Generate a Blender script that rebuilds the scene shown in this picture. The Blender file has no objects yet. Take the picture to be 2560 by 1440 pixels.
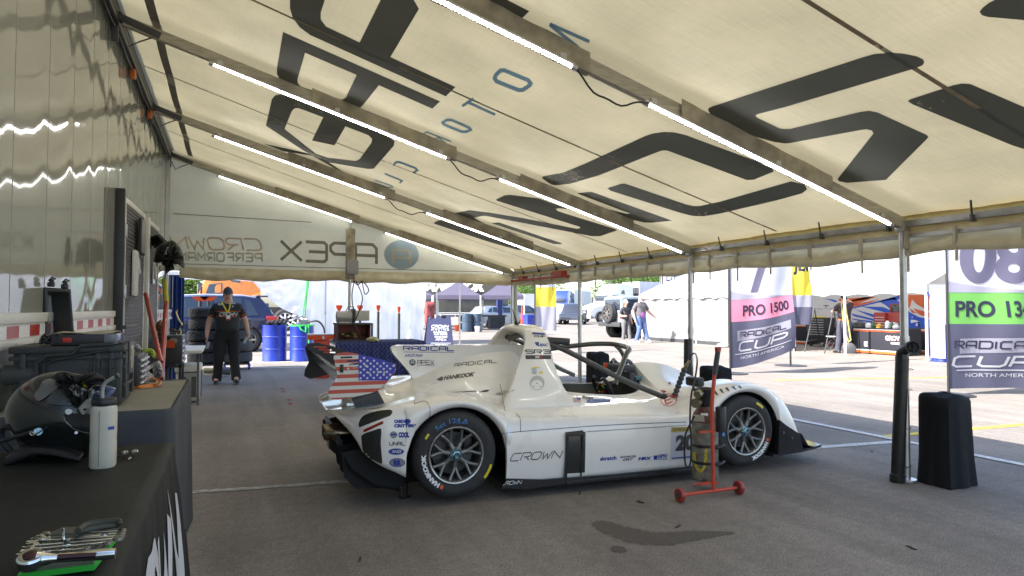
import bpy, bmesh, math, random
from math import sin, cos, pi, radians as R
from mathutils import Vector, Matrix, Quaternion
from mathutils.bvhtree import BVHTree
random.seed(7)
S = bpy.context.scene
COL = S.collection
# ---------------------------------------------------------------- camera
F_PX = 1638.0
cam_d = bpy.data.cameras.new('camera'); cam = bpy.data.objects.new('camera', cam_d); COL.objects.link(cam)
cam_d.sensor_width = 36; cam_d.lens = 36*F_PX/2560; cam_d.clip_start = .05; cam_d.clip_end = 3000
YAW, PITCH, ROLL = R(23.275), R(1.816), R(.149)
Fw = Vector((sin(YAW)*cos(PITCH), cos(YAW)*cos(PITCH), sin(PITCH)))
Rt0 = Vector((cos(YAW), -sin(YAW), 0)); Up0 = Rt0.cross(Fw)
Rt = Rt0*cos(ROLL)+Up0*sin(ROLL); Up = Up0*cos(ROLL)-Rt0*sin(ROLL)
EYE = Vector((0, 0, 1.3))
M3 = Matrix((Rt, Up, -Fw)).transposed()
cam.matrix_world = Matrix.Translation(EYE) @ M3.to_4x4()
S.camera = cam
# ---------------------------------------------------------------- daylight
SUN_EL, SUN_AZ = R(42), R(-94)     # shadows fall towards +x
SUN_TO = Vector((cos(SUN_EL)*sin(SUN_AZ), cos(SUN_EL)*cos(SUN_AZ), sin(SUN_EL)))
w = bpy.data.worlds.new('World'); S.world = w; w.use_nodes = True
nt = w.node_tree; bg = nt.nodes['Background']
sky = nt.nodes.new('ShaderNodeTexSky'); sky.sky_type = 'NISHITA'; sky.sun_disc = False
sky.sun_elevation = SUN_EL; sky.sun_rotation = SUN_AZ % (2*pi); sky.dust_density = 2.0; sky.air_density = 1.0
nt.links.new(sky.outputs[0], bg.inputs[0]); bg.inputs[1].default_value = .15
sl = bpy.data.lights.new('sun', 'SUN'); sl.energy = 5.0; sl.angle = R(.5); sl.color = (1, .975, .94)
so = bpy.data.objects.new('sun', sl); COL.objects.link(so); so.rotation_euler = SUN_TO.to_track_quat('Z', 'Y').to_euler()
S.view_settings.view_transform = 'Standard'; S.view_settings.look = 'None'; S.view_settings.gamma = 1
S.view_settings.exposure = 1.62
S.render.engine = 'CYCLES'
S.cycles.max_bounces = 8; S.cycles.diffuse_bounces = 5; S.cycles.transparent_max_bounces = 12
# ---------------------------------------------------------------- photo measuring helpers
def ray(px, py): return Fw + Rt*((px-1280)/F_PX) + Up*((720-py)/F_PX)
def G(px, py, z=0.0): d = ray(px, py); return EYE + d*((z-1.3)/d.z)
def YP(px, py, y): d = ray(px, py); return EYE + d*(y/d.y)
def XP(px, py, x): d = ray(px, py); return EYE + d*(x/d.x)
def DP(px, py, dep): return EYE + ray(px, py)*dep
def depth(p): return (Vector(p)-EYE).dot(Fw)
# ---------------------------------------------------------------- materials
MATS = {}
def lin(c): return tuple(((x/255)/12.92 if x/255 <= .04045 else (((x/255)+.055)/1.055)**2.4) for x in c)
def mat(name, col, rough=.6, metal=0, var=.12, scale=6, bump=0, bscale=60, coat=0, emit=None, es=1, trans=0, tcol=None, spec=.5, alpha=1, aniso=None, sheen=0):
    if name in MATS: return MATS[name]
    m = bpy.data.materials.new(name); m.use_nodes = True; n = m.node_tree; b = n.nodes['Principled BSDF']
    b.inputs['Roughness'].default_value = rough; b.inputs['Metallic'].default_value = metal
    b.inputs['Specular IOR Level'].default_value = spec
    if coat: b.inputs['Coat Weight'].default_value = coat; b.inputs['Coat Roughness'].default_value = .04
    if sheen: b.inputs['Sheen Weight'].default_value = sheen
    tc = n.nodes.new('ShaderNodeTexCoord')
    if var:
        no = n.nodes.new('ShaderNodeTexNoise'); no.inputs['Scale'].default_value = scale; no.inputs['Detail'].default_value = 5
        if aniso:
            mp = n.nodes.new('ShaderNodeMapping'); mp.inputs['Scale'].default_value = aniso
            n.links.new(tc.outputs['Object'], mp.inputs[0]); n.links.new(mp.outputs[0], no.inputs['Vector'])
        else: n.links.new(tc.outputs['Object'], no.inputs['Vector'])
        rp = n.nodes.new('ShaderNodeValToRGB'); rp.color_ramp.elements[0].position = .3; rp.color_ramp.elements[1].position = .7
        rp.color_ramp.elements[0].color = tuple(c*(1-var) for c in col)+(1,); rp.color_ramp.elements[1].color = tuple(min(1, c*(1+var*.6)) for c in col)+(1,)
        n.links.new(no.outputs[0], rp.inputs[0]); n.links.new(rp.outputs[0], b.inputs['Base Color'])
        csrc = rp.outputs[0]
        mr = n.nodes.new('ShaderNodeMapRange'); mr.inputs['To Min'].default_value = max(0.02, rough-.08); mr.inputs['To Max'].default_value = min(1, rough+.1)
        n.links.new(no.outputs[0], mr.inputs[0]); n.links.new(mr.outputs[0], b.inputs['Roughness'])
    else: b.inputs['Base Color'].default_value = tuple(col)+(1,); csrc = None
    if bump:
        bn = n.nodes.new('ShaderNodeTexNoise'); bn.inputs['Scale'].default_value = bscale; bn.inputs['Detail'].default_value = 4
        if aniso: n.links.new(mp.outputs[0], bn.inputs['Vector'])
        else: n.links.new(tc.outputs['Object'], bn.inputs['Vector'])
        bp = n.nodes.new('ShaderNodeBump'); bp.inputs['Strength'].default_value = min(1, bump); bp.inputs['Distance'].default_value = .01*max(1, bump)
        n.links.new(bn.outputs[0], bp.inputs['Height']); n.links.new(bp.outputs[0], b.inputs['Normal'])
    if emit: b.inputs['Emission Color'].default_value = tuple(emit)+(1,); b.inputs['Emission Strength'].default_value = es
    if alpha < 1: b.inputs['Alpha'].default_value = alpha
    if trans:
        o = n.nodes['Material Output']; t = n.nodes.new('ShaderNodeBsdfTranslucent'); t.inputs[0].default_value = tuple(tcol or col)+(1,)
        mx = n.nodes.new('ShaderNodeMixShader'); mx.inputs[0].default_value = trans
        n.links.new(b.outputs[0], mx.inputs[1]); n.links.new(t.outputs[0], mx.inputs[2]); n.links.new(mx.outputs[0], o.inputs[0])
    MATS[name] = m; return m
def glass(name, col=(.02, .025, .03), rough=.04):
    return mat(name, col, rough, 0, 0, spec=.8, coat=.6)
white_paint = mat('gloss_white_paint', (.84, .81, .765), .28, 0, .03, 3, coat=.8)
blk = mat('satin_black', (.018, .018, .02), .42, 0, .2)
blk_matt = mat('matt_black', (.022, .022, .024), .75, 0, .25, bump=.1)
carbon = mat('carbon_black', (.02, .021, .024), .28, 0, .3, 160, coat=.4)
rubber = mat('tyre_rubber', (.03, .03, .031), .7, 0, .35, 30, bump=.3, bscale=150)
alu = mat('galvanised_alu', (.52, .52, .52), .34, .9, .15, 12)
steel = mat('brushed_steel', (.45, .45, .44), .3, 1, .15, 20)
chrome = mat('chrome', (.75, .75, .72), .14, 1, .05)
white_plastic = mat('white_plastic', (.7, .7, .68), .45, 0, .05)
redm = mat('red_enamel', (.33, .028, .02), .35, 0, .15, coat=.3)
orange_pl = mat('orange_plastic', (.75, .09, .015), .45, 0, .08)
bluem = mat('blue_enamel', (.02, .045, .38), .35, 0, .12, coat=.3)
grey_pl = mat('grey_plastic', (.28, .29, .29), .5, 0, .08)
dgrey = mat('dark_grey_plastic', (.05, .052, .055), .5, 0, .15)
navy_cloth = mat('navy_cloth', (.02, .03, .12), .9, 0, .2, 8, bump=.3)
decal_dark = mat('decal_charcoal', (.045, .045, .048), .4, 0, 0)
decal_blue = mat('decal_blue', (.02, .045, .3), .4, 0, 0)
decal_white = mat('decal_white', (.75, .75, .75), .45, 0, 0)
decal_red = mat('decal_red', (.5, .03, .02), .45, 0, 0)
decal_yellow = mat('decal_yellow', (.75, .6, .03), .45, 0, 0)
skin = mat('skin', (.55, .32, .23), .55, 0, .08, 20)
glass_dark = glass('dark_glass')
# ---------------------------------------------------------------- objects
WM = {}
def thing(name, label, cat, loc=(0, 0, 0), rz=0, group=None, kind=None):
    o = bpy.data.objects.new(name, None); COL.objects.link(o); o.empty_display_size = .1
    o.location = loc; o.rotation_euler = (0, 0, rz)
    tag(o, label, cat, group, kind)
    WM[o.name] = Matrix.Translation(Vector(loc)) @ Matrix.Rotation(rz, 4, 'Z')
    return o
def tag(o, label=None, cat=None, group=None, kind=None):
    if label: o['label'] = label
    if cat: o['category'] = cat
    if group: o['group'] = group
    if kind: o['kind'] = kind
    return o
def rootm(o):
    while o.parent: o = o.parent
    return WM.get(o.name, Matrix())
def dup(root, loc=None, rz=None, label=None, group=None):
    r = root.copy(); COL.objects.link(r)
    if loc is not None: r.location = loc
    if rz is not None: r.rotation_euler = (0, 0, rz)
    if label: r['label'] = label
    if group: r['group'] = group
    def rec(a, b):
        for ch in list(a.children):
            c = ch.copy(); COL.objects.link(c); c.parent = b; rec(ch, c)
    rec(root, r)
    WM[r.name] = Matrix.Translation(r.location) @ Matrix.Rotation(r.rotation_euler.z, 4, 'Z')
    return r
def fr(p0, p1):
    d = (Vector(p1)-Vector(p0)); l = d.length; d = d/l if l else Vector((0, 0, 1))
    a = Vector((0, 0, 1)) if abs(d.z) < .9 else Vector((1, 0, 0))
    u = d.cross(a).normalized(); v = d.cross(u).normalized(); return d, u, v
class MB:
    def __init__(s): s.v = []; s.f = []; s.mi = []; s.ms = []; s.cm = 0
    def use(s, m):
        if m not in s.ms: s.ms.append(m)
        s.cm = s.ms.index(m); return s
    def add(s, vs, fs):
        o = len(s.v); s.v += [Vector(v) for v in vs]
        for f in fs: s.f.append([i+o for i in f]); s.mi.append(s.cm)
        return s
    def box(s, c, d, rz=0, M=None, bev=0):
        x, y, z = d[0]/2, d[1]/2, d[2]/2
        if bev:
            b = min(bev, x*.9, y*.9, z*.9)
            bm = bmesh.new(); bmesh.ops.create_cube(bm, size=1)
            for v in bm.verts: v.co = Vector((v.co.x*2*x, v.co.y*2*y, v.co.z*2*z))
            bmesh.ops.bevel(bm, geom=bm.edges[:]+bm.verts[:], offset=b, segments=2, profile=.6, affect='EDGES')
            vs = [v.co.copy() for v in bm.verts]; bm.verts.index_update(); fs = [[v.index for v in f.verts] for f in bm.faces]; bm.free()
        else:
            vs = [Vector((i*x, j*y, k*z)) for i in (-1, 1) for j in (-1, 1) for k in (-1, 1)]
            fs = [(0, 1, 3, 2), (4, 6, 7, 5), (0, 4, 5, 1), (2, 3, 7, 6), (0, 2, 6, 4), (1, 5, 7, 3)]
        T = M if M is not None else Matrix.Translation(Vector(c)) @ Matrix.Rotation(rz, 4, 'Z')
        return s.add([T @ v for v in vs], fs)
    def b2(s, a, b, bev=0):
        a, b = Vector(a), Vector(b); return s.box((a+b)/2, [abs(q) for q in (b-a)], bev=bev)
    def beam(s, p0, p1, w, h, up=(0, 0, 1), bev=0):
        p0, p1 = Vector(p0), Vector(p1); d = (p1-p0); l = d.length; d.normalize(); sd = d.cross(Vector(up))
        if sd.length < 1e-4: sd = d.cross(Vector((1, 0, 0)))
        sd.normalize(); u = sd.cross(d)
        T = Matrix((d, sd, u)).transposed().to_4x4(); T.translation = (p0+p1)/2
        return s.box(None, (l, w, h), M=T, bev=bev)
    def cyl(s, p0, p1, r0, r1=None, n=16, caps=True):
        r1 = r0 if r1 is None else r1; d, u, v = fr(p0, p1); vs = []; fs = []
        for p, r in ((Vector(p0), r0), (Vector(p1), r1)):
            for i in range(n): a = 2*pi*i/n; vs.append(p+u*cos(a)*r+v*sin(a)*r)
        for i in range(n): j = (i+1) % n; fs.append((i, j, n+j, n+i))
        if caps: fs.append(list(range(n))[::-1]); fs.append(list(range(n, 2*n)))
        return s.add(vs, fs)
    def tube(s, pts, r, n=8, closed=False, caps=True):
        pts = [Vector(p) for p in pts]; m = len(pts); rs = r if isinstance(r, (list, tuple)) else [r]*m
        vs = []; fs = []; pu = None
        for k, p in enumerate(pts):
            if closed: d = pts[(k+1) % m]-pts[k-1]
            else: d = pts[min(k+1, m-1)]-pts[max(k-1, 0)]
            d.normalize()
            if pu is None:
                a = Vector((0, 0, 1)) if abs(d.z) < .9 else Vector((1, 0, 0)); pu = d.cross(a).normalized()
            u = (pu-d*pu.dot(d)).normalized(); v = d.cross(u); pu = u
            for i in range(n): a = 2*pi*i/n; vs.append(p+(u*cos(a)+v*sin(a))*rs[k])
        for k in range(m if closed else m-1):
            b = ((k+1) % m)*n
            for i in range(n): j = (i+1) % n; fs.append((k*n+i, k*n+j, b+j, b+i))
        if caps and not closed: fs.append(list(range(n))[::-1]); fs.append(list(range((m-1)*n, m*n)))
        return s.add(vs, fs)
    def lathe(s, prof, c=(0, 0, 0), axis=(0, 0, 1), n=24, caps=True, a0=0, a1=2*pi):
        d = Vector(axis).normalized(); _, u, v = fr((0, 0, 0), d); vs = []; fs = []; c = Vector(c)
        full = abs(a1-a0-2*pi) < 1e-6; nn = n if full else n+1
        for r, h in prof:
            for i in range(nn): a = a0+(a1-a0)*i/n; vs.append(c+d*h+(u*cos(a)+v*sin(a))*r)
        for k in range(len(prof)-1):
            for i in range(n): j = (i+1) % nn; fs.append((k*nn+i, k*nn+j, (k+1)*nn+j, (k+1)*nn+i))
        if caps and full:
            if prof[0][0] > 1e-5: fs.append(list(range(n))[::-1])
            if prof[-1][0] > 1e-5: fs.append(list(range((len(prof)-1)*n, len(prof)*n)))
        return s.add(vs, fs)
    def grid(s, rows, close=False, flip=False):
        m, n = len(rows), len(rows[0]); vs = [p for r in rows for p in r]; fs = []
        for i in range(m-1):
            for j in range(n if close else n-1):
                k = (j+1) % n; q = (i*n+j, i*n+k, (i+1)*n+k, (i+1)*n+j); fs.append(q[::-1] if flip else q)
        return s.add(vs, fs)
    def prism(s, poly, vec):
        n = len(poly); vec = Vector(vec); a = [Vector(p) for p in poly]; vs = a+[p+vec for p in a]
        fs = [list(range(n))[::-1], list(range(n, 2*n))]+[(i, (i+1) % n, n+(i+1) % n, n+i) for i in range(n)]
        return s.add(vs, fs)
    def sphere(s, c, r, n=16, m=10, sc=(1, 1, 1), M=None):
        vs = []; fs = []; c = Vector(c)
        for i in range(m+1):
            t = pi*i/m
            for j in range(n):
                a = 2*pi*j/n; q = Vector((r*sc[0]*sin(t)*cos(a), r*sc[1]*sin(t)*sin(a), r*sc[2]*cos(t)))
                vs.append((M @ q if M is not None else q)+c)
        for i in range(m):
            for j in range(n): k = (j+1) % n; fs.append((i*n+j, (i+1)*n+j, (i+1)*n+k, i*n+k))
        return s.add(vs, fs)
    def build(s, name, m=None, parent=None, ang=35, world=False, solid=0, sub=0, bevel=0, flat=False, off=0):
        if world and parent is not None:
            I = rootm(parent).inverted(); s.v = [I @ v for v in s.v]
        me = bpy.data.meshes.new(name); me.from_pydata([tuple(v) for v in s.v], [], s.f)
        for q in (s.ms if s.ms else [m]): me.materials.append(q)
        if s.ms: me.polygons.foreach_set('material_index', s.mi)
        bm = bmesh.new(); bm.from_mesh(me); bmesh.ops.remove_doubles(bm, verts=bm.verts, dist=1e-5)
        bmesh.ops.dissolve_degenerate(bm, edges=bm.edges, dist=1e-6)
        bmesh.ops.recalc_face_normals(bm, faces=bm.faces); bm.to_mesh(me); bm.free()
        if not flat:
            me.polygons.foreach_set('use_smooth', [True]*len(me.polygons)); me.set_sharp_from_angle(angle=R(ang))
        o = bpy.data.objects.new(name, me); COL.objects.link(o)
        if parent is not None: o.parent = parent
        if solid:
            q = o.modifiers.new('t', 'SOLIDIFY'); q.thickness = solid; q.offset = off
        if bevel:
            q = o.modifiers.new('b', 'BEVEL'); q.width = bevel; q.segments = 2; q.limit_method = 'ANGLE'
        if sub:
            q = o.modifiers.new('s', 'SUBSURF'); q.levels = sub; q.render_levels = sub
        return o
def struct(name, mb, m, **k): o = mb.build(name, m, **k); o['kind'] = 'structure'; return o
def cr(P, n):            # Catmull-Rom through control points
    P = [Vector(p) for p in P]; out = []
    for i in range(len(P)-1):
        a = P[i-1] if i else P[0]*2-P[1]; b, c = P[i], P[i+1]; d = P[i+2] if i+2 < len(P) else P[-1]*2-P[-2]
        for k in range(n):
            t = k/n; out.append(.5*((2*b)+(c-a)*t+(2*a-5*b+4*c-d)*t*t+(3*b-a-3*c+d)*t**3))
    out.append(P[-1]); return out
def crgrid(rows, nu, nv):
    A = [cr(r, nv) for r in rows]; cols = [cr([A[i][j] for i in range(len(A))], nu) for j in range(len(A[0]))]
    return [[cols[j][i] for j in range(len(cols))] for i in range(len(cols[0]))]
# ---------------------------------------------------------------- flat lettering
STROKES = {
 'A': [[(0, 0), (0, .8), (.18, 1), (1, 1), (1, 0)], [(0, .42), (1, .42)]],
 'B': [[(0, 0), (0, 1), (.85, 1), (1, .85), (1, .6), (.9, .5), (0, .5)], [(.9, .5), (1, .4), (1, .15), (.85, 0), (0, 0)]],
 'C': [[(1, 1), (.18, 1), (0, .82), (0, .18), (.18, 0), (1, 0)]],
 'D': [[(0, 0), (0, 1), (.82, 1), (1, .82), (1, .18), (.82, 0), (0, 0)]],
 'E': [[(1, 1), (.12, 1), (0, .88), (0, .12), (.12, 0), (1, 0)], [(0, .5), (.85, .5)]],
 'F': [[(1, 1), (0, 1), (0, 0)], [(0, .5), (.8, .5)]],
 'G': [[(1, 1), (.18, 1), (0, .82), (0, .18), (.18, 0), (1, 0), (1, .5), (.5, .5)]],
 'H': [[(0, 0), (0, 1)], [(1, 0), (1, 1)], [(0, .5), (1, .5)]],
 'I': [[(.5, 0), (.5, 1)]], 'J': [[(1, 1), (1, .18), (.82, 0), (.18, 0), (0, .2)]],
 'K': [[(0, 0), (0, 1)], [(1, 1), (.15, .5), (1, 0)]], 'L': [[(0, 1), (0, 0), (1, 0)]],
 'M': [[(0, 0), (0, 1), (.5, .4), (1, 1), (1, 0)]], 'N': [[(0, 0), (0, 1), (1, 0), (1, 1)]],
 'O': [[(.18, 0), (0, .18), (0, .82), (.18, 1), (.82, 1), (1, .82), (1, .18), (.82, 0), (.18, 0)]],
 'P': [[(0, 0), (0, 1), (.82, 1), (1, .85), (1, .6), (.82, .42), (0, .42)]],
 'R': [[(0, 0), (0, 1), (.82, 1), (1, .85), (1, .6), (.82, .45), (.25, .45)], [(.5, .45), (1, 0)]],
 'S': [[(1, 1), (.15, 1), (0, .87), (0, .6), (.15, .5), (.85, .5), (1, .4), (1, .13), (.85, 0), (0, 0)]],
 'T': [[(0, 1), (1, 1)], [(.5, 1), (.5, 0)]], 'U': [[(0, 1), (0, .18), (.18, 0), (.82, 0), (1, .18), (1, 1)]],
 'W': [[(0, 1), (.22, 0), (.5, .7), (.78, 0), (1, 1)]], 'X': [[(0, 1), (1, 0)], [(1, 1), (0, 0)]],
 'Z': [[(0, 1), (1, 1), (0, 0), (1, 0)]], '3': [[(0, 1), (.85, 1), (1, .87), (1, .13), (.85, 0), (0, 0)], [(.2, .5), (1, .5)]],
}
def strokes2d(lines, t, z0=0.0, dz=.0002):
    """polylines -> list of (verts(x,y,z), faces); each line on its own hair-thin layer"""
    vs, fs = [], []
    for li, L in enumerate(lines):
        P = [Vector((a[0], a[1])) for a in L]; m = len(P); closed = (P[0]-P[-1]).length < 1e-6
        if closed: P = P[:-1]; m -= 1
        Ls, Rs = [], []
        for i in range(m):
            a = P[i-1] if (i or closed) else None; c = P[(i+1) % m] if (i < m-1 or closed) else None; b = P[i]
            d1 = (b-a).normalized() if a is not None else None; d2 = (c-b).normalized() if c is not None else None
            if d1 is None: d1 = d2
            if d2 is None: d2 = d1
            n1 = Vector((-d1.y, d1.x)); n2 = Vector((-d2.y, d2.x)); n = (n1+n2)
            if n.length < .2: n = n1
            n.normalize(); k = t/2/max(.45, n.dot(n1)); Ls.append(b+n*k); Rs.append(b-n*k)
        o = len(vs); z = z0+li*dz
        for a, b in zip(Ls, Rs): vs.append(Vector((a.x, a.y, z))); vs.append(Vector((b.x, b.y, z)))
        for i in range(m if closed else m-1):
            j = (i+1) % m; fs.append((o+2*i, o+2*i+1, o+2*j+1, o+2*j))
    return vs, fs
def word(txt, ww=1.0, gap=.35, t=.16, shear=0, asp=1.0):
    """techno lettering inside the unit square (x 0..1, y 0..1)"""
    lines = []; x = 0
    for ch in txt:
        if ch == ' ': x += ww*.6; continue
        cw = .12 if ch == 'I' else ww
        for L in STROKES[ch]: lines.append([(x+(a*cw if ch != 'I' else 0)+b*shear, b*asp) for a, b in L])
        x += cw+gap
    tot = x-gap+shear
    vs, fs = strokes2d(lines, t)
    for v in vs: v.x /= tot; v.y = (v.y/asp)
    return vs, fs
_bt = {}
def btext(txt, bold=.0, shear=0, res=6):
    """built-in font text normalised to the unit square"""
    key = (txt, bold, shear)
    if key in _bt: vs, fs = _bt[key]; return [v.copy() for v in vs], fs
    c = bpy.data.curves.new('t', 'FONT'); c.body = txt; c.offset = bold; c.shear = shear; c.resolution_u = res; c.fill_mode = 'FRONT'
    o = bpy.data.objects.new('t', c); COL.objects.link(o); dg = bpy.context.evaluated_depsgraph_get(); e = o.evaluated_get(dg); me = e.to_mesh()
    vs = [v.co.copy() for v in me.vertices]; fs = [tuple(p.vertices) for p in me.polygons]; e.to_mesh_clear()
    bpy.data.objects.remove(o); bpy.data.curves.remove(c)
    x0 = min(v.x for v in vs); x1 = max(v.x for v in vs); y0 = min(v.y for v in vs); y1 = max(v.y for v in vs)
    for v in vs: v.x = (v.x-x0)/(x1-x0); v.y = (v.y-y0)/(y1-y0); v.z = 0
    _bt[key] = (vs, fs); return [v.copy() for v in vs], fs
def outline(polys):
    """filled outline(s) with holes (even-odd)"""
    c = bpy.data.curves.new('t', 'CURVE'); c.dimensions = '2D'; c.fill_mode = 'BOTH'
    for P in polys:
        s = c.splines.new('POLY'); s.points.add(len(P)-1); s.use_cyclic_u = True
        for q, p in zip(s.points, P): q.co = (p[0], p[1], 0, 1)
    o = bpy.data.objects.new('t', c); COL.objects.link(o); dg = bpy.context.evaluated_depsgraph_get(); e = o.evaluated_get(dg); me = e.to_mesh()
    vs = [v.co.copy() for v in me.vertices]; fs = [tuple(p.vertices) for p in me.polygons]; e.to_mesh_clear()
    bpy.data.objects.remove(o); bpy.data.curves.remove(c); return vs, fs
def slice2d(vs, fs, step):
    bm = bmesh.new(); bv = [bm.verts.new(v) for v in vs]
    for f in fs:
        try: bm.faces.new([bv[i] for i in f])
        except ValueError: pass
    for ax in (0, 1):
        lo = min(v.co[ax] for v in bm.verts); hi = max(v.co[ax] for v in bm.verts); st = step[ax] if isinstance(step, (tuple, list)) else step
        k = math.floor(lo/st)+1
        while k*st < hi:
            co = [0, 0, 0]; co[ax] = k*st; no = [0, 0, 0]; no[ax] = 1
            bmesh.ops.bisect_plane(bm, geom=bm.verts[:]+bm.edges[:]+bm.faces[:], plane_co=co, plane_no=no); k += 1
    bm.verts.index_update(); out = [v.co.copy() for v in bm.verts]; of = [[v.index for v in f.verts] for f in bm.faces]; bm.free(); return out, of
def quadmap(q):
    """q: BL, BR, TR, TL in any vector space"""
    a, b, c, d = [Vector(p) for p in q]
    return lambda u, v: (a*(1-u)+b*u)*(1-v)+(d*(1-u)+c*u)*v
def bvh_of(objs):
    vs, fs = [], []; dg = bpy.context.evaluated_depsgraph_get()
    for o in objs:
        e = o.evaluated_get(dg); me = e.to_mesh(); k = len(vs); W = rootm(o)
        vs += [W @ v.co for v in me.vertices]; fs += [[i+k for i in p.vertices] for p in me.polygons]; e.to_mesh_clear()
    return BVHTree.FromPolygons(vs, fs)
def on_surface(bvh, off=.002):
    """photo pixel -> point lying on a modelled surface"""
    def f(px, py, z=0):
        d = ray(px, py).normalized(); h = bvh.ray_cast(EYE, d)
        if h[0] is None: return None
        n = h[1]; n = n if n.dot(d) < 0 else -n
        return h[0]+n*(off+z)
    return f
def sticker(name, shape, q, surf, m, parent, step=None, label=None):
    """lay a flat shape (unit square) on a surface; q = its four corners BL,BR,TR,TL as seen in the photo"""
    vs, fs = shape
    if step is None: step = .12
    vs, fs = slice2d(vs, fs, step); mp = quadmap([(p[0], p[1], 0) for p in q]) if q else None
    out = []; ok = []
    for v in vs:
        p = mp(v.x, v.y) if mp else v; r = surf(p.x, p.y, v.z); out.append(r if r is not None else Vector((0, 0, 0))); ok.append(r is not None)
    mb = MB(); mb.add(out, [f for f in fs if all(ok[i] for i in f)])
    if not mb.f: return None
    o = mb.build(name, m, parent, world=True, flat=True)
    if label: o['label'] = label
    return o
def rect(): return [Vector((0, 0, 0)), Vector((1, 0, 0)), Vector((1, 1, 0)), Vector((0, 1, 0))], [(0, 1, 2, 3)]
def disc(n=28): return [Vector((.5+.5*cos(2*pi*i/n), .5+.5*sin(2*pi*i/n), 0)) for i in range(n)], [tuple(range(n))]
def ringshape(t=.12, n=32):
    vs = []; fs = []
    for i in range(n):
        a = 2*pi*i/n; vs += [Vector((.5+.5*cos(a), .5+.5*sin(a), 0)), Vector((.5+(.5-t)*cos(a), .5+(.5-t)*sin(a), 0))]
    for i in range(n): j = (i+1) % n; fs.append((2*i, 2*i+1, 2*j+1, 2*j))
    return vs, fs
def star(cx, cy, r, z=0): return [Vector((cx+r*(1 if k % 2 == 0 else .42)*sin(pi*k/5), cy+r*(1 if k % 2 == 0 else .42)*cos(pi*k/5), z)) for k in range(10)]
def rq(x0, y0, x1, y1, dy=0): return [(x0, y1), (x1, y1+dy), (x1, y0+dy), (x0, y0)]
# ================================================================ ground
def ground_mat():
    m = bpy.data.materials.new('asphalt'); m.use_nodes = True; n = m.node_tree; b = n.nodes['Principled BSDF']; L = n.links
    tc = n.nodes.new('ShaderNodeTexCoord')
    def noise(sc, det=4, vec=None, rough=.5):
        x = n.nodes.new('ShaderNodeTexNoise'); x.inputs['Scale'].default_value = sc; x.inputs['Detail'].default_value = det; x.inputs['Roughness'].default_value = rough
        L.new(vec or tc.outputs['Object'], x.inputs['Vector']); return x.outputs[0]
    mp = n.nodes.new('ShaderNodeMapping'); mp.inputs['Rotation'].default_value = (0, 0, R(28)); mp.inputs['Scale'].default_value = (1, .07, 1); L.new(tc.outputs['Object'], mp.inputs[0])
    def mr(s, a, b_, c, d):
        x = n.nodes.new('ShaderNodeMapRange'); x.inputs[1].default_value = a; x.inputs[2].default_value = b_; x.inputs[3].default_value = c; x.inputs[4].default_value = d; L.new(s, x.inputs[0]); return x.outputs[0]
    def mul(a, b_):
        x = n.nodes.new('ShaderNodeMath'); x.operation = 'MULTIPLY'; L.new(a, x.inputs[0]); L.new(b_, x.inputs[1]); return x.outputs[0]
    v = mul(mul(mr(noise(120, 4, None, .75), .32, .68, .42, 1.62), mr(noise(1.1, 6), .3, .7, .86, 1.12)), mul(mr(noise(3.5, 5, mp.outputs[0]), .35, .65, .87, 1.1), mr(noise(14, 4), .35, .62, .9, 1.05)))
    vo = n.nodes.new('ShaderNodeTexVoronoi'); vo.inputs['Scale'].default_value = 95; L.new(tc.outputs['Object'], vo.inputs['Vector'])
    v = mul(v, mr(vo.outputs['Distance'], 0, .35, 1.25, .95)); v = mul(v, mr(noise(48, 8, None, .85), .35, .65, .74, 1.22)); v = mul(v, mr(noise(.35, 3), .3, .7, .9, 1.08))
    vm = n.nodes.new('ShaderNodeVectorMath'); vm.operation = 'SCALE'; vm.inputs[0].default_value = (.235, .206, .180); L.new(v, vm.inputs['Scale'])
    L.new(vm.outputs[0], b.inputs['Base Color']); b.inputs['Roughness'].default_value = .85; b.inputs['Specular IOR Level'].default_value = .3
    bp = n.nodes.new('ShaderNodeBump'); bp.inputs['Strength'].default_value = .5; bp.inputs['Distance'].default_value = .004
    L.new(noise(220, 2), bp.inputs['Height']); L.new(bp.outputs[0], b.inputs['Normal'])
    return m
gm = MB(); N = 24
xs = [-600, -200, -60, -20, -8, 0, 8, 20, 40, 80, 200, 900]; ys = [-200, -50, -10, 0, 6, 12, 20, 40, 80, 200, 900]
gm.grid([[Vector((x, y, 0)) for x in xs] for y in ys])
struct('ground', gm, ground_mat())
line_w = mat('worn_white_line', (.60, .58, .55), .8, 0, .35, 30); line_y = mat('worn_yellow_line', (.62, .47, .05), .8, 0, .3, 30)
def strip(name, p, q, wd, m, z=.004, rag=0):
    p, q = Vector((p[0], p[1], z)), Vector((q[0], q[1], z)); d = (q-p).normalized(); s = Vector((-d.y, d.x, 0))
    k = max(2, int((q-p).length/.12)); a = []; b = []
    for i in range(k+1):
        c = p.lerp(q, i/k); j = lambda: 1+random.uniform(-rag, rag); a.append(c+s*wd/2*j()); b.append(c-s*wd/2*j())
    mb = MB(); mb.grid([a, b]); return struct(name, mb, m, flat=True)
strip('painted_line', (-.25, 5.17), (1.1, 5.02), .085, mat('very_worn_line', (.40, .39, .37), .85, 0, .55, 22), rag=.35)
strip('painted_line', (1.1, 5.02), (6.05, 4.47), .10, line_w, rag=.08)
strip('painted_line', (6.13, 13.0), (6.13, -3.0), .10, line_w, .0075, rag=.08)
strip('yellow_line', (6.2, 4.70), (15, 4.2), .10, line_y, rag=.08)
strip('painted_line', (9.2, 9.2), (30, 4.0), .10, line_y, rag=.1)
for k in range(5):
    strip('painted_line', (-.6+.2*k, 15.4+1.6*k), (3.2, 15.0+1.6*k), .10, line_w, rag=.1)
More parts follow.
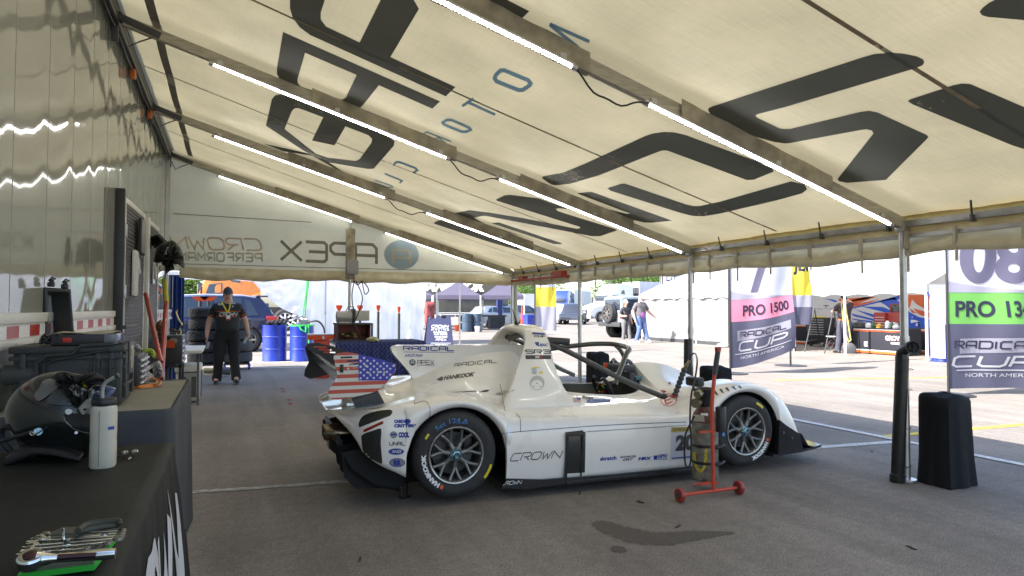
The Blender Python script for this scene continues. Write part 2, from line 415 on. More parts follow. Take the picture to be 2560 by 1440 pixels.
def blob(name, pts, m, z=.003):
    P = [G(x, y) for x, y in pts]; c = cr([Vector((p.x, p.y, z)) for p in P]+[Vector((P[0].x, P[0].y, z))], 6)[:-1]
    for q in c: q.x += random.uniform(-.006, .006); q.y += random.uniform(-.006, .006)
    vs, fs = outline([[(p.x, p.y) for p in c]]); mb = MB(); mb.add([Vector((v.x, v.y, z)) for v in vs], fs); return struct(name, mb, m, flat=True)
wet = mat('damp_asphalt', (.125, .105, .088), .8, 0, .3, 40, bump=.3, bscale=200)
def stain(name, spine, m):
    """soft edged stain: a spine of photo points with half widths, edge fades through the 'fade' attribute"""
    P = cr([Vector(G(x, y)) for x, y, w_ in spine], 8); Wd = cr([Vector((w_, 0, 0)) for x, y, w_ in spine], 8); rows = []; fade = []
    for i, (p, w_) in enumerate(zip(P, Wd)):
        d = (P[min(i+1, len(P)-1)]-P[max(i-1, 0)]).normalized(); s = Vector((-d.y, d.x, 0)); e = min(1, min(i, len(P)-1-i)/3)
        for k, (u, f) in enumerate(((-1.25, 0), (-.95, .85), (-.5, 1), (0, 1), (.5, 1), (.95, .85), (1.25, 0))):
            fade.append(f*e); q = p+s*u*w_.x*(1+.10*sin(i*1.7+k)+.06*sin(i*.61*k)); rows.append(Vector((q.x, q.y, .003)))
    n = 7; mb = MB(); mb.add(rows, [(i*n+j, i*n+j+1, (i+1)*n+j+1, (i+1)*n+j) for i in range(len(P)-1) for j in range(n-1)])
    me = bpy.data.meshes.new(name); me.from_pydata([tuple(v) for v in mb.v], [], mb.f); me.materials.append(m); at = me.attributes.new('fade', 'FLOAT', 'POINT'); at.data.foreach_set('value', fade)
    o = bpy.data.objects.new(name, me); COL.objects.link(o); o['kind'] = 'structure'
n_ = wet.node_tree; at_ = n_.nodes.new('ShaderNodeAttribute'); at_.attribute_name = 'fade'; tcn = n_.nodes.new('ShaderNodeTexCoord'); nz = n_.nodes.new('ShaderNodeTexNoise'); nz.inputs['Scale'].default_value = 22; nz.inputs['Detail'].default_value = 6; n_.links.new(tcn.outputs['Object'], nz.inputs['Vector'])
ml = n_.nodes.new('ShaderNodeMath'); ml.operation = 'MULTIPLY_ADD'; n_.links.new(nz.outputs[0], ml.inputs[0]); ml.inputs[1].default_value = .9; ml.inputs[2].default_value = -.45; ad_ = n_.nodes.new('ShaderNodeMath'); ad_.operation = 'ADD'; n_.links.new(ml.outputs[0], ad_.inputs[0]); n_.links.new(at_.outputs['Fac'], ad_.inputs[1])
rg = n_.nodes.new('ShaderNodeMapRange'); rg.inputs[1].default_value = .3; rg.inputs[2].default_value = .75; rg.inputs[4].default_value = .62; n_.links.new(ad_.outputs[0], rg.inputs[0]); n_.links.new(rg.outputs[0], n_.nodes['Principled BSDF'].inputs['Alpha'])
stain('damp_stain', [(1478, 1306, .03), (1505, 1312, .07), (1545, 1328, .09), (1600, 1343, .11), (1650, 1347, .10), (1700, 1343, .08), (1745, 1338, .07), (1790, 1335, .04), (1850, 1332, .015)], wet)
stain('damp_stain', [(1522, 1373, .02), (1545, 1374, .05), (1570, 1373, .02)], wet)
debris = mat('ground_litter', (.03, .028, .025), .8, 0, 0)
for k, (px, py) in enumerate([(900, 1400), (1600, 1257), (2278, 1372), (1450, 1235), (2180, 1130), (2385, 1220), (1695, 1318)]):
    p = G(px, py); a = random.uniform(0, 3); mb = MB(); mb.tube([p+Vector((cos(a)*t, sin(a)*t, .006+.004*sin(t*90))) for t in (-.03, -.01, .012, .03)], [.003, .006, .005, .002], 6)
    tag(mb.build('litter_twig', debris), 'tiny dark scrap lying on the asphalt floor', 'litter', 'dark scraps on the asphalt')
redspot = mat('red_rubber', (.3, .04, .03), .6, 0, .1)
for k, (px, py) in enumerate([(706, 972), (709, 980), (722, 1000), (726, 1010)]):
    p = G(px, py); mb = MB(); mb.lathe([(.03, 0), (.034, .006), (.02, .012), (0, .012)], p+Vector((0, 0, .001)), n=14)
    tag(mb.build('rubber_disc', redspot), 'small red rubber disc on the asphalt behind the race car', 'disc', 'small red discs on the floor')
# ================================================================ awning
XW, XE, ZW, ZE, PY, BAY = -.909, 4.737, 3.64, 1.99, 3.423, 2.529
YS = [PY+BAY*k for k in range(-1, 4)]; YEND = YS[-1]
def canz(x): return ZW+(x-XW)/(XE-XW)*(ZE-ZW)
def canopy_mat():
    m = bpy.data.materials.new('canopy_vinyl'); m.use_nodes = True; n = m.node_tree; L = n.links; b = n.nodes['Principled BSDF']; o = n.nodes['Material Output']
    tc = n.nodes.new('ShaderNodeTexCoord'); mp = n.nodes.new('ShaderNodeMapping'); mp.inputs['Scale'].default_value = (.5, 9, 1); L.new(tc.outputs['Object'], mp.inputs[0])
    def noise(sc, vec, det=6):
        x = n.nodes.new('ShaderNodeTexNoise'); x.inputs['Scale'].default_value = sc; x.inputs['Detail'].default_value = det; L.new(vec, x.inputs['Vector']); return x.outputs[0]
    a = noise(9, mp.outputs[0]); c = noise(1.6, tc.outputs['Object']); f = noise(60, mp.outputs[0], 3)
    mp2 = n.nodes.new('ShaderNodeMapping'); mp2.inputs['Scale'].default_value = (9, .5, 1); mp2.inputs['Rotation'].default_value = (0, 0, .06); L.new(tc.outputs['Object'], mp2.inputs[0]); h = noise(7, mp2.outputs[0])
    def rmp(s, a0, a1, p0=.35, p1=.65):
        r = n.nodes.new('ShaderNodeMapRange'); r.inputs[1].default_value = p0; r.inputs[2].default_value = p1; r.inputs[3].default_value = a0; r.inputs[4].default_value = a1; L.new(s, r.inputs[0]); return r.outputs[0]
    def mul(x, y):
        q = n.nodes.new('ShaderNodeMath'); q.operation = 'MULTIPLY'; L.new(x, q.inputs[0]); L.new(y, q.inputs[1]); return q.outputs[0]
    v = mul(mul(rmp(a, .95, 1.02), rmp(c, .88, 1.06)), mul(rmp(f, .97, 1.02), rmp(h, .975, 1.01)))
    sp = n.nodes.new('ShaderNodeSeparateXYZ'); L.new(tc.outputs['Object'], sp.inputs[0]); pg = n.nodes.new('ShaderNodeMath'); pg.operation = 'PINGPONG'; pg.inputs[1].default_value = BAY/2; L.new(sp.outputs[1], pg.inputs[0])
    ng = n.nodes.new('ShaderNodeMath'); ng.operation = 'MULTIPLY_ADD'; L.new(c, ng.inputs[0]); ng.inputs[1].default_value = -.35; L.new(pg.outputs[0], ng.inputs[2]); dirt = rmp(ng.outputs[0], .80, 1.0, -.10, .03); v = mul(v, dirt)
    s1 = n.nodes.new('ShaderNodeVectorMath'); s1.operation = 'SCALE'; s1.inputs[0].default_value = (.66, .60, .45); L.new(v, s1.inputs['Scale']); L.new(s1.outputs[0], b.inputs['Base Color'])
    s2 = n.nodes.new('ShaderNodeVectorMath'); s2.operation = 'SCALE'; s2.inputs[0].default_value = (.66, .565, .34); L.new(v, s2.inputs['Scale'])
    t = n.nodes.new('ShaderNodeBsdfTranslucent'); L.new(s2.outputs[0], t.inputs[0]); b.inputs['Roughness'].default_value = .55
    bp = n.nodes.new('ShaderNodeBump'); bp.inputs['Strength'].default_value = .8; bp.inputs['Distance'].default_value = .03; L.new(c, bp.inputs['Height']); L.new(bp.outputs[0], b.inputs['Normal'])
    mx = n.nodes.new('ShaderNodeMixShader'); mx.inputs[0].default_value = .225; L.new(b.outputs[0], mx.inputs[1]); L.new(t.outputs[0], mx.inputs[2]); L.new(mx.outputs[0], o.inputs[0])
    return m
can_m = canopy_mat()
wallcan = mat('awning_wall_fabric', (.62, .60, .48), .6, 0, .1, 3, bump=.4, bscale=7, trans=.4, tcol=(.66, .61, .43))
val_m = mat('dirty_valance', (.66, .61, .46), .75, 0, .3, 7, bump=.8, bscale=14, trans=.45, tcol=(.7, .62, .42))
beam_m = mat('grimy_rafter', (.42, .395, .31), .5, .15, .28, 9, aniso=(1, 6, 6))
sleeve_m = mat('stained_sleeve', (.36, .325, .235), .8, 0, .4, 8, bump=.6, bscale=16)
seam_m = mat('brown_seam_webbing', (.27, .22, .13), .8, 0, .25, 20)
aw = thing('awning', 'long cream fabric awning on rafters and poles sloping down from the white trailer', 'awning', (XE, YEND, 0))
def sag(x, y):
    v = ((y-YS[0])/BAY) % 1; u = (x-XW)/(XE-XW); return -.035*sin(pi*v)*sin(pi*min(1, max(0, u)))*1.0
mb = MB(); nx, ny = 60, 100
mb.grid([[Vector((XW+(XE+.10-XW)*i/nx, YS[0]+(YEND-YS[0]+.14)*j/ny, 0)) for i in range(nx+1)] for j in range(ny+1)])
for v in mb.v: v.z = canz(v.x)+.055+sag(v.x, v.y)+.006*sin(v.x*7+v.y*3)*sin(v.y*5)
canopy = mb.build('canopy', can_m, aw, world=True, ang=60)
seam_b = MB()
for k in range(4):
    y = YS[k]+BAY/2; seam_b.grid([[Vector((XW+.1+(XE-XW-.1)*i/40, y+dy, canz(XW+.1+(XE-XW-.1)*i/40)+.050+sag(XW+.1+(XE-XW-.1)*i/40, y))) for i in range(41)] for dy in (-.014, .014)])
seam_b.build('seam', seam_m, canopy, world=True)
sb = MB(); sb.grid([[Vector((x, YS[0]+(YEND-YS[0])*j/40, canz(x)+.044+.012*sin(j*1.3))) for x in (-.62, -.55)] for j in range(41)])
sb.build('flap_strip', mat('grey_flap', (.24, .22, .19), .8, 0, .2, 12), canopy, world=True)
for k, y in enumerate(YS):
    mb = MB()
    p0, p1 = Vector((XW+.10, y, canz(XW+.10)-.03)), Vector((XE, y, canz(XE)-.03)); mb.beam(p0, p1, .05, .085, bev=.006)
    r = mb.build('rafter', beam_m, aw, world=True)
    for a, b in ((.26, .50), (.62, .86)):      # fabric sleeves round the rafter
        mb = MB(); rows = []
        for i in range(15):
            t = a+(b-a)*i/14; p = p0.lerp(p1, t); wv = .034+.006*sin(i*1.7+k)
            rows.append([p+Vector((0, dy, dz)) for dy, dz in ((-wv-.004, .07), (-wv-.004, .0), (-wv, -.052-.004*sin(i*2.1)), (0, -.062), (wv, -.052), (wv+.004, 0), (wv+.004, .07))])
        mb.grid(rows); mb.build('sleeve', sleeve_m, r, world=True)
    mb = MB(); mb.beam(Vector((XW+.03, y, ZW-.02)), Vector((XW+.36, y, canz(XW+.36)-.04)), .062, .06, bev=.008); mb.cyl((XW+.06, y-.05, ZW-.03), (XW+.06, y+.05, ZW-.03), .035); mb.box((XW+.04, y, ZW-.12), (.05, .045, .22), bev=.01); mb.tube([(XW+.05, y+.03, ZW-.1), (XW+.12, y+.04, ZW-.25), (XW+.2, y+.03, ZW-.2), (XW+.3, y, canz(XW+.3)-.07)], .006)
    mb.build('hinge_bracket', dgrey, r, world=True)
    mb = MB(); mb.cyl((XE, y, 0.02), (XE, y, 1.93), .028, n=18); mb.cyl((XE, y, .005), (XE, y, .02), .07, n=18); mb.cyl((XE, y, 1.02), (XE, y, 1.10), .034, n=18); mb.box((XE, y, 1.93), (.08, .08, .07), bev=.01)
    mb.build('pole', alu, aw, world=True)
mb = MB(); mb.beam((XE, YS[0], 1.955), (XE, YEND, 1.955), .045, .05, bev=.006); mb.beam((XE, YS[0], 1.86), (XE, YEND, 1.86), .03, .03)
mb.build('eave_beam', mat('grey_eave_beam', (.3, .3, .3), .5, .5, .2, 20), aw, world=True)
for k in range(16):      # lacing clips along the eave
    y = YS[0]+k*.63+.1; mb = MB(); mb.tube([(XE-.10, y-.03, canz(XE-.1)+.03), (XE-.04, y, 1.93), (XE-.01, y+.01, 1.95)], .007, 6); mb.box((XE-.03, y, 1.935), (.05, .02, .05), bev=.004); mb.build('lacing', dgrey, aw, world=True)
mb = MB(); mb.grid([[Vector((XE+x, YS[0]+(YEND-YS[0]+.1)*j/200, z+.008*sin(j*.9+x*40)+.006*sin(j*2.3))) for x, z in ((.045, canz(XE+.045)+.085), (.075, canz(XE+.07)+.03), (.085, 1.95), (.07, 1.90), (.05, 1.86))] for j in range(201)])
mb.build('edge_flap', mat('sunlit_tan_hem', (.42, .34, .17), .8, 0, .35, 9, trans=.5, tcol=(.5, .38, .14)), canopy, world=True, ang=70)
# rolled valance along the eave and the end
def roll(pa, pb, out, top, bot, seed, name, hang=None):
    rnd = random.Random(seed); n = int((Vector(pb)-Vector(pa)).length/.06); pa, pb, out = Vector(pa), Vector(pb), Vector(out); rows = []; ph = rnd.random()*6
    for i in range(n+1):
        t = i/n; p = pa.lerp(pb, t); s = (pb-pa).length*t
        d = .012*sin(s*5+ph)+.010*sin(s*13+ph*2)+.006*sin(s*31); lo = bot+(hang(t) if hang else 0)+.014*sin(s*2.7+ph)+.008*sin(s*9)
        rows.append([p+out*a+Vector((0, 0, z)) for a, z in ((0, top), (-.012+d*.3, top*.6+lo*.4), (-.02+d, top*.3+lo*.7), (-.055+d, lo+.075), (-.068+d, lo+.035), (-.045+d, lo+.004), (-.01, lo), (.02, lo+.02), (.03, lo+.06), (.02, lo+.12))])
    mb = MB(); mb.grid(rows); return mb.build(name, val_m, aw, world=True, ang=70)
v1 = roll((XE+.045, YS[0], 0), (XE+.045, YEND, 0), (1, 0, 0), 1.95, 1.72, 3, 'valance', hang=lambda t: -.03*abs(sin(pi*t*5)))
rnd = random.Random(5)
for k in range(23):
    mb = MB(); y = YS[0]+k*.42+rnd.uniform(-.1, .1); l = rnd.uniform(.03, .1); mb.box((XE-.015, y, 1.76-l/2), (.004, .022, .16+l), rz=rnd.uniform(-.3, .3)); mb.box((XE-.030, y, 1.83), (.030, .018, .13)); mb.build('strap', mat('cream_strap', (.35, .32, .25), .8, 0, .1), v1, world=True)
# end wall: triangular fabric panel + rolled wall
mb = MB(); rows = []
for j in range(41):
    t = j/40; row = []
    for i in range(61):
        x = XW-.0+(XE-XW)*i/60; zt = canz(x)+.06; zb = 1.86; z = zb+(zt-zb)*t
        row.append(Vector((x, YEND+.06+.012*sin(x*3+z*4)+.008*sin(x*9-z*5)+.006*sin(x*2.1+z*17), z)))
    rows.append(row)
mb.grid(rows); endwall = mb.build('end_panel', wallcan, aw, world=True, ang=60)
roll((XW+.2, YEND+.04, 0), (XE, YEND+.04, 0), (0, 1, 0), 1.92, 1.75, 11, 'valance', hang=lambda t: -.02*abs(sin(pi*t*7)))
mb = MB(); mb.beam((XW+.1, YEND+.03, 1.965), (XE, YEND+.03, 1.965), .006, .012); mb.beam((XW+.1, YEND+.04, 2.72), (1.2, YEND+.04, 2.70), .006, .012); mb.build('seam', seam_m, endwall, world=True)
mb = MB(); mb.cyl((1.815, YEND, .01), (1.815, YEND, 1.9), .026); mb.cyl((1.815, YEND, 1.9), (1.815, YEND, canz(1.815)), .02); mb.build('pole', alu, aw, world=True)
mb = MB(); mb.grid([[Vector((1.815+dx, YEND-.03-abs(dx)*-.2, z)) for dx in (-.075, -.06, 0, .06, .075)] for z in (1.78, 2.0, 2.3, 2.62)]); mb.build('pole_sleeve', sleeve_m, aw, world=True, solid=.01)
mb = MB(); mb.beam((XW+.03, YEND, 1.5), (XW+.03, YEND, 3.6), .05, .05); mb.build('corner_post', alu, aw, world=True)
mb = MB(); mb.box((1.84, YEND-.09, 1.98), (.2, .07, .24), bev=.03); tag(mb.build('junction_box', grey_pl), 'light grey plastic box fixed to the middle pole of the far awning wall', 'box')
# traced lettering printed on the canopy (seen from below, mirrored)
bv_can = bvh_of([canopy]); scan = on_surface(bv_can, .004)
def letter_mat(name, col, tc):
    m = mat(name, col, .6, 0, .12, 4, trans=.35, tcol=tc)
    n = m.node_tree; b = n.nodes['Principled BSDF']; src = b.inputs['Base Color'].links[0].from_socket
    t = n.nodes.new('ShaderNodeTexCoord'); a = n.nodes.new('ShaderNodeTexNoise'); a.inputs['Scale'].default_value = 26; a.inputs['Detail'].default_value = 5; a.inputs['Roughness'].default_value = .72; n.links.new(t.outputs['Object'], a.inputs[0])
    c = n.nodes.new('ShaderNodeTexNoise'); c.inputs['Scale'].default_value = 1.7; n.links.new(t.outputs['Object'], c.inputs[0])
    ad = n.nodes.new('ShaderNodeMath'); ad.operation = 'ADD'; n.links.new(a.outputs[0], ad.inputs[0]); n.links.new(c.outputs[0], ad.inputs[1])
    r = n.nodes.new('ShaderNodeValToRGB'); r.color_ramp.elements[0].position = 1.27/2; r.color_ramp.elements[1].position = 1.30/2
    hf = n.nodes.new('ShaderNodeMath'); hf.operation = 'MULTIPLY'; hf.inputs[1].default_value = .5; n.links.new(ad.outputs[0], hf.inputs[0]); n.links.new(hf.outputs[0], r.inputs[0])
    mx = n.nodes.new('ShaderNodeMix'); mx.data_type = 'RGBA'; n.links.new(r.outputs[0], mx.inputs[0]); n.links.new(src, mx.inputs[6]); mx.inputs[7].default_value = (.6, .56, .42, 1); n.links.new(mx.outputs[2], b.inputs['Base Color'])
    return m
ink = letter_mat('printed_charcoal', (.125, .13, .12), (.09, .10, .09)); inkb = mat('printed_blue', (.33, .50, .68), .6, 0, .1, 5, trans=.3, tcol=(.2, .4, .65))
def C1(p): return [(240+x/3, y/3) for x, y in p]
def C2(p): return [(640+x*.35156, y*.35156) for x, y in p]
def C3(p): return [(1060+x*.29168, 280+y*.29168) for x, y in p]
def C4(p): return [(1660+x*.35156, y*.35156) for x, y in p]
traced = [
 [C2([(250, -60), (243, 0), (243, 60), (262, 120), (310, 190), (385, 245), (1350, 682), (1420, 615), (957, 402), (1160, 60), (1115, -20), (1080, -60)]), C2([(505, -40), (490, 0), (462, 85), (462, 135), (500, 185), (738, 298), (905, -40)])],
 [C2([(193, 223), (150, 480), (150, 525), (170, 560), (690, 765), (735, 768), (762, 745), (875, 603), (1255, 770), (1310, 718)]), C2([(350, 372), (296, 560), (300, 590), (320, 612), (590, 705), (620, 703), (640, 690), (717, 530)])],
 [C1([(1275, 940), (1320, 740), (1345, 712), (1390, 703), (1440, 715), (2165, 1000), (2240, 1055), (2235, 1090), (2085, 1262), (2040, 1265), (1740, 1215), (1640, 1165), (1560, 1130)]), C1([(1415, 965), (1470, 830), (1490, 810), (1520, 808), (1705, 877), (1620, 1052), (1790, 1088), (1872, 945), (2045, 1012), (2072, 1040), (2065, 1070), (1978, 1190), (1948, 1205), (1740, 1180), (1650, 1150)])],
 [C1([(1250, 1074), (1340, 1092), (1640, 1158), (1700, 1185), (1860, 1290), (2040, 1370), (1960, 1345), (1800, 1265), (1620, 1165), (1400, 1132)])],
 [C3([(1010, 562), (1022, 548), (1200, 515), (1400, 430), (1900, 200), (1960, 180), (2060, 166), (2150, 170), (2250, 195)])+[(1776, 359), (1836, 381), (1931, 416), (1934, 428), (1885, 448), (1867, 449), (1843, 440), (1730, 398)]+C3([(2085, 326), (2045, 325), (2000, 340), (1700, 460), (1500, 540), (1250, 612), (1130, 626), (1095, 620), (1060, 600)])],
 [C3([(1573, 650), (1690, 612), (1720, 609), (1770, 625), (2250, 790), (2310, 803), (2360, 803), (2537, 765)])+[(1811, 500), (1978, 452), (2012, 460), (2018, 472), (2006, 482), (1941, 500), (1800, 533)]+C3([(2400, 890), (2300, 887), (2200, 862), (1600, 672)])],
 [C3([(1313, 694), (1420, 680), (1440, 682), (2127, 928), (1950, 946), (1885, 944), (1680, 897), (1440, 797), (1740, 870), (1768, 866), (1700, 842), (1330, 702)])],
 [C3([(617, 748), (690, 712), (740, 707), (980, 737), (1250, 832), (1160, 822), (1128, 828), (1150, 848), (1640, 1000), (1655, 1012), (1510, 1062), (1440, 1062), (840, 947), (530, 888), (500, 888), (430, 905), (520, 955), (870, 1070), (780, 1045), (430, 945), (320, 895), (270, 863), (390, 840), (560, 860), (840, 905), (1310, 998), (1343, 992), (1330, 980), (630, 760)])],
 [C3([(578, 950), (640, 943), (1182, 1122), (1176, 1131), (1110, 1129)])],
 [C3([(82, 948), (128, 926), (150, 926), (872, 1150), (835, 1180), (800, 1180), (560, 1112), (100, 960)])],
 [C4([(315, 780), (318, 765), (345, 752), (1420, 400), (1500, 378), (1600, 370), (1700, 375), (1800, 395), (1845, 418), (1852, 440), (1838, 460), (1790, 480), (870, 755), (665, 808), (652, 820), (665, 833), (820, 908), (850, 913), (900, 912), (1400, 790), (1460, 783), (1520, 795), (1870, 955), (1882, 970), (1870, 985), (1580, 1275), (1300, 1297), (1245, 1285), (1234, 1270), (1250, 1250), (1490, 945), (1480, 925), (1440, 915), (1400, 920), (900, 1013), (860, 1016), (780, 1005), (600, 955), (420, 870), (335, 815)])],
 [C4([(1733, 715), (1755, 700), (2060, 600), (2120, 588), (2180, 592), (2560, 755), (2760, 850), (2760, 1120), (2560, 1055), (2480, 1030), (1770, 738)])],
 [C4([(2245, 78), (2265, 50), (2310, 15), (2370, -15), (2450, -40), (2760, -60), (2760, 150), (2560, 137), (2300, 114), (2262, 102)])],
 [C2([(1530, -25), (1850, 152), (1868, 150), (1945, 75), (1760, -20)])],
]
for P in traced:
    vs, fs = outline(P); sticker('lettering', (vs, fs), None, scan, ink, canopy, step=14)
def bl(lines, t): return [( [(640+x*.35156, y*.35156) for x, y in L]) for L in lines], t*.35156
for lines, t in ([[(2090, 166), (2372, 292)], [(2092, 172), (2292, 334)], [(2072, 268), (2290, 334)]], 26), ([[(1698, 552), (1706, 530), (1740, 498), (1765, 495), (1935, 566), (1955, 590), (1945, 605), (1900, 635), (1870, 638), (1712, 575), (1698, 552)]], 30), ([[(1467, 752), (1548, 697)], [(1505, 722), (1702, 812)]], 20), ([[(1328, 868), (1360, 850), (1390, 850), (1515, 903), (1528, 918), (1495, 934), (1465, 934), (1338, 884), (1328, 868)]], 20), ([[(1218, 934), (1188, 952), (1205, 965), (1270, 988), (1300, 975)], [(1216, 936), (1388, 1003)], [(1300, 975), (1352, 1020)]], 10), ([[(975, 1172), (1000, 1150), (1020, 1150), (1135, 1193), (1148, 1208), (1118, 1228)]], 16), ([[(915, 1232), (1040, 1283), (1022, 1300)]], 12), ([[(845, 1277), (965, 1318), (972, 1328), (940, 1332), (830, 1292)]], 8):
    L, tt = bl(lines, t); vs, fs = strokes2d(L, tt); sticker('lettering', (vs, fs), None, scan, inkb, canopy, step=10)
# end wall print, mirrored
bv_end = bvh_of([endwall]); send = on_surface(bv_end, .004)
g1 = mat('faded_charcoal', (.27, .255, .20), .7, 0, .1, trans=.3, tcol=(.2, .2, .15)); g2 = mat('faded_red', (.57, .47, .35), .7, 0, .1, trans=.4, tcol=(.6, .42, .3)); g3 = mat('faded_sky', (.34, .42, .46), .7, 0, .1, trans=.35, tcol=(.3, .42, .5)); g4 = mat('faded_grey', (.46, .44, .34), .7, 0, .1, trans=.4, tcol=(.42, .4, .28))
def MQ(x0, y0, x1, y1, y0b, y1b): return [(x1, y1b), (x0, y1), (x0, y0), (x1, y0b)]   # mirrored quad
sticker('lettering', word('APEX', 1.15, .22, .16), MQ(702, 602, 941, 650, 612, 660), send, g1, endwall)
sticker('lettering', word('CROWN', 1.3, .25, .14, shear=.25), MQ(425, 592, 655, 622, 598, 626), send, g2, endwall)
sticker('lettering', word('PERFORMANCE', 1.0, .35, .2), MQ(400, 631, 655, 651, 634, 654), send, g4, endwall)
sticker('emblem', disc(), [(960, 672), (1047, 675), (1047, 600), (960, 600)], send, g3, endwall)
vs, fs = word('A', 1, .2, .14); sticker('lettering', (vs, fs), [(1026, 660), (982, 658), (982, 626), (1026, 626)], on_surface(bv_end, .006), can_m, endwall)
# stacked curtain rail clutter at the eave
mb = MB(); mb.beam((XE-.06, 8.75, 1.80), (XE-.06, 10.85, 1.80), .07, .035); mb.box((XE-.06, 9.0, 1.84), (.12, .3, .09)); mb.box((XE-.06, 10.4, 1.83), (.1, .2, .06))
tag(mb.build('red_bar', mat('red_aluminium', (.28, .035, .02), .45, .2, .15)), 'long dark red metal bar tucked along the far end of the awning eave', 'bar')
# ================================================================ LED tubes
led_on = mat('led_glow', (.9, .92, 1), .3, 0, 0, emit=(1.0, .97, .92), es=14); led_dim = mat('led_glow_end', (.9, .92, 1), .3, 0, 0, emit=(1.0, .97, .92), es=3.5)
led_case = mat('led_housing', (.5, .5, .52), .35, .6, .05)
def led(y, xa, xb, label, grp='LED tube lights under the rafters', dy=-.045):
    za, zb = canz(xa)-.105, canz(xb)-.105; t = thing('led_tube', label, 'light', (xa, y+dy, za), 0, grp)
    a, b = Vector((xa, y+dy, za)), Vector((xb, y+dy, zb)); d = (b-a).normalized()
    mb = MB(); mb.beam(a+Vector((0, 0, .012)), b+Vector((0, 0, .012)), .034, .014, bev=.003); mb.cyl(a-d*.02, a+d*.015, .019, n=12); mb.cyl(b-d*.015, b+d*.02, .019, n=12)
    for f in (.03, .5, .97): p = a.lerp(b, f); mb.box(p+Vector((0, .02, .035)), (.04, .03, .05))
    mb.build('housing', led_case, t, world=True)
    mb = MB(); n = int((b-a).length/.022)
    if y < YEND-1:
        for i in range(n): mb.box(a.lerp(b, (i+.5)/n)-Vector((0, 0, .004)), (.013, .015, .010))
    else: mb.cyl(a+d*.02, b-d*.02, .012, n=10)
    mb.build('emitter', led_on if y < YEND-1 else led_dim, t, world=True)
def ex(px, py, y): return YP(px, py, y).x
for y, pts in ((YS[1], ((1040, 0), (1425, 178), (1605, 258), (2212, 566))), (YS[2], ((530, 162), (1115, 398), (1240, 445), (1698, 628))), (YS[3], ((535, 336), (962, 492), (1060, 530), (1422, 660)))):
    a, b, c, d_ = [ex(px, py, y) for px, py in pts]; wd = {YS[1]: 'nearest', YS[2]: 'second', YS[3]: 'third'}[y]
    led(y, a if y > YS[1] else b-1.55*(d_-c)/1.6, b, f'glowing LED tube on the upper half of the {wd} rafter in view'); led(y, c, d_, f'glowing LED tube on the lower half of the {wd} rafter in view')
    zb, zc = canz(b)-.10, canz(c)-.10
    mb = MB(); mb.tube([Vector((b+(c-b)*t, y-.045+.02*sin(t*5), zb+(zc-zb)*t-.10*sin(pi*t)+.01*sin(t*17))) for t in [i/14 for i in range(15)]], .006, 6)
    tag(mb.build('led_cable', blk), f'thin black cable sagging between the two LED tubes of the {wd} rafter', 'cable', 'cables between LED tubes')
a, b, c, d_ = [ex(px, py, YEND) for px, py in ((545, 420), (880, 541), (960, 566), (1255, 671))]
led(YEND, a, b, 'glowing LED tube on the upper half of the far end rafter'); led(YEND, c, d_, 'glowing LED tube on the lower half of the far end rafter')
# ================================================================ trailer
def trailer_mat():
    m = bpy.data.materials.new('polished_white_panel'); m.use_nodes = True; n = m.node_tree; b = n.nodes['Principled BSDF']; L = n.links
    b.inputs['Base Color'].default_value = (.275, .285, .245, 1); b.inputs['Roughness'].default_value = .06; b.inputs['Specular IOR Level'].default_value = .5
    tc = n.nodes.new('ShaderNodeTexCoord'); mp = n.nodes.new('ShaderNodeMapping'); mp.inputs['Scale'].default_value = (1, 1.5, .3); L.new(tc.outputs['Object'], mp.inputs[0])
    no = n.nodes.new('ShaderNodeTexNoise'); no.inputs['Scale'].default_value = 1.6; no.inputs['Detail'].default_value = .3; L.new(mp.outputs[0], no.inputs['Vector'])
    bp = n.nodes.new('ShaderNodeBump'); bp.inputs['Strength'].default_value = .45; bp.inputs['Distance'].default_value = .014; L.new(no.outputs[0], bp.inputs['Height']); L.new(bp.outputs[0], b.inputs['Normal'])
    return m
tr = thing('race_trailer', 'tall glossy white race trailer side wall with red and white reflective rail on the left', 'trailer', (XW, 4, 0))
y0, y1 = -3.0, 15.0
mb = MB()
seams = [y0+k*.6 for k in range(31)]
for a in seams[:-1]:
    rows = []
    for i in range(7):
        t = i/6; y = a+.6*t; d = .0035*sin(pi*t)**.5 if 0 < t < 1 else 0; rows.append([Vector((XW-.0035+d, y, z)) for z in (1.27, 1.8, 2.4, 3.0, 3.62, 3.74)])
    mb.grid(rows)
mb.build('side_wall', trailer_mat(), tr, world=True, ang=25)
for a in seams[4:-1]:
    if a > 0: mb = MB(); mb.b2((XW-.004, a-.0015, 1.28), (XW-.002, a+.0015, 3.60)); mb.build('panel_joint', mat('joint_grey', (.33, .335, .29), .5, 0, 0), tr, world=True)  # thin grey strips along the panel seams
mb = MB(); mb.b2((XW-2.5, y0, 1.0), (XW-.012, y1, 3.74)); mb.build('box_body', mat('trailer_box', (.6, .6, .58), .5), tr, world=True)
rail_m = mat('painted_rub_rail', (.62, .62, .57), .38, .1, .06, 6)
mb = MB(); mb.b2((XW-.01, y0, 1.225), (XW+.022, y1, 1.275), bev=.006); mb.b2((XW-.01, y0, 1.155), (XW+.010, y1, 1.225)); mb.b2((XW-.01, y0, 1.115), (XW+.026, y1, 1.155), bev=.006)
for k in range(60): mb.cyl((XW+.026, y0+k*.3, 1.135), (XW+.030, y0+k*.3, 1.135), .006, n=6)
mb.build('rub_rail', rail_m, tr, world=True)
refl_r = mat('reflective_red', (.42, .03, .015), .3, 0, .1, 60); refl_w = mat('reflective_white', (.8, .8, .78), .3, 0, .05, 60)
y = 1.0; k = 0
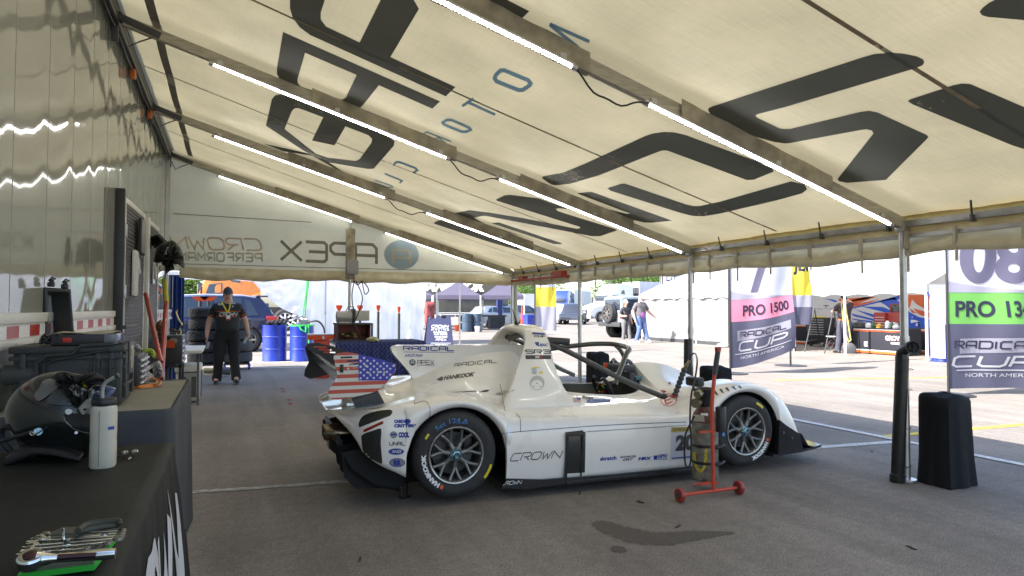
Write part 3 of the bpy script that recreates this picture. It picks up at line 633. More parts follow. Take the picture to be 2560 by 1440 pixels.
while y < 14.8:
    mb = MB(); mb.b2((XW+.008, y+.002, 1.160), (XW+.0125, y+.175, 1.215)); mb.build('red_reflector' if k % 2 == 0 else 'white_reflector', refl_r if k % 2 == 0 else refl_w, tr, world=True); y += .18; k += 1
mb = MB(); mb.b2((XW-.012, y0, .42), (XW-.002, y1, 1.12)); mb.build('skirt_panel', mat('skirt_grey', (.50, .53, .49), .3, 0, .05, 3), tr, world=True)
mb = MB(); mb.b2((XW-.0, y0, 3.60), (XW+.07, YEND, 3.70), bev=.01); mb.beam((XW+.06, y0, 3.56), (XW+.06, YEND, 3.56), .02, .05); mb.tube([(XW+.04, YS[0]+i*.3, 3.54-.03*abs(sin(i*.9))) for i in range(42)], .008, 6); mb.build('awning_rail', mat('dark_rail', (.06, .06, .065), .45, .4, .2), tr, world=True)
amber = mat('amber_lens', (.5, .12, .02), .25, 0, .1)
for y in (4.78, 7.0, 8.4):
    mb = MB(); mb.box((XW+.04, y, 3.50), (.05, .07, .11), bev=.015); mb.build('marker_lamp', amber, tr, world=True)
# two open side doors standing out from the wall
door_skin = mat('charcoal_door_skin', (.045, .045, .047), .5, 0, .1, 10, aniso=(1, 1, 18), bump=.5, bscale=6)
frame_al = mat('satin_door_frame', (.60, .60, .55), .35, .3, .05)
def door(y, x1, z0, z1, ylean, label):
    pass
dA = Vector((XW+.01, YP(290, 500, 1).y, 0))
def doorleaf(pA, pB, z0, z1, name):
    """vertical leaf between plan points pA and pB"""
    pA, pB = Vector((pA[0], pA[1], 0)), Vector((pB[0], pB[1], 0)); d = (pB-pA); L_ = d.length; d.normalize(); nrm = Vector((d.y, -d.x, 0))
    T = Matrix((d, nrm, Vector((0, 0, 1)))).transposed().to_4x4(); T.translation = pA
    def bx(mb, u0, u1, v0, v1, w0, w1, bev=0): mb.box(None, (u1-u0, v1-v0, w1-w0), M=T @ Matrix.Translation(((u0+u1)/2, (v0+v1)/2, (w0+w1)/2)), bev=bev)
    mb = MB(); rows = []; nz = 44
    bx(mb, .05, L_-.05, -.012, .012, z0+.05, z1-.05)
    for k in range(nz):
        z = z0+.05+(z1-z0-.1)*k/nz; bx(mb, .06, L_-.06, .012, .020, z+.004, z+(z1-z0-.1)/nz-.004)
    root = mb.build(name, door_skin, tr, world=True)
    mb = MB()
    for a, b, c, e in ((0, .05, z0, z1), (L_-.05, L_, z0, z1), (.05, L_-.05, z1-.05, z1), (.05, L_-.05, z0, z0+.05)): bx(mb, a, b, -.02, .024, c, e, .004)
    mb.build('door_frame', frame_al, root, world=True)
    mb = MB(); bx(mb, L_*.42, L_*.62, .024, .034, z0+.95, z0+1.2, .01); bx(mb, L_*.5, L_*.56, .034, .06, z0+1.0, z0+1.15, .01); mb.build('latch', steel, root, world=True)
    mb = MB()
    for f in (.18, .5, .82): bx(mb, -.03, .05, .02, .035, z0+(z1-z0)*f-.06, z0+(z1-z0)*f+.06, .004)
    mb.build('hinge', steel, root, world=True)
    return T, L_, root
T1, L1, r1 = doorleaf((XW+.045, 6.50), (XW+.075, 7.66), .62, 2.26, 'door')
T2, L2, r2 = doorleaf((XW+.075, 7.86), (XW+.10, 8.80), .62, 2.25, 'door')
mb = MB(); mb.box((XW+.03, 6.44, 1.46), (.09, .05, 1.72), bev=.008); mb.build('door_edge', blk, tr, world=True)
mb = MB(); mb.box((XW+.10, 7.76, 1.42), (.06, .08, 1.64), bev=.006); mb.build('door_post', frame_al, tr, world=True)
def tablet(T, u, v, z, wv, h, label, name, m, scr):
    t = thing(name, label, 'screen', tuple((T @ Vector((u, v, z)))))
    mb = MB(); mb.box(None, (wv, .025, h), M=T @ Matrix.Translation((u, v, z)), bev=.006); mb.build('casing', m, t, world=True)
    mb = MB(); mb.box(None, (wv-.03, .004, h-.03), M=T @ Matrix.Translation((u, v+.0145, z))); mb.build('face', scr, t, world=True)
    return t
tablet(T1, .68, .06, 1.98, .26, .34, 'black framed wall panel high on the first open trailer door', 'wall_panel', blk, mat('grey_panel_face', (.25, .26, .26), .5, 0, .3, 30))
tablet(T1, .45, .04, 1.62, .20, .42, 'white printed notice sheet on the first open trailer door', 'notice_sheet', white_plastic, mat('notice_print', (.62, .62, .62), .6, 0, .5, 70, aniso=(1, 1, 3)))
# ================================================================ race car
CW = Vector((1.392, 4.187, 0)); CD = Vector((2.395, -.091, 0)).normalized(); CA = math.atan2(CD.y, CD.x)
car = thing('race_car', 'white open cockpit race car with a stars and stripes wing end plate', 'race car', tuple(CW), CA)
WCAR = WM[car.name]; YC = .84
def interp(tab, x):
    if x <= tab[0][0]: return tab[0][1]
    if x >= tab[-1][0]: return tab[-1][1]
    for i in range(len(tab)-1):
        if tab[i][0] <= x <= tab[i+1][0]:
            x0, y0 = tab[i]; x1, y1 = tab[i+1]
            m0 = (y1-tab[i-1][1])/(x1-tab[i-1][0]) if i > 0 else (y1-y0)/(x1-x0)
            m1 = (tab[i+2][1]-y0)/(tab[i+2][0]-x0) if i+2 < len(tab) else (y1-y0)/(x1-x0)
            h = x1-x0; t = (x-x0)/h; return (2*t**3-3*t*t+1)*y0+(t**3-2*t*t+t)*h*m0+(-2*t**3+3*t*t)*y1+(t**3-t*t)*h*m1
ARCH_R, AX, FXC = .345, 0.01, 2.395
def edgez(X):
    for xc, z0 in ((AX, .31), (FXC, .31)):
        if abs(X-xc) < ARCH_R-.0001: return z0+math.sqrt(ARCH_R**2-(X-xc)**2)*.96
    if X < -.3: return interp([(-.75, .58), (-.70, .53), (-.64, .46), (-.60, .38), (-.5, .30), (-.4, .25), (-.32, .205)], X)
    if X > 2.7: return interp([(2.74, .10), (3.0, .10), (3.3, .10)], X)
    return .088
Zs = [(-.78, .60), (-.70, .615), (-.6, .625), (-.5, .635), (-.4, .66), (-.25, .687), (-.1, .705), (.05, .705), (.2, .66), (.33, .585), (.45, .550), (.7, .540), (1.1, .525), (1.5, .51), (1.85, .505), (1.98, .55), (2.08, .62), (2.2, .672), (2.35, .705), (2.48, .708), (2.62, .68), (2.75, .62), (2.85, .545), (2.93, .43), (2.98, .30), (3.02, .16), (3.05, .11)]
Yo = [(-.78, .42), (-.72, .26), (-.66, .14), (-.58, .05), (-.5, .0), (-.4, -.02), (-.3, -.03), (1.0, -.03), (2.0, -.03), (2.5, -.02), (2.8, 0), (3.05, .03)]
Ysh = [(-.78, .46), (-.70, .34), (-.6, .20), (-.5, .13), (-.3, .10), (0, .10), (.4, .06), (1.5, .06), (1.9, .07), (2.1, .10), (2.5, .12), (3.05, .14)]
Z4 = [(-.78, .58), (-.6, .61), (-.45, .62), (-.3, .66), (-.1, .72), (.1, .72), (.3, .66), (.5, .62), (.8, .63), (1.1, .63), (1.5, .60), (1.85, .585), (2.05, .63), (2.3, .69), (2.5, .69), (2.7, .62), (2.85, .50), (2.95, .35), (3.05, .15)]
Z5 = [(-.78, .57), (-.6, .60), (-.45, .63), (-.3, .67), (-.1, .72), (.1, .77), (.3, .80), (.5, .80), (.8, .72), (1.1, .66), (1.5, .65), (1.85, .69), (2.1, .68), (2.4, .55), (2.6, .45), (2.8, .36), (3.05, .22)]
Z6 = [(-.78, .57), (-.6, .60), (-.45, .64), (-.3, .69), (-.15, .74), (0, .80), (.2, .88), (.4, .94), (.6, .97), (.75, .96), (.85, .8), (1.0, .68), (1.5, .68), (1.8, .80), (2.0, .825), (2.2, .80), (2.4, .73), (2.6, .64), (2.8, .53), (3.05, .36)]
def yopen(X):   # cockpit rim
    if X < .93 or X > 1.90: return YC
    t = (X-.93)/.97; s = sin(pi*min(1, t*1.02)**.8) if t < 1 else 0
    return YC-(YC-.36)*max(0, s)**.42
XS = sorted(set([round(-.78+i*.03, 3) for i in range(129)]+[AX-ARCH_R-.001, AX-ARCH_R+.001, AX+ARCH_R-.001, AX+ARCH_R+.001, AX+ARCH_R+.012, FXC-ARCH_R-.001, FXC-ARCH_R+.001, FXC-ARCH_R-.012, FXC+ARCH_R-.001, FXC+ARCH_R+.001, .93, .945, .96, 1.89, 1.905, 1.875]))
XS = [x for x in XS if x <= 3.05]
def profile(X, side=0):
    ze, zs, yo, ys = edgez(X), interp(Zs, X), interp(Yo, X), interp(Ysh, X); ze = min(ze, zs-.02)
    yr = yopen(X); z4, z5, z6 = interp(Z4, X), interp(Z5, X), interp(Z6, X)
    zl = .44 if .36 < X < 2.04 else None
    ym = yo-.006 if zl is None else yo
    P = [(yo+(.02 if X > -.3 else .0), ze), (ym, ze*.62+zs*.38), (yo+.004, ze*.28+zs*.72), (yo+(ys-yo)*.38, zs-.02), (ys, zs), (max(ys+.06, ys*.45+.36*.55), zs*.5+z4*.5), (max(.36, ys+.08), z4)]
    if yr < YC-.001:
        yr2 = max(yr, .375); P[-1] = (min(.36, yr2-.015), z4)
        k = (yr2-.36)/(YC-.36); P += [(yr2*.5+P[-1][0]*.5, z4+(z5-z4)*k*.6), (yr2, z4+(z5-z4)*k+.008)]
    else: P += [(.6, z5), (YC, z6)]
    return P
def body_rows(mirror=False):
    rows = []
    for X in XS:
        C = cr([(0, p[0], p[1]) for p in profile(X)], 4); rows.append([Vector((X, (2*YC-c.y) if mirror else c.y, c.z)) for c in C])
    return rows
mb = MB(); mb.grid(body_rows()); mb.grid(body_rows(True))
body = mb.build('body', white_paint, car, ang=50, solid=.008, off=-1)
black_in = mat('wheel_well_black', (.012, .012, .013), .8, 0, .1)
for xc in (AX, FXC):      # wheel wells
    for s in (0, 1):
        mb = MB(); rows = []
        for i in range(15):
            a = pi*i/14; rows.append([Vector((xc+ARCH_R*cos(a), (y if s == 0 else 2*YC-y), .31+ARCH_R*.96*sin(a)) ) for y in (.0, .3)])
        mb.grid(rows); mb.prism([(xc-ARCH_R, .30 if s == 0 else 2*YC-.30, .10), (xc+ARCH_R, .30 if s == 0 else 2*YC-.30, .10), (xc+ARCH_R, .30 if s == 0 else 2*YC-.30, .45), (xc-ARCH_R, .30 if s == 0 else 2*YC-.30, .45)], (0, .01, 0)); mb.build('wheel_well', black_in, car)
mb = MB(); mb.prism([(-.35, .32, .09), (-.35, 2*YC-.32, .09), (.34, 2*YC-.3, .09), (.36, 2*YC, .09), (2.03, 2*YC, .09), (2.05, 2*YC-.3, .09), (3.0, 2*YC-.3, .09), (3.0, .3, .09), (2.05, .3, .09), (2.03, .0, .09), (.36, .0, .09), (.34, .3, .09)], (0, 0, .02))
mb.b2((-.35, .35, .11), (.4, 2*YC-.35, .45)); mb.b2((2.0, .35, .11), (2.9, 2*YC-.35, .40)); mb.b2((2.745, .03, .105), (2.93, 2*YC-.03, .36))
mb.build('floor', black_in, car)
mb = MB()          # side skirt blade with printed corner
mb.prism([(.315, -.034, .085), (.36, -.034, .145), (.62, -.034, .115), (1.2, -.034, .10), (2.02, -.034, .10), (2.02, -.034, .072), (.9, -.034, .07), (.5, -.036, .062)], (0, .02, 0)); mb.b2((.8, -.05, .068), (2.03, .1, .084))
skirt = mb.build('skirt', carbon, car)
# fin and engine cover ridge
mb = MB(); fin = cr([(.82, 0, .70), (.85, 0, .90), (.82, 0, .985), (.76, 0, 1.0), (.3, 0, 1.008), (-.1, 0, 1.014), (-.235, 0, 1.015), (-.275, 0, .995), (-.262, 0, .95), (-.20, 0, .88), (-.13, 0, .80), (-.10, 0, .72), (-.09, 0, .62)], 4)
nf = len(fin)
for y, sh in ((YC-.03, 0), ): pass
rows = []
for k, (dy, ins) in enumerate(((-.028, .012), (-.033, 0), (.033, 0), (.028, .012))):
    rows.append([Vector((p.x+(ins if p.x < 0 else -ins), YC+dy, p.z-ins*.6)) for p in fin])
mb.grid(rows)
for r in (rows[0], rows[-1]): mb.add(r, [list(range(nf))])
finob = mb.build('fin', white_paint, car, ang=40)
# roll hoop fairing arching over the driver
HP = [(.20, .575, .40, 1.12), (.26, .66, .46, .985), (.31, .77, .53, .935), (.37, .90, .60, .905), (.43, 1.02, .665, .90), (.50, 1.10, .705, .91), (.60, 1.145, .71, .92), (.72, 1.165, .695, .90), (YC, 1.17, .685, .89)]
HP = HP+[(2*YC-a, b, c, d) for a, b, c, d in HP[:-1][::-1]]
ctr = cr([(a, b, 0) for a, b, c, d in HP], 4); ra = cr([(c, d, 0) for a, b, c, d in HP], 4)
outer = []
for p, r in zip(ctr, ra):
    row = []
    for s, dp in ((0, -.05), (.03, -.012), (.12, .0), (.5, .006), (.88, .0), (.97, -.014), (1, -.06)):
        nrm = Vector((0, p.x-YC, (p.y-.55)*1.2)); nrm.normalize(); row.append(Vector((r.x+(r.y-r.x)*s, p.x, p.y))+nrm*dp)
    outer.append(row)
mb = MB(); mb.grid(outer); hoop = mb.build('roll_hoop_fairing', white_paint, car, ang=50, solid=.012, off=-1)
# cockpit tub
mb = MB(); rim = []
for side in (0, 1):
    for i in range(25):
        X = .935+.95*(i/24 if side == 0 else 1-i/24); pr = profile(X)[-1]; y = pr[0]; z = pr[1]; rim.append(Vector((X, y if side == 0 else 2*YC-y, z-.006)))
low = [Vector((YC*0+1.4+(p.x-1.4)*.96, YC+(p.y-YC)*.86, p.z-.13)) for p in rim]; bot = [Vector((1.4+(p.x-1.4)*.9, YC+(p.y-YC)*.72, .16)) for p in rim]
mid = [Vector((1.4+(p.x-1.4)*.97, YC+(p.y-YC)*.98, p.z-.05)) for p in rim]
mb.grid([rim, mid, low, bot], close=True); mb.add(bot, [list(range(len(bot)))])
tub = mb.build('cockpit_tub', mat('carbon_tub', (.03, .036, .028), .38, 0, .5, 240, coat=.2), car)
mb = MB(); mb.grid([[Vector((x, y, z)) for y in (.50, .62, 1.06, 1.18)] for x, z in ((.90, .78), (.98, .62), (1.05, .42), (1.15, .25), (1.4, .2))]); mb.sphere((.97, .62, .73), .07, sc=(.6, .8, 1)); mb.sphere((.97, 1.06, .73), .07, sc=(.6, .8, 1))
mb.build('seat', blk_matt, tub)
mb = MB()          # steering wheel (flat bottomed grips)
sc = Vector((1.50, YC-.14, .63)); T = Matrix.Translation(sc) @ Matrix.Rotation(R(-24), 4, 'Y')
def tw(y, z, x=0): return T @ Vector((x, y, z))
for s in (-1, 1): mb.tube([tw(s*a, b) for a, b in ((.05, .085), (.09, .095), (.125, .06), (.135, 0), (.12, -.06), (.085, -.085), (.05, -.07))], .016, 10)
mb.beam(tw(-.1, .0), tw(.1, 0), .02, .09, up=T.to_3x3() @ Vector((0, 0, 1)))
sw = mb.build('steering_wheel', blk, tub)
for m_, pts in ((decal_red, [(-.03, -.02), (.03, .03), (0, -.03)]), (mat('green_button', (.05, .4, .08), .4), [(.06, .0), (-.06, .02)]), (decal_yellow, [(.05, -.03), (-.05, .035)])):
    mb = MB()
    for y, z in pts: mb.cyl(tw(y, z, -.012), tw(y, z, -.024), .008, n=10)
    mb.build('buttons', m_, sw)
mb = MB(); mb.box((1.75, YC-.02, .79), (.14, .28, .05), bev=.02); mb.box((1.78, YC-.04, .70), (.05, .24, .10), bev=.01); mb.tube([(1.72, YC+.1, .82), (1.78, YC+.16, .84), (1.84, YC+.2, .80), (1.9, YC+.22, .79)], .016, 8)
mb.build('dashboard', dgrey, tub)
mb = MB(); mb.box((1.69, YC+.14, .79), (.02, .07, .05), bev=.004); mb.build('warning_tag', orange_pl, tub)
mb = MB(); mb.box((1.86, YC-.0, .70), (.08, .3, .03), bev=.005); mb.tube([(1.8, YC-.1, .66), (1.86, YC-.12, .69), (1.9, YC-.02, .70), (1.88, YC+.1, .69)], .01); mb.build('loom', mat('pale_blue_loom', (.12, .25, .32), .5, .2, .4, 60), tub)
# roll cage tubes
cage = mat('dark_cage_tube', (.055, .055, .05), .35, .1, .15, coat=.3)
def ct(pts, r=.021, name='roll_bar'):
    mb = MB(); mb.tube(cr([Vector(p) for p in pts], 6), r, 12); return mb.build(name, cage, car)
ct([(.80, .52, 1.055), (1.0, .44, .985), (1.4, .24, .76), (1.62, .12, .655), (1.68, .10, .628)], .021)
ct([(.80, 2*YC-.52, 1.055), (1.0, 2*YC-.44, .985), (1.4, 2*YC-.24, .76), (1.65, 2*YC-.13, .655)], .021)
ct([(.86, 2*YC-.42, .87), (1.2, 2*YC-.42, .925), (1.60, 2*YC-.46, .968), (1.80, 2*YC-.50, .975), (1.88, 1.12, .968), (1.86, .9, .955), (1.80, .76, .945), (1.72, .68, .91), (1.55, .52, .76), (1.48, .46, .68)], .022)
ct([(1.87, 1.12, .965), (1.95, 1.15, .90), (2.02, 1.18, .79)], .020)
ct([(.80, .60, 1.04), (.80, YC, 1.08), (.80, 2*YC-.6, 1.04)], .024)
mb = MB(); mb.cyl((.86, .50, 1.055), (1.06, .44, 1.04), .028, n=14); mb.build('camera_mount', dgrey, car)
mb = MB(); mb.sphere((1.70, .095, .625), .028, sc=(1.3, .8, .8)); mb.tube([(2.0, 1.16, .79), (2.04, 1.18, .81), (2.08, 1.2, .79), (2.1, 1.22, .77)], .02); mb.build('bar_foot', blk, car)
mb = MB(); mb.cyl((.73, YC-.1, 1.17), (.73, YC-.1, 1.19), .018, n=12); mb.tube([(.73, YC-.1, 1.18), (.725, YC-.1, 1.21), (.69, YC-.1, 1.30)], [.012, .006, .002], 8); mb.build('antenna', blk, car)
# rear wing, end plates
def plate(name, poly, y, th, m, slots=(), parent=car):
    vs, fs = outline([poly]+list(slots)); n = len(vs); mb = MB()
    mb.add([Vector((v.x, y, v.y)) for v in vs], fs); return mb.build(name, m, parent, solid=th, off=0, flat=True)
def rs(cx, cz, l, h=.016, a=-4, n=6):
    a = R(a); P = []
    for k in range(2*n):
        s = 1 if k < n else -1; b = -pi/2+pi*(k % n)/(n-1); b = b if s > 0 else b+pi
        x = s*l/2+cos(b)*h/2; z = sin(b)*h/2; P.append((cx+x*cos(a)-z*sin(a), cz+x*sin(a)+z*cos(a)))
    return P
def pp(px, py, Y):
    d = ray(px, py); nn = Vector((-CD.y, CD.x, 0)); k = Y+CW.dot(nn); t = k/(d.dot(nn)); P = EYE+d*t; return ((P-CW).dot(CD), P.z)
YP1 = .03
flagpix = [(836, 903), (834, 893), (840, 885), (862, 881), (885, 883), (925, 892), (960, 901), (984, 909), (990, 916), (988, 928), (975, 948), (958, 964), (940, 978), (905, 988), (870, 994), (845, 999), (828, 996), (820, 988), (822, 975), (830, 962), (838, 950), (843, 938)]
fp = [pp(x, y, YP1) for x, y in flagpix]; fpc = [(v.x, v.y) for v in cr([(a, b, 0) for a, b in fp]+[(fp[0][0], fp[0][1], 0)], 4)[:-1]]
def slotpx(x0, y0, x1, y1, h): a, b = pp(x0, y0, YP1), pp(x1, y1, YP1); l = math.hypot(b[0]-a[0], b[1]-a[1]); return rs((a[0]+b[0])/2, (a[1]+b[1])/2, l, h, math.degrees(math.atan2(b[1]-a[1], b[0]-a[0])))
slots = [slotpx(853, 894, 879, 893, .012), slotpx(868, 903, 900, 901, .011), slotpx(874, 911, 915, 908, .012), slotpx(886, 918, 934, 915, .010)]
def flag_mat():
    m = bpy.data.materials.new('striped_vinyl'); m.use_nodes = True; n = m.node_tree; b = n.nodes['Principled BSDF']; L = n.links; b.inputs['Roughness'].default_value = .35
    tc = n.nodes.new('ShaderNodeTexCoord'); sp = n.nodes.new('ShaderNodeSeparateXYZ'); L.new(tc.outputs['Object'], sp.inputs[0])
    mr = n.nodes.new('ShaderNodeMapRange'); mr.inputs[1].default_value = pp(850, 1003, YP1)[1]; mr.inputs[2].default_value = pp(860, 879, YP1)[1]; mr.inputs[3].default_value = 0; mr.inputs[4].default_value = 13
    L.new(sp.outputs[2], mr.inputs[0]); fl = n.nodes.new('ShaderNodeMath'); fl.operation = 'FLOOR'; L.new(mr.outputs[0], fl.inputs[0]); md = n.nodes.new('ShaderNodeMath'); md.operation = 'MODULO'; md.inputs[1].default_value = 2; L.new(fl.outputs[0], md.inputs[0])
    mx = n.nodes.new('ShaderNodeMix'); mx.data_type = 'RGBA'; L.new(md.outputs[0], mx.inputs[0]); mx.inputs[6].default_value = (.52, .075, .045, 1); mx.inputs[7].default_value = (.66, .65, .60, 1); L.new(mx.outputs[2], b.inputs['Base Color']); return m
wing = MB(); wing.use(carbon)
# main plane (aerofoil) between the end plates
def foil(x0, z0, ch, ang, y0, y1, name, th=.12):
    mb = MB(); sec = []
    for k in range(21):
        t = k/20; x = (1-cos(pi*2*t))/2 if False else abs(1-2*t); up = 1 if t < .5 else -1; xx = x**1.3; yt = th*(1.4*math.sqrt(xx)-.6*xx-.8*xx*xx*1.0)*(.5 if up > 0 else .25)
        cz = -.10*sin(pi*xx); X = xx*ch; Z = (up*max(0, yt)+cz)*ch; a = R(ang); sec.append((x0-(X*cos(a)-Z*sin(a)), z0+(X*sin(a)+Z*cos(a))))
    mb.grid([[Vector((x, y, z)) for x, z in sec] for y in (y0, y1)], close=True)
    for y in (y0, y1): mb.add([Vector((x, y, z)) for x, z in sec], [list(range(len(sec)))])
    return mb.build(name, carbon, car)
foil(-.50, .84, .30, 4, YP1+.004, 2*YC-YP1, 'wing_main_plane'); foil(-.74, .90, .13, 32, YP1+.004, 2*YC-YP1, 'wing_flap')
ep = plate('wing_end_plate', fpc, YP1, .005, flag_mat(), slots); ep['label'] = 'wing end plate printed with stars and red stripes'
farpix = [(762, 868), (770, 858), (795, 857), (830, 865), (872, 880), (880, 890), (868, 903), (845, 915), (858, 935), (835, 932), (800, 942), (775, 947), (760, 940), (762, 925), (772, 905)]
fpf = [pp(x, y, 2*YC-YP1) for x, y in farpix]; plate('wing_end_plate', fpf, 2*YC-YP1, .006, blk, [rs(pp(785+12*k, 866+7*k, 2*YC)[0]+.05, pp(790, 867+7*k, 2*YC)[1], .10, .012, -4) for k in range(3)])
# canton: blue field and stars on the near end plate
cant = [pp(x, y, YP1) for x, y in ((896, 884.5), (925, 891.5), (960, 900.5), (983, 908.5), (989.4, 917), (987, 928), (974, 947), (969, 951), (896, 951))]
vs, fs = outline([cant]); mb = MB(); mb.add([Vector((v.x, YP1-.0045, v.y)) for v in vs], fs); mb.build('blue_field', mat('flag_blue', (.025, .035, .42), .35, 0, 0), ep, flat=True)
mb = MB(); poly = cant
def inside(x, z):
    c = False; n = len(poly)
    for i in range(n):
        (x0, z0), (x1, z1) = poly[i], poly[i-1]
        if (z0 > z) != (z1 > z) and x < (x1-x0)*(z-z0)/(z1-z0)+x0: c = not c
    return c
X0, Z0 = pp(904, 890, YP1)
for r in range(9):
    for c in range(7):
        x = X0+.042*c+(.021 if r % 2 else 0)-.006; z = Z0-.0185*r*1.0+.006
        if all(inside(x+dx, z+dz) for dx, dz in ((.009, 0), (-.009, 0), (0, .009), (0, -.009))): st = star(x, z, .0105); mb.add([Vector((p.x, YP1-.0062, p.y)) for p in st], [list(range(10))])
mb.build('stars', decal_white, ep, flat=True)
mb = MB()
for px, py in ((870, 922), (893, 932), (914, 914), (922, 932), (945, 930), (960, 931)): x, z = pp(px, py, YP1); mb.cyl((x, YP1-.006, z), (x, YP1-.012, z), .008, n=10)
x, z = pp(854, 921, YP1); mb.build('bolts', steel, ep); mb = MB(); mb.box((x, YP1-.006, z), (.022, .006, .05), bev=.002); mb.build('dark_slot', blk, ep)
for y in (.42, 2*YC-.42):      # wing struts
    plate('wing_strut', [pp(878, 995, .42), pp(920, 983, .42), pp(943, 974, .42), pp(968, 1020, .42), pp(915, 1032, .42), pp(888, 1020, .42)], y, .012, carbon)
# tail: black diffuser, exhausts, lights
mb = MB()
for y in (.16, .38, .60, 1.08, 1.30, 1.52): mb.prism([(-.36, y, .10), (-.62, y, .12), (-.70, y, .20), (-.72, y, .36), (-.60, y, .38), (-.36, y, .36)], (0, .008, 0))
mb.grid([[Vector((x, y, z)) for y in (.10, .84, 1.58)] for x, z in ((-.34, .09), (-.5, .14), (-.66, .26), (-.70, .34))])
mb.b2((-.36, .2, .10), (-.30, 1.5, .62))
mb.build('diffuser', black_in, car)
mb = MB(); mb.b2((-.77, .47, .33), (-.76, .58, .47)); mb.prism([(-.64, .42, .28), (-.71, .42, .35), (-.73, .42, .42), (-.71, .42, .44), (-.68, .42, .37), (-.60, .42, .31)], (0, .84, 0)); mb.build('rear_valance', blk, car)
heat = mat('heat_tinted_steel', (.22, .17, .12), .22, 1, .45, 18)
for y in (.50, .62):
    mb = MB(); mb.lathe([(.042, 0), (.048, .01), (.048, .22), (.04, .26)], (-.80, y, .43), (1, -.0, 0), n=20, caps=False); mb.lathe([(.043, 0), (.041, .2), (.0, .2)], (-.80, y, .43), (1, 0, 0), n=20, caps=False); mb.build('exhaust_tip', heat, car, ang=50)
def outer_pt(X, Z, off=.004):
    """point on the body side at station X and height Z"""
    C = cr([(0, p[0], p[1]) for p in profile(X)], 6); best = min(C[:26], key=lambda c: abs(c.z-Z)); return Vector((X, best.y-off, Z))
bv_car = bvh_of([body, finob, hoop, skirt]); scar = on_surface(bv_car, .0016); scar2 = on_surface(bv_car, .0032)
grille = mat('black_mesh_grille', (.03, .034, .028), .5, .2, .6, 400)
def T3(pts): return [(800+x*.19447, 960+y*.19447) for x, y in pts]
def smoothpoly(P, n=4): return [(v.x, v.y) for v in cr([(a, b, 0) for a, b in P]+[(P[0][0], P[0][1], 0)], n)[:-1]]
def car_patch(name, P, m, s=scar, step=6, smooth=True, parent=body):
    vs, fs = outline([smoothpoly(P) if smooth else P]); return sticker(name, (vs, fs), None, s, m, parent, step=step)
car_patch('vent_grille', T3([(505, 560), (500, 500), (560, 410), (720, 352), (880, 333), (930, 352), (905, 405), (820, 440), (620, 515)]), grille)
car_patch('vent_grille', T3([(530, 670), (575, 635), (680, 600), (765, 573), (790, 600), (782, 760), (800, 1000), (780, 1020), (700, 985), (600, 930), (550, 840)]), grille)
car_patch('tail_lamp', T3([(556, 600), (575, 580), (800, 477), (818, 490), (812, 512), (580, 617), (560, 618)]), mat('red_lens', (.28, .02, .012), .2, 0, 0, coat=.5), smooth=False)
# body seams, latches, side duct
dk = mat('panel_gap', (.05, .048, .042), .8, 0, 0)
def seam(pts, wd=1.3, m=dk, s=scar, name='panel_gap'):
    P = [(v.x, v.y) for v in cr([(a, b, 0) for a, b in pts], 6)]; vs, fs = strokes2d([P], wd); return sticker(name, (vs, fs), None, s, m, body, step=9)
seam([(1253, 1084), (1300, 1079), (1400, 1071), (1500, 1064), (1600, 1059), (1716, 1055)], 1.6); seam([(1301, 1080), (1301, 1055), (1299, 1044), (1290, 1035)], 1.5)
seam([(1250, 960), (1256, 990), (1263, 1030)], 1.2); seam([(1036, 1010), (1060, 1003), (1072, 1012), (1075, 1030), (1071, 1050)], 1.2); seam([(1035, 1001), (1037, 1012)], 1.2)
duct = car_patch('side_duct', [(1422, 1086), (1464, 1079), (1462, 1181), (1417, 1184)], mat('duct_black', (.02, .024, .024), .35, 0, .1, coat=.5), smooth=False)
mb = MB()
d0 = [outer_pt(X, z, .006) for X, z in ((.80, .43), (.935, .435), (.93, .11), (.79, .105))]
mb.prism([d0[0], d0[1], d0[1]+Vector((-.015, -.028, -.02)), d0[0]+Vector((.0, -.02, -.015))], (0, 0, -.012)); mb.prism([d0[0]+Vector((-.004, -.02, -.01)), d0[0], d0[3], d0[3]+Vector((-.004, -.02, 0))], (.02, 0, 0)); mb.prism([d0[1]+Vector((0, -.02, -.01)), d0[1], d0[2], d0[2]+Vector((0, -.004, 0))], (-.01, 0, 0))
mb.build('duct_lip', carbon, car)
for q in ([(1268, 1112), (1277, 1112), (1277, 1066), (1268, 1066)], ):
    sticker('latch', disc(), [(1266, 1113), (1279, 1113), (1279, 1064), (1266, 1064)], scar, alu, body); sticker('latch_pin', rect(), [(1269, 1104), (1275, 1104), (1275, 1084), (1269, 1084)], scar2, steel, body)
sticker('latch', disc(), [(1238, 990), (1288, 979), (1286, 971), (1238, 982)], scar, alu, body)
sticker('fuel_cap_rim', disc(), [(1324, 976), (1361, 976), (1361, 939), (1324, 939)], scar, mat('cap_recess', (.50, .49, .46), .35), body); sticker('fuel_cap', disc(), [(1328, 974), (1356, 974), (1356, 950), (1328, 950)], scar2, white_paint, body)
for x in (1334, 1342, 1350): sticker('cap_bolt', disc(8), [(x-1.5, 960+abs(x-1342)), (x+1.5, 960+abs(x-1342)), (x+1.5, 957+abs(x-1342)), (x-1.5, 957+abs(x-1342))], on_surface(bv_car, .004), dgrey, body)
car_patch('slot', [(1122, 981), (1190, 977), (1191, 979), (1160, 981)], dk, smooth=False); car_patch('slot', [(1197, 981), (1212, 975), (1225, 975), (1218, 980)], dk, smooth=False)
for x, y in ((1674, 958), (1541, 977)): sticker('bung', disc(10), [(x-3, y+3), (x+3, y+3), (x+3, y-3), (x-3, y-3)], scar, blk, body)
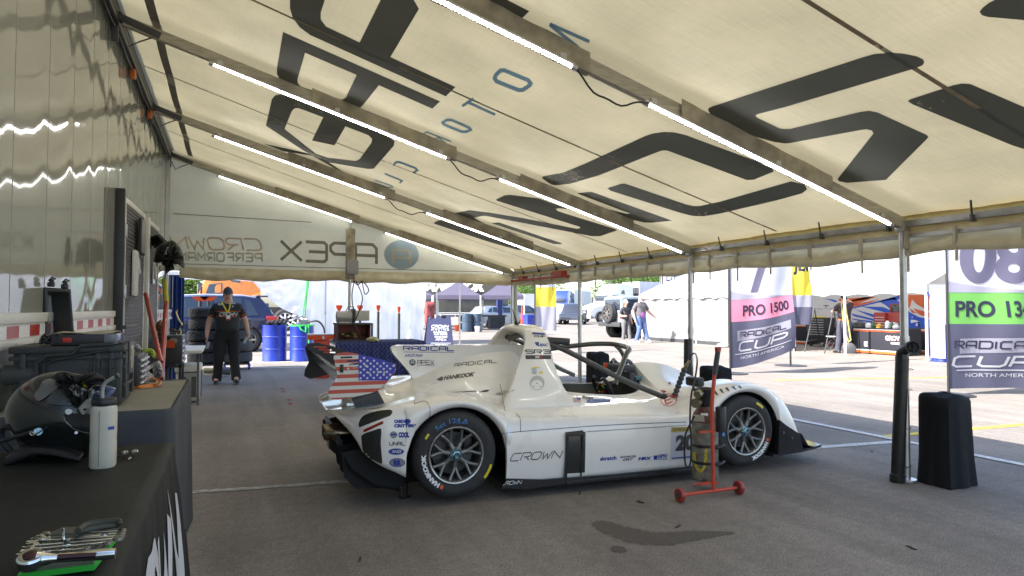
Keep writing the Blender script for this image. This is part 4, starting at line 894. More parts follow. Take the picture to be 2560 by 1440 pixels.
for k in range(5):      # louvres on the front fender
    x = 1783+14.5*k+(k > 2)*2; y = 981-5.4*k+.5*k*k
    sticker('louvre', rect(), [(x, y-2), (x+9-k*.3, y+8-k), (x+13-k*.3, y+7-k), (x+6, y-4)], scar, blk, body)
# lettering
D = decal_dark; B = decal_blue
sticker('lettering', word('RADICAL', 1.3, .35, .24), [(1009, 875), (1135, 877), (1135, 867), (1009, 866)], scar, B, finob)
sticker('rule', rect(), [(1009, 880.5), (1135, 881.5), (1135, 880.3), (1009, 879.3)], scar, B, finob)
sticker('lettering', btext('ARIZONA', .02, .25), [(1010, 892), (1055, 892), (1057, 885), (1012, 885)], scar, B, finob)
sticker('lettering', word('APEX', 1.3, .2, .16), [(1043, 911), (1085, 911), (1085, 901), (1043, 901)], scar, D, finob); sticker('rule', rect(), [(1043, 913.5), (1085, 913.5), (1085, 912.3), (1043, 912.3)], scar, D, finob)
sticker('emblem', disc(), [(1023, 914), (1039, 914), (1039, 898), (1023, 898)], scar, D, finob); sticker('emblem_letter', word('A', 1, .2, .2), [(1027.5, 910), (1034.5, 910), (1034.5, 902), (1027.5, 902)], scar2, decal_white, finob)
sticker('lettering', word('RADICAL', 1.3, .45, .2, shear=.15), [(1135, 917), (1243, 907), (1241, 899), (1137, 909)], scar, D, body)
sticker('lettering', btext('HANKOOK', .06, .2), [(1108, 951), (1186, 941), (1188, 930), (1110, 940)], scar, D, body)
car_patch('emblem', [(1091, 949), (1105, 941), (1108, 943), (1107, 951), (1100, 953)], D, smooth=False)
sticker('lettering', word('SR3', 1.5, .3, .26), [(1315, 884), (1376, 884), (1375, 875), (1314, 875)], scar, D, hoop)
sticker('banner', rect(), [(1314, 898), (1378, 898), (1377, 888), (1313, 888)], scar, D, hoop)
sticker('lettering', btext('XX', .06), [(1337, 896), (1349, 896), (1349, 890), (1337, 890)], scar2, decal_white, hoop); sticker('lettering', btext('R', .06), [(1350.5, 896), (1357, 896), (1357, 890), (1350.5, 890)], scar2, decal_red, hoop)
sticker('lettering', btext('USAC', .05, .25), [(1344, 866), (1370, 866), (1370, 859), (1344, 859)], scar, B, hoop); car_patch('emblem', [(1336, 856), (1347, 855), (1347, 866), (1341, 864)], B, smooth=False, parent=hoop)
sticker('lettering', btext('CUP', .05), [(1334, 843), (1362, 844), (1362, 839), (1334, 838)], scar, D, hoop); sticker('banner', rect(), [(1330, 836), (1363, 838), (1361, 833), (1330, 831)], scar, B, hoop)
sticker('sponsor_patch', rect(), [(1327, 932), (1357, 935), (1357, 917), (1326, 917)], scar, decal_white, hoop)
for k in range(5): sticker('rule', rect(), [(1329, 922.5+3*k), (1341, 923+3*k), (1341, 922+3*k), (1329, 921.5+3*k)], scar2, D, hoop)
sticker('yellow_mark', rect(), [(1332, 920.5), (1348, 920.5), (1348, 917.5), (1332, 917.5)], scar2, decal_yellow, hoop); sticker('yellow_mark', rect(), [(1348, 934), (1357, 934), (1357, 929), (1348, 929)], scar2, decal_yellow, hoop)
# name and small flag
sticker('lettering', btext('Ryan', .03), [(1456, 1000), (1482, 1001), (1482, 990), (1456, 990)], scar2, D, body)
sticker('banner', rect(), [(1466, 1007), (1525, 1006), (1525, 997.5), (1468, 998)], scar, B, body); sticker('lettering', word('GEORGE', 1.4, .3, .2, shear=.1), [(1468, 1005.5), (1523, 1004.5), (1523, 999), (1470, 999.5)], scar2, mat('pale_blue', (.25, .35, .6), .4, 0, 0), body)
for k in range(7): sticker('flag_stripe', rect(), [(1433, 1005-1.5*k), (1452, 1006-1.5*k), (1452, 1004.6-1.5*k), (1433, 1003.6-1.5*k)], scar, mat('faded_red_stripe', (.5, .12, .09), .4, 0, 0) if k % 2 == 0 else decal_white, body)
sticker('flag_canton', rect(), [(1443, 1000), (1452, 1000.5), (1451, 995), (1442, 995)], scar2, B, body)
# flank
sticker('lettering', word('CROWN', 1.45, .28, .13, shear=.25), [(1274, 1153), (1403, 1144), (1407, 1126), (1280, 1134)], scar, D, body)
sticker('lettering', word('CROWN', 1.45, .28, .17, shear=.25), [(1252, 1213), (1303, 1209), (1305, 1201), (1254, 1204)], on_surface(bvh_of([skirt]), .002), decal_white, skirt)
car_patch('seam', [(1466, 1078), (1716, 1062), (1716, 1064), (1468, 1080.5)], mat('inset_grey', (.3, .3, .28), .5, 0, 0), smooth=False)  # thin grey line along the flank inset
sticker('lettering', btext('skratch', .04), [(1500, 1152), (1541, 1149), (1541, 1139), (1500, 1142)], scar, B, body)
sticker('lettering', btext('ADVANCED', .04, .3), [(1549, 1145), (1590, 1143), (1590, 1138), (1549, 1140)], scar, D, body); sticker('lettering', btext('DRT', .04, .4), [(1556, 1152), (1582, 1151), (1584, 1145), (1557, 1146)], scar, D, body)
sticker('lettering', btext('HRX', .07, .25), [(1595, 1151), (1629, 1149), (1629, 1141), (1595, 1143)], scar, B, body)
sticker('lettering', btext('GPX', .05, .15), [(1644, 1145), (1669, 1144), (1670, 1135), (1644, 1136)], scar, B, body); sticker('banner', rect(), [(1634, 1149), (1643, 1149), (1643, 1138), (1634, 1139)], scar, B, body); sticker('rule', rect(), [(1644, 1149), (1668, 1148), (1668, 1146), (1644, 1147)], scar, B, body)
sticker('number_board', rect(), [(1676, 1150), (1743, 1145), (1743, 1066), (1678, 1068)], scar, mat('pale_lilac_board', (.55, .55, .62), .45, 0, 0), body)
sticker('board_band', rect(), [(1677, 1081), (1743, 1078), (1743, 1066), (1678, 1068)], scar2, mat('ochre', (.45, .35, .06), .45, 0, 0), body)
sticker('lettering', word('RADICAL', 1.2, .35, .2), [(1682, 1077), (1738, 1074), (1738, 1070), (1682, 1072)], on_surface(bv_car, .005), D, body)
sticker('lettering', btext('20', .06), [(1688, 1128), (1736, 1124), (1737, 1085), (1689, 1088)], scar2, D, body); sticker('rule', rect(), [(1679, 1147), (1740, 1142), (1740, 1139), (1679, 1144)], scar2, B, body)
# tail quarter stickers
sticker('lettering', btext('CARD', .09), [(985, 1058), (1010, 1058), (1010, 1049), (985, 1049)], scar, B, body); sticker('lettering', btext('CRITTERS', .09), [(985, 1069), (1040, 1068), (1040, 1060), (985, 1060)], scar, B, body); sticker('emblem', disc(), [(1010, 1060), (1027, 1060), (1027, 1047), (1010, 1047)], scar, B, body)
sticker('emblem', disc(), [(975, 1096), (993, 1096), (993, 1078), (975, 1078)], scar, mat('sticker_grey', (.25, .25, .26), .4, 0, 0), body); sticker('visor', rect(), [(975, 1088), (993, 1088), (993, 1084), (975, 1084)], scar2, B, body); sticker('lettering', btext('COOL', .1), [(996, 1094), (1023, 1094), (1023, 1080), (996, 1080)], scar, B, body)
sticker('lettering', word('UNRL', 1.1, .3, .24), [(974, 1113), (1013, 1113), (1013, 1105), (974, 1105)], scar, D, body)
sticker('emblem', disc(), [(971, 1137), (1010, 1137), (1010, 1121), (971, 1121)], scar, B, body); sticker('lettering', btext('ANZE', .02, .2), [(979, 1132), (1004, 1132), (1004, 1125), (979, 1125)], scar2, decal_white, body)
sticker('emblem', disc(), [(973, 1168), (1013, 1168), (1013, 1145), (973, 1145)], scar, B, body); sticker('emblem_field', disc(), [(975, 1166.5), (1011, 1166.5), (1011, 1146.5), (975, 1146.5)], scar2, mat('sticker_grey', (.25, .25, .26)), body); sticker('lettering', btext('RR', .08), [(984, 1164), (1003, 1164), (1003, 1149), (984, 1149)], on_surface(bv_car, .0045), B, body)
# E roundel and pull
sticker('ring', ringshape(.05), [(1652, 1016), (1692, 1016), (1692, 984), (1650, 984)], scar, decal_red, body); sticker('lettering', word('E', 1, .3, .2), [(1665, 1011), (1682, 1004), (1676, 990), (1660, 994)], scar2, decal_red, body)
mb = MB(); q = WCAR.inverted() @ scar(1660, 982); mb.box(q+Vector((0, 0, .012)), (.012, .05, .012), bev=.004); mb.tube([q, q+Vector((0, 0, .012)), q+Vector((-.03, 0, .018))], .006); mb.build('pull_handle', decal_red, car)
# mirrors
for y in (.20, 2*YC-.2):
    mb = MB(); mb.box((2.07, y, .715), (.07, .16, .075), bev=.018); mb.beam((2.08, y+.03, .68), (2.12, y+.07, .60), .012, .03); mb.box((2.035, y, .717), (.008, .14, .058), bev=.003); mb.build('mirror', blk, car)
# splitter and front corner
mb = MB()
P = [(2.66, -.02, .105), (3.02, .02, .115), (3.10, .03, .12), (3.235, .04, .135), (3.26, .12, .135), (3.30, .5, .13), (3.36, YC, .13)]; P = P+[(x, 2*YC-y, z) for x, y, z in P[::-1][1:]]
mb.prism(P, (0, 0, .02)); sp_ = mb.build('splitter', mat('splitter_carbon', (.03, .032, .038), .3, 0, .25, 60, coat=.6), car)
for y, s in ((-.02, 1), (2*YC+.02, -1)):
    mb = MB(); mb.prism([(2.715, y, .12), (2.725, y, .33), (2.735, y, .40), (2.80, y, .355), (2.96, y+.02*s, .27), (3.0, y+.03*s, .16), (3.02, y+.03*s, .125)], (0, .045*s, 0)); mb.grid([[Vector((2.735+.02*j, y+.04*s*j, .12)) for j in range(5)], [Vector((2.74+.06*j, y+.07*s*j, .38-.05*j)) for j in range(5)]])
    fc = mb.build('front_corner', carbon, car)
    mb = MB(); mb.grid([[Vector((2.98, y+.02*s, .27)), Vector((2.99, y+.3*s, .27))], [Vector((3.05, y+.02*s, .17)), Vector((3.06, y+.3*s, .17))], [Vector((3.16, y+.04*s, .14)), Vector((3.18, y+.3*s, .14))]]); mb.build('flick', mat('splitter_carbon'  , (.03, .032, .038)), fc, solid=.006)
    mb = MB()
    for x, z in ((2.77, .30), (2.86, .25)): mb.cyl((x, y-.001*s, z), (x, y-.006*s, z), .009, n=10)
    mb.build('bolts', steel, fc)
for x, y in ((-.28, .28), (1.55, .30), (1.55, 1.4), (-.28, 1.4)):
    mb = MB(); mb.cyl((x, y, .0), (x, y, .10), .022, n=14); mb.cyl((x, y, .0), (x, y, .008), .045, n=14); mb.build('air_jack', blk, car)
# wheels
gun = mat('gunmetal_wheel', (.19, .19, .19), .35, .6, .1, 30, coat=.3); rim_lip = mat('machined_rim', (.42, .42, .42), .22, .9, .1, 30); hubm = mat('blue_anodised', (.22, .34, .42), .25, .9, .5, 40)
def wheel(X, Y0, near=True, width=.24, rt=.2925, steer=0, marks=None):
    s = 1 if near else -1; root = None; T = Matrix.Translation((X, Y0, .33)) @ Matrix.Rotation(steer, 4, 'Z')
    mb = MB(); prof = [(.178, .012), (.185, .0), (.20, -.004), (.235, -.010), (.262, -.002), (.280, .014), (.289, .035), (.2925, .07), (.2925, width-.07), (.285, width-.02), (.24, width), (.18, width-.01)]
    mb.lathe([(r*rt/.2925 if r > .19 else r, h) for r, h in prof], (0, 0, 0), (0, s, 0), n=72, caps=False); mb.v = [T @ v for v in mb.v]
    ty = mb.build('wheel', rubber, car, ang=50)
    mb = MB(); mb.lathe([(.187, .010), (.190, -.002), (.183, -.008), (.177, -.004), (.170, .012), (.166, .03), (.166, .2)], (0, 0, 0), (0, s, 0), n=64, caps=False); mb.v = [T @ v for v in mb.v]; mb.build('rim', gun, ty, ang=50)
    mb = MB(); mb.lathe([(.1905, -.0035), (.189, -.0095), (.182, -.0105), (.176, -.006)], (0, 0, 0), (0, s, 0), n=64, caps=False); mb.v = [T @ v for v in mb.v]; mb.build('rim_edge', rim_lip, ty, ang=50)
    if near:
        mb = MB()
        for k in range(7):      # seven forked spokes
            a = 2*pi*k/7+.2
            def pt(r, aa, h): return Vector((r*cos(aa), h, r*sin(aa)))
            j = pt(.085, a, .030)
            mb.tube([pt(.03, a, .028), j], [.022, .0155], 8); mb.tube([j, pt(.125, a+.13, .022), pt(.172, a+.235, .010)], [.0155, .0115, .0115], 8); mb.tube([j, pt(.125, a-.13, .022), pt(.172, a-.235, .010)], [.0155, .0115, .0115], 8)
        mb.lathe([(.055, .05), (.052, .02), (.045, .012), (.038, .010)], (0, 0, 0), (0, 1, 0), n=32); mb.v = [T @ v for v in mb.v]; mb.build('spokes', gun, ty, ang=45)
        mb = MB(); mb.lathe([(.036, .02), (.036, -.004), (.030, -.012), (.022, -.014), (.018, -.010), (.018, .01), (0, .012)], (0, 0, 0), (0, 1, 0), n=6); mb.lathe([(.043, .02), (.043, .004), (.038, -.002)], (0, 0, 0), (0, 1, 0), n=28); mb.v = [T @ v for v in mb.v]; mb.build('wheel_nut', hubm, ty, ang=20)
        mb = MB(); mb.lathe([(.02, .09), (.14, .09), (.14, .105), (.02, .105)], (0, 0, 0), (0, 1, 0), n=48); mb.v = [T @ v for v in mb.v]; mb.build('brake_disc', mat('dull_brake_iron', (.10, .10, .105), .4, .7, .3, 50), ty)
        mb = MB(); mb.box((.10, .10, .06), (.06, .09, .12), bev=.015); mb.v = [T @ v for v in mb.v]; mb.build('brake_caliper', blk, ty)
        mb = MB(); mb.lathe([(.0, .16), (.165, .16)], (0, 0, 0), (0, 1, 0), n=32); mb.v = [T @ v for v in mb.v]; mb.build('inner_web', black_in, ty)
    return ty, T
def arc_text(shape, a0, a1, r0, r1, T, m, parent, y=-.0125, name='lettering', rev=False):
    vs, fs = slice2d(shape[0], shape[1], (.06, .5)); out = []
    for v in vs:
        a = a0+(a1-a0)*v.x; r = (r0+(r1-r0)*v.y); z = r; k = (r-.185)/.05; yy = -.004-.006*min(1, max(0, k)) if r < .238 else -.010+.008*((r-.238)/.024)**1.3
        out.append(T @ Vector((r*cos(a), yy-.0025-v.z, r*sin(a))))
    mb = MB(); mb.add(out, fs); return mb.build(name, m, parent, flat=True)
t1, TW1 = wheel(0.0, -.025, True, .26); t2, TW2 = wheel(2.395, -.015, True, .22, .2875)
wheel(0.0, 2*YC+.025, False, .26); wheel(2.395, 2*YC+.015, False, .22, .2875)
chalk = mat('blue_chalk', (.10, .28, .62), .8, 0, .2, 80)
arc_text(btext('HANKOOK', .07), R(238), R(174), .206, .238, TW1, decal_white, t1); arc_text(disc(), R(246), R(240), .208, .236, TW1, orange_pl, t1, name='emblem')
arc_text(btext('Set 124 A', .0), R(128), R(70), .215, .245, TW1, chalk, t1, name='chalk_mark'); arc_text(rect(), R(92), R(72), .212, .215, TW1, chalk, t1, name='chalk_mark')
arc_text(rect(), R(342), R(320), .245, .266, TW1, decal_yellow, t1, name='yellow_tab'); arc_text(rect(), R(150), R(141), .236, .25, TW1, decal_yellow, t1, name='yellow_tab')
arc_text(btext('HANKOOK', .07), R(284), R(334), .238, .206, TW2, decal_white, t2) if False else arc_text(btext('HANKOOK', .07), R(334), R(282), .206, .238, TW2, decal_white, t2)
arc_text(disc(), R(343), R(336), .208, .236, TW2, orange_pl, t2, name='emblem'); arc_text(rect(), R(66), R(48), .232, .252, TW2, decal_yellow, t2, name='yellow_tab'); arc_text(rect(), R(185), R(163), .215, .24, TW2, chalk, t2, name='chalk_mark')
# ================================================================ gas bottle trolley plugged into the car
cp = Vector((3.125, 3.80, 0))
trol = thing('gas_bottle_trolley', 'red two wheeled trolley carrying a scuffed grey gas cylinder beside the race car', 'trolley', tuple(cp))
pA, pB = G(1700, 1256), G(1847, 1236); ax = (pB-pA).normalized(); pA.z = pB.z = .048
mb = MB(); mb.cyl(pA, pB, .012, n=12)
post0 = pA.lerp(pB, .56); post0.z = .048; pt = [post0, post0+Vector((-.005, 0, .35)), post0+Vector((-.008, .0, .57)), post0+Vector((-.003, -.005, .68)), post0+Vector((.008, -.01, .80)), post0+Vector((.03, -.02, .96))]
mb.tube(cr(pt[:5], 5), .0135, 10); mb.beam(post0+Vector((-.1, .02, .05)), post0+Vector((.04, 0, .05)), .02, .01); mb.beam(post0+Vector((-.12, 0, .41)), post0+Vector((.07, 0, .41)), .02, .012)
mb.tube([post0+Vector((0, 0, .06)), post0+Vector((-.06, .06, .04)), post0+Vector((-.11, .08, .035))], .008)
mb.build('frame', mat('red_painted_tube', (.55, .06, .025), .38, 0, .15, 25, coat=.3), trol, world=True)
mb = MB(); mb.tube([pt[4], pt[5]], .018, 12); mb.build('grip', dgrey, trol, world=True); mb = MB(); mb.tube([pt[5], pt[5]+Vector((.002, 0, .03))], .022, 12); mb.build('grip_cap', redm, trol, world=True)
for p in (pA, pB):
    mb = MB(); mb.lathe([(.012, -.014), (.044, -.014), (.048, -.008), (.048, .008), (.044, .014), (.012, .014)], p, ax, n=28); wv = mb.build('wheel', redm, trol, world=True)
    mb = MB(); mb.lathe([(.0, -.018), (.024, -.018), (.026, .0), (.024, .018), (0, .018)], p, ax, n=16); mb.build('hub', dgrey, wv, world=True)
cyl_m = mat('scuffed_cylinder', (.21, .20, .165), .6, .2, .65, 16, bump=.2)
cc = G(1768, 1226); cc = Vector((cc.x, cc.y+.02, 0)); rC = .092
mb = MB(); mb.lathe([(0, .068), (.06, .066), (.085, .075), (rC, .10), (rC, .485), (rC*.98, .51), (rC*.85, .54)], cc, n=32); mb.build('cylinder', cyl_m, trol, world=True)
mb = MB(); mb.lathe([(rC+.001, .49), (rC*.99, .515), (rC*.86, .550), (rC*.6, .585), (.036, .602), (.034, .61)], cc, n=32); mb.build('shoulder', mat('maroon_shoulder', (.13, .05, .04), .5, .1, .4, 20), trol, world=True)
mb = MB()
for i in range(25):
    pass
mb.lathe([(.040, .595), (.046, .615), (.05, .65), (.066, .69), (.072, .725), (.062, .73), (.04, .67), (.036, .62)], cc, n=24); mb.build('valve_guard', blk, trol, world=True)
mb = MB(); mb.cyl(cc+Vector((-.05, -.02, .70)), cc+Vector((-.10, -.04, .69)), .028, n=18); mb.cyl(cc+Vector((-.06, 0, .63)), cc+Vector((-.11, -.03, .63)), .034, n=20); mb.cyl(cc+Vector((0, 0, .60)), cc+Vector((0, 0, .70)), .014, n=10); mb.build('regulator', mat('brass_steel', (.4, .36, .24), .3, .9, .2), trol, world=True)
for z in (.205, .325):
    mb = MB(); mb.lathe([(rC+.002, -.011), (rC+.006, -.008), (rC+.006, .008), (rC+.002, .011)], cc+Vector((0, 0, z)), n=32, caps=False); mb.box(cc+Vector((.01, -rC-.008, z)), (.03, .012, .024), bev=.003); mb.tube([cc+Vector((.02, -rC-.01, z-.01)), cc+Vector((.07, -rC-.01, z)), cc+Vector((.10, -rC+.01, z+.005))], .010); mb.build('strap', blk, trol, world=True)
bvc = bvh_of([o for o in trol.children if o.name.startswith(('cylinder', 'shoulder'))]); sc_ = on_surface(bvc, .0015)
vs, fs = strokes2d([[(1735, 1130), (1737, 1150), (1742, 1170), (1752, 1178), (1760, 1170), (1764, 1150), (1766, 1120)]], 7); sticker('yellow_mark', (vs, fs), None, sc_, mat('yellow_spray', (.55, .45, .03), .7, 0, .5, 60), trol.children[0], step=3)
sticker('paper_label', rect(), [(1729, 1052), (1762, 1055), (1760, 1038), (1730, 1036)], sc_, mat('aged_label', (.42, .40, .32), .7, 0, .3, 60), trol.children[0]); sticker('paper_label', rect(), [(1752, 1038), (1770, 1040), (1770, 1033), (1752, 1033)], sc_, decal_white, trol.children[0])
mb = MB(); b0 = post0+Vector((.05, -.02, .405)); mb.lathe([(.034, 0), (.036, .01), (.036, .165), (.034, .17), (.030, .17), (.030, .02), (0, .02)], b0, n=24); mb.build('cup_holder', blk, trol, world=True)
# flexible hose from the regulator to the car's air jack socket
sock = scar(1686, 992); top = DP(1712, 920, depth(sock)-.02); bend = DP(1736, 882, depth(sock)-.06); down1 = DP(1742, 930, depth(cc)-.12); 
hose = thing('air_hose', 'black air line with ribbed grip looping from the gas cylinder into the white car body', 'hose', tuple(sock))
mb = MB(); d = (top-sock); n = 28; mb.tube([sock+d*(i/n) for i in range(n+1)], [.017+.008*(abs(sin(i*pi/4.0))) for i in range(n+1)], 14); mb.build('ribbed_grip', dgrey, hose, world=True)
mb = MB(); mb.cyl(top, top+(bend-top)*.22+Vector((0, 0, .0)), .014, n=12); mb.cyl(top+(bend-top)*.22, top+(bend-top)*.5, .010, n=8); mb.build('coupler', mat('brass', (.5, .42, .22), .3, 1, .1), hose, world=True)
L0 = top+(bend-top)*.5; dc = depth(cc)-.13
loop = [L0, DP(1728, 888, depth(sock)-.06), DP(1738, 884, depth(sock)-.1), DP(1743, 905, dc+.1), DP(1737, 950, dc+.03), DP(1728, 990, dc), DP(1725, 1050, dc), DP(1728, 1100, dc), DP(1727, 1150, dc), DP(1722, 1168, dc), DP(1714, 1162, dc), DP(1711, 1130, dc), DP(1712, 1095, dc), DP(1718, 1075, dc), DP(1728, 1056, dc), DP(1736, 1040, dc)]
mb = MB(); mb.tube(cr(loop, 6), .0065, 10); mb.build('line', blk, hose, world=True)
mb = MB(); mb.lathe([(.022, 0), (.032, .0), (.03, .008), (.02, .01)], sock, (d.x*.3, d.y*.3, 1), n=18); mb.build('socket_ring', decal_red, hose, world=True)
# ================================================================ front table with black cloth
cloth_b = mat('black_table_cloth', (.017, .017, .014), .7, 0, .25, 5, bump=.35, bscale=9, spec=.3)
T1Z, T2Z = .77, .86
t = thing('front_table', 'table nearest the camera under a creased black printed cloth', 'table', (-.54, 1.9, 0))
mb = MB(); mb.b2((XW+.05, .55, T1Z-.05), (-.215, 2.90, T1Z-.006))
mb.build('tabletop', white_plastic, t, world=True)
for x in (XW+.10, -.26):
    for y in (.7, 2.75): mb = MB(); mb.cyl((x, y, 0), (x, y, T1Z-.05), .014); mb.build('leg', dgrey, t, world=True)
mb = MB(); rows = []; ny_ = 110
prof = [(XW+.03, 0), (XW+.2, 0), (-.6, 0), (-.45, 0), (-.32, 0), (-.235, 0), (-.205, -.004), (-.195, -.02), (-.188, -.10), (-.178, -.22), (-.168, -.36), (-.158, -.5), (-.150, -.64), (-.148, -.745)]
for j in range(ny_+1):
    y = .5+2.43*j/ny_; row = []
    for k, (x, dz) in enumerate(prof):
        drop = max(0, -dz); fold = .018*sin(y*19+1.5*sin(y*7))*drop**.8+.010*sin(y*41+2)*drop
        cr_ = .003*sin(y*5+x*9)+.0022*sin(y*13-x*21)+.002*sin((y*.6+x)*33)
        row.append(Vector((x+fold+drop*.03*sin(y*3), y, T1Z+dz+(cr_ if k < 6 else 0))))
    rows.append(row)
rows = [list(r) for r in rows]
# far end drop
endr = []
for dz, dy in ((-.12, .012), (-.35, .03), (-.7, .045)): endr.append([Vector((v.x+(.0 if k < 7 else .02*(-dz)), 2.93+dy+.012*sin(k*2.1)*(-dz)*2, min(v.z, T1Z+dz) if k < 8 else min(v.z, T1Z+dz))) for k, v in enumerate(rows[-1])])
mb.grid(rows+endr)
cl = mb.build('table_cloth', cloth_b, t, world=True, ang=80)
bvt = bvh_of([cl]); stab = on_surface(bvt, .002)
def tabword(txt, q, tk):
    sticker('lettering', word(txt, 1.1, .3, tk, shear=.3), q, stab, mat('grey_white_print', (.55, .54, .56), .6, 0, .05), cl, step=(.03, .1))
ry = lambda y, z: None
def side_pt(y, dz):     # point on the skirt seen in the photo -> keep in world
    return y
lm = mat('grey_white_print', (.55, .54, .56), .6, 0, .05)
def skirt_text(txt, ya, yb, za, zb, tk, shear=.2):
    vs, fs = word(txt, 1.1, .3, tk, shear=shear); vs, fs = slice2d(vs, fs, (.012, .08)); out = []
    for v in vs:
        y = ya+(yb-ya)*v.x; z = za+(zb-za)*v.y; h = bvt.ray_cast(Vector((2, y, z)), Vector((-1, 0, 0))); out.append((h[0] if h[0] is not None else Vector((-.15, y, z)))+Vector((.003+v.z, 0, 0)))
    mb = MB(); mb.add(out, fs); mb.build('lettering', lm, cl, world=True, flat=True)
skirt_text('CROWN', 1.28, 2.72, .32, .62, .24); skirt_text('RACING', 1.6, 2.6, .16, .24, .2, 0)
# ---- second, taller table in a fitted grey cloth
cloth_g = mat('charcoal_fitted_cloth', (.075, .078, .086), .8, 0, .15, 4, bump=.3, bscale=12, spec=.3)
cloth_top = mat('pale_cloth_top', (.26, .25, .20), .8, 0, .15, 6, bump=.2, bscale=30)  # top face paler and warmer than the cloth sides
t = thing('grey_table', 'taller table in a fitted grey cloth carrying the black case and small tool chest', 'table', (-.55, 3.85, 0))
mb = MB(); ya, yb, xa, xb = 3.20, 4.50, XW+.03, -.215
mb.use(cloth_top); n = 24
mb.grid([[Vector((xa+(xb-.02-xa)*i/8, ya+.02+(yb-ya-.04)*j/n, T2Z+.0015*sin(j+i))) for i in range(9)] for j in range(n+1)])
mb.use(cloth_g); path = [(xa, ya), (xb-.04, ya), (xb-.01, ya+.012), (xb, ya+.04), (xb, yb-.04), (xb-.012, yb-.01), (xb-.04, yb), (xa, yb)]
P2 = []
for i in range(len(path)-1):
    a, b = Vector(path[i]), Vector(path[i+1]); k = max(1, int((b-a).length/.05))
    P2 += [a.lerp(b, q/k) for q in range(k)]
P2.append(Vector(path[-1])); C_ = Vector(((xa+xb)/2, (ya+yb)/2))
rows = []
for z, o in ((T2Z, -.018), (T2Z+.004, -.006), (T2Z-.006, .0), (T2Z-.05, .002), (.6, .008), (.35, .012), (.12, .015), (.015, .018)):
    drop = T2Z-z; rows.append([Vector((p.x+(1 if p.x > C_.x else 0)*(o+.012*drop*sin(p.y*9+p.x*6)), p.y+(-1 if p.y < C_.y else 1)*(o)*.8+.008*drop*sin(p.x*16), z)) for p in P2])
mb.grid(rows); mb.build('fitted_cloth', None, t, world=True, ang=60)
mb = MB(); mb.b2((xa, ya+.03, T2Z-.03), (xb-.03, yb-.03, T2Z-.004)); mb.build('tabletop', white_plastic, t, world=True)
# ---- drinks bottle
bp_ = G(257, 1168, T1Z); bz = T1Z+.002
t = thing('drinks_bottle', 'cream plastic drinks bottle with black cap and bent straw standing by the helmet', 'bottle', (bp_.x, bp_.y, bz))
mb = MB()
def ell(mbx, prof, c, sx, sy, n=28, rot=0):
    rows = []
    for r, z in prof:
        rows.append([Vector((c[0]+sx*r*(abs(cos(a))**.8*(1 if cos(a) > 0 else -1)), c[1]+sy*r*(abs(sin(a))**.8*(1 if sin(a) > 0 else -1)), c[2]+z)) for a in [2*pi*i/n for i in range(n)]])
    mbx.grid(rows, close=True); mbx.add(rows[0], [list(range(n))]); mbx.add(rows[-1], [list(range(n))]); return mbx
ell(mb, [(.92, 0), (1, .006), (1, .07), (.985, .09), (1, .11), (1, .182), (.97, .196), (.85, .204), (.8, .205)], (bp_.x, bp_.y, bz), .0385, .040); mb.build('body', mat('cream_bottle', (.64, .61, .50), .42, 0, .06, 14, trans=.15, tcol=(.6, .58, .45)), t, world=True)
mb = MB(); mb.lathe([(.035, .203), (.037, .207), (.037, .222), (.034, .227), (.0, .228)], (bp_.x, bp_.y, bz), n=36); mb.build('cap', blk, t, world=True)
dpt = depth((bp_.x, bp_.y, bz+.2))
mb = MB(); mb.tube(cr([Vector((bp_.x, bp_.y, bz+.225)), DP(256, 1000, dpt), DP(257, 970, dpt), DP(266, 955, dpt), DP(296, 938, dpt)], 5), .006, 12); mb.build('straw', mat('clear_grey_straw', (.35, .36, .34), .3, 0, .05), t, world=True)
mb = MB(); a = DP(290, 941, dpt); b = DP(297, 937.5, dpt); mb.tube([a, b], .0085, 12); mb.build('straw_tip', dgrey, t, world=True)
mb = MB(); mb.tube([Vector((bp_.x-.006, bp_.y-.0425, bz+.01)), Vector((bp_.x-.006, bp_.y-.0425, bz+.19))], .0012, 6); mb.build('mould_line', mat('amber_line', (.3, .26, .15), .6), t, world=True)
bvb = bvh_of([t.children[0]]); sticker('label', rect(), [(270, 1075), (285, 1073), (285, 1065), (270, 1067)], on_surface(bvb, .0012), decal_blue, t.children[0])
# ---- helmet
hc = DP(150, 1010, 2.33); hz = T1Z+.148
hel = thing('racing_helmet', 'glossy carbon racing helmet lying on the front table behind the drinks bottle', 'helmet', (hc.x, hc.y, T1Z))
shell = mat('carbon_helmet', (.012, .014, .013), .22, 0, .3, 60, coat=.4)
Mh = Matrix.Translation((hc.x, hc.y, hz)) @ Matrix.Rotation(R(-25), 4, 'Z') @ Matrix.Rotation(R(10), 4, 'Y')   # local +x faces forward (right)
mb = MB(); rows = []; n = 40; m_ = 26
for i in range(m_+1):
    th = pi*i/m_; row = []
    for j in range(n):
        a = 2*pi*j/n; x, y, z = sin(th)*cos(a), sin(th)*sin(a), cos(th)
        f = .165+.022*max(0, x)*(1 if z < .1 else .3)+.012*max(0, -x)*(1-abs(z))
        zz = z*.155 if z > 0 else z*.17*(1-.12*(x < 0)); px_, py_ = x*f, y*.128*(1-.12*max(0, -z))
        if z < -.80: zz = -.80*.17*.99-(-.80-z)*.03
        row.append(Mh @ Vector((px_, py_, zz)))
    rows.append(row)
mb.grid(rows, close=True); hs = mb.build('shell', shell, hel, world=True, ang=70)
bvh_h = bvh_of([hs]); sh = on_surface(bvh_h, .004); sh2 = on_surface(bvh_h, .007)
def H1(p): return [(x*.20833, 880+y*.20833) for x, y in p]
def hp(name, P, m, s=sh, step=8, sm=True):
    vs, fs = outline([smoothpoly(H1(P)) if sm else H1(P)]); return sticker(name, (vs, fs), None, s, m, hs, step=step)
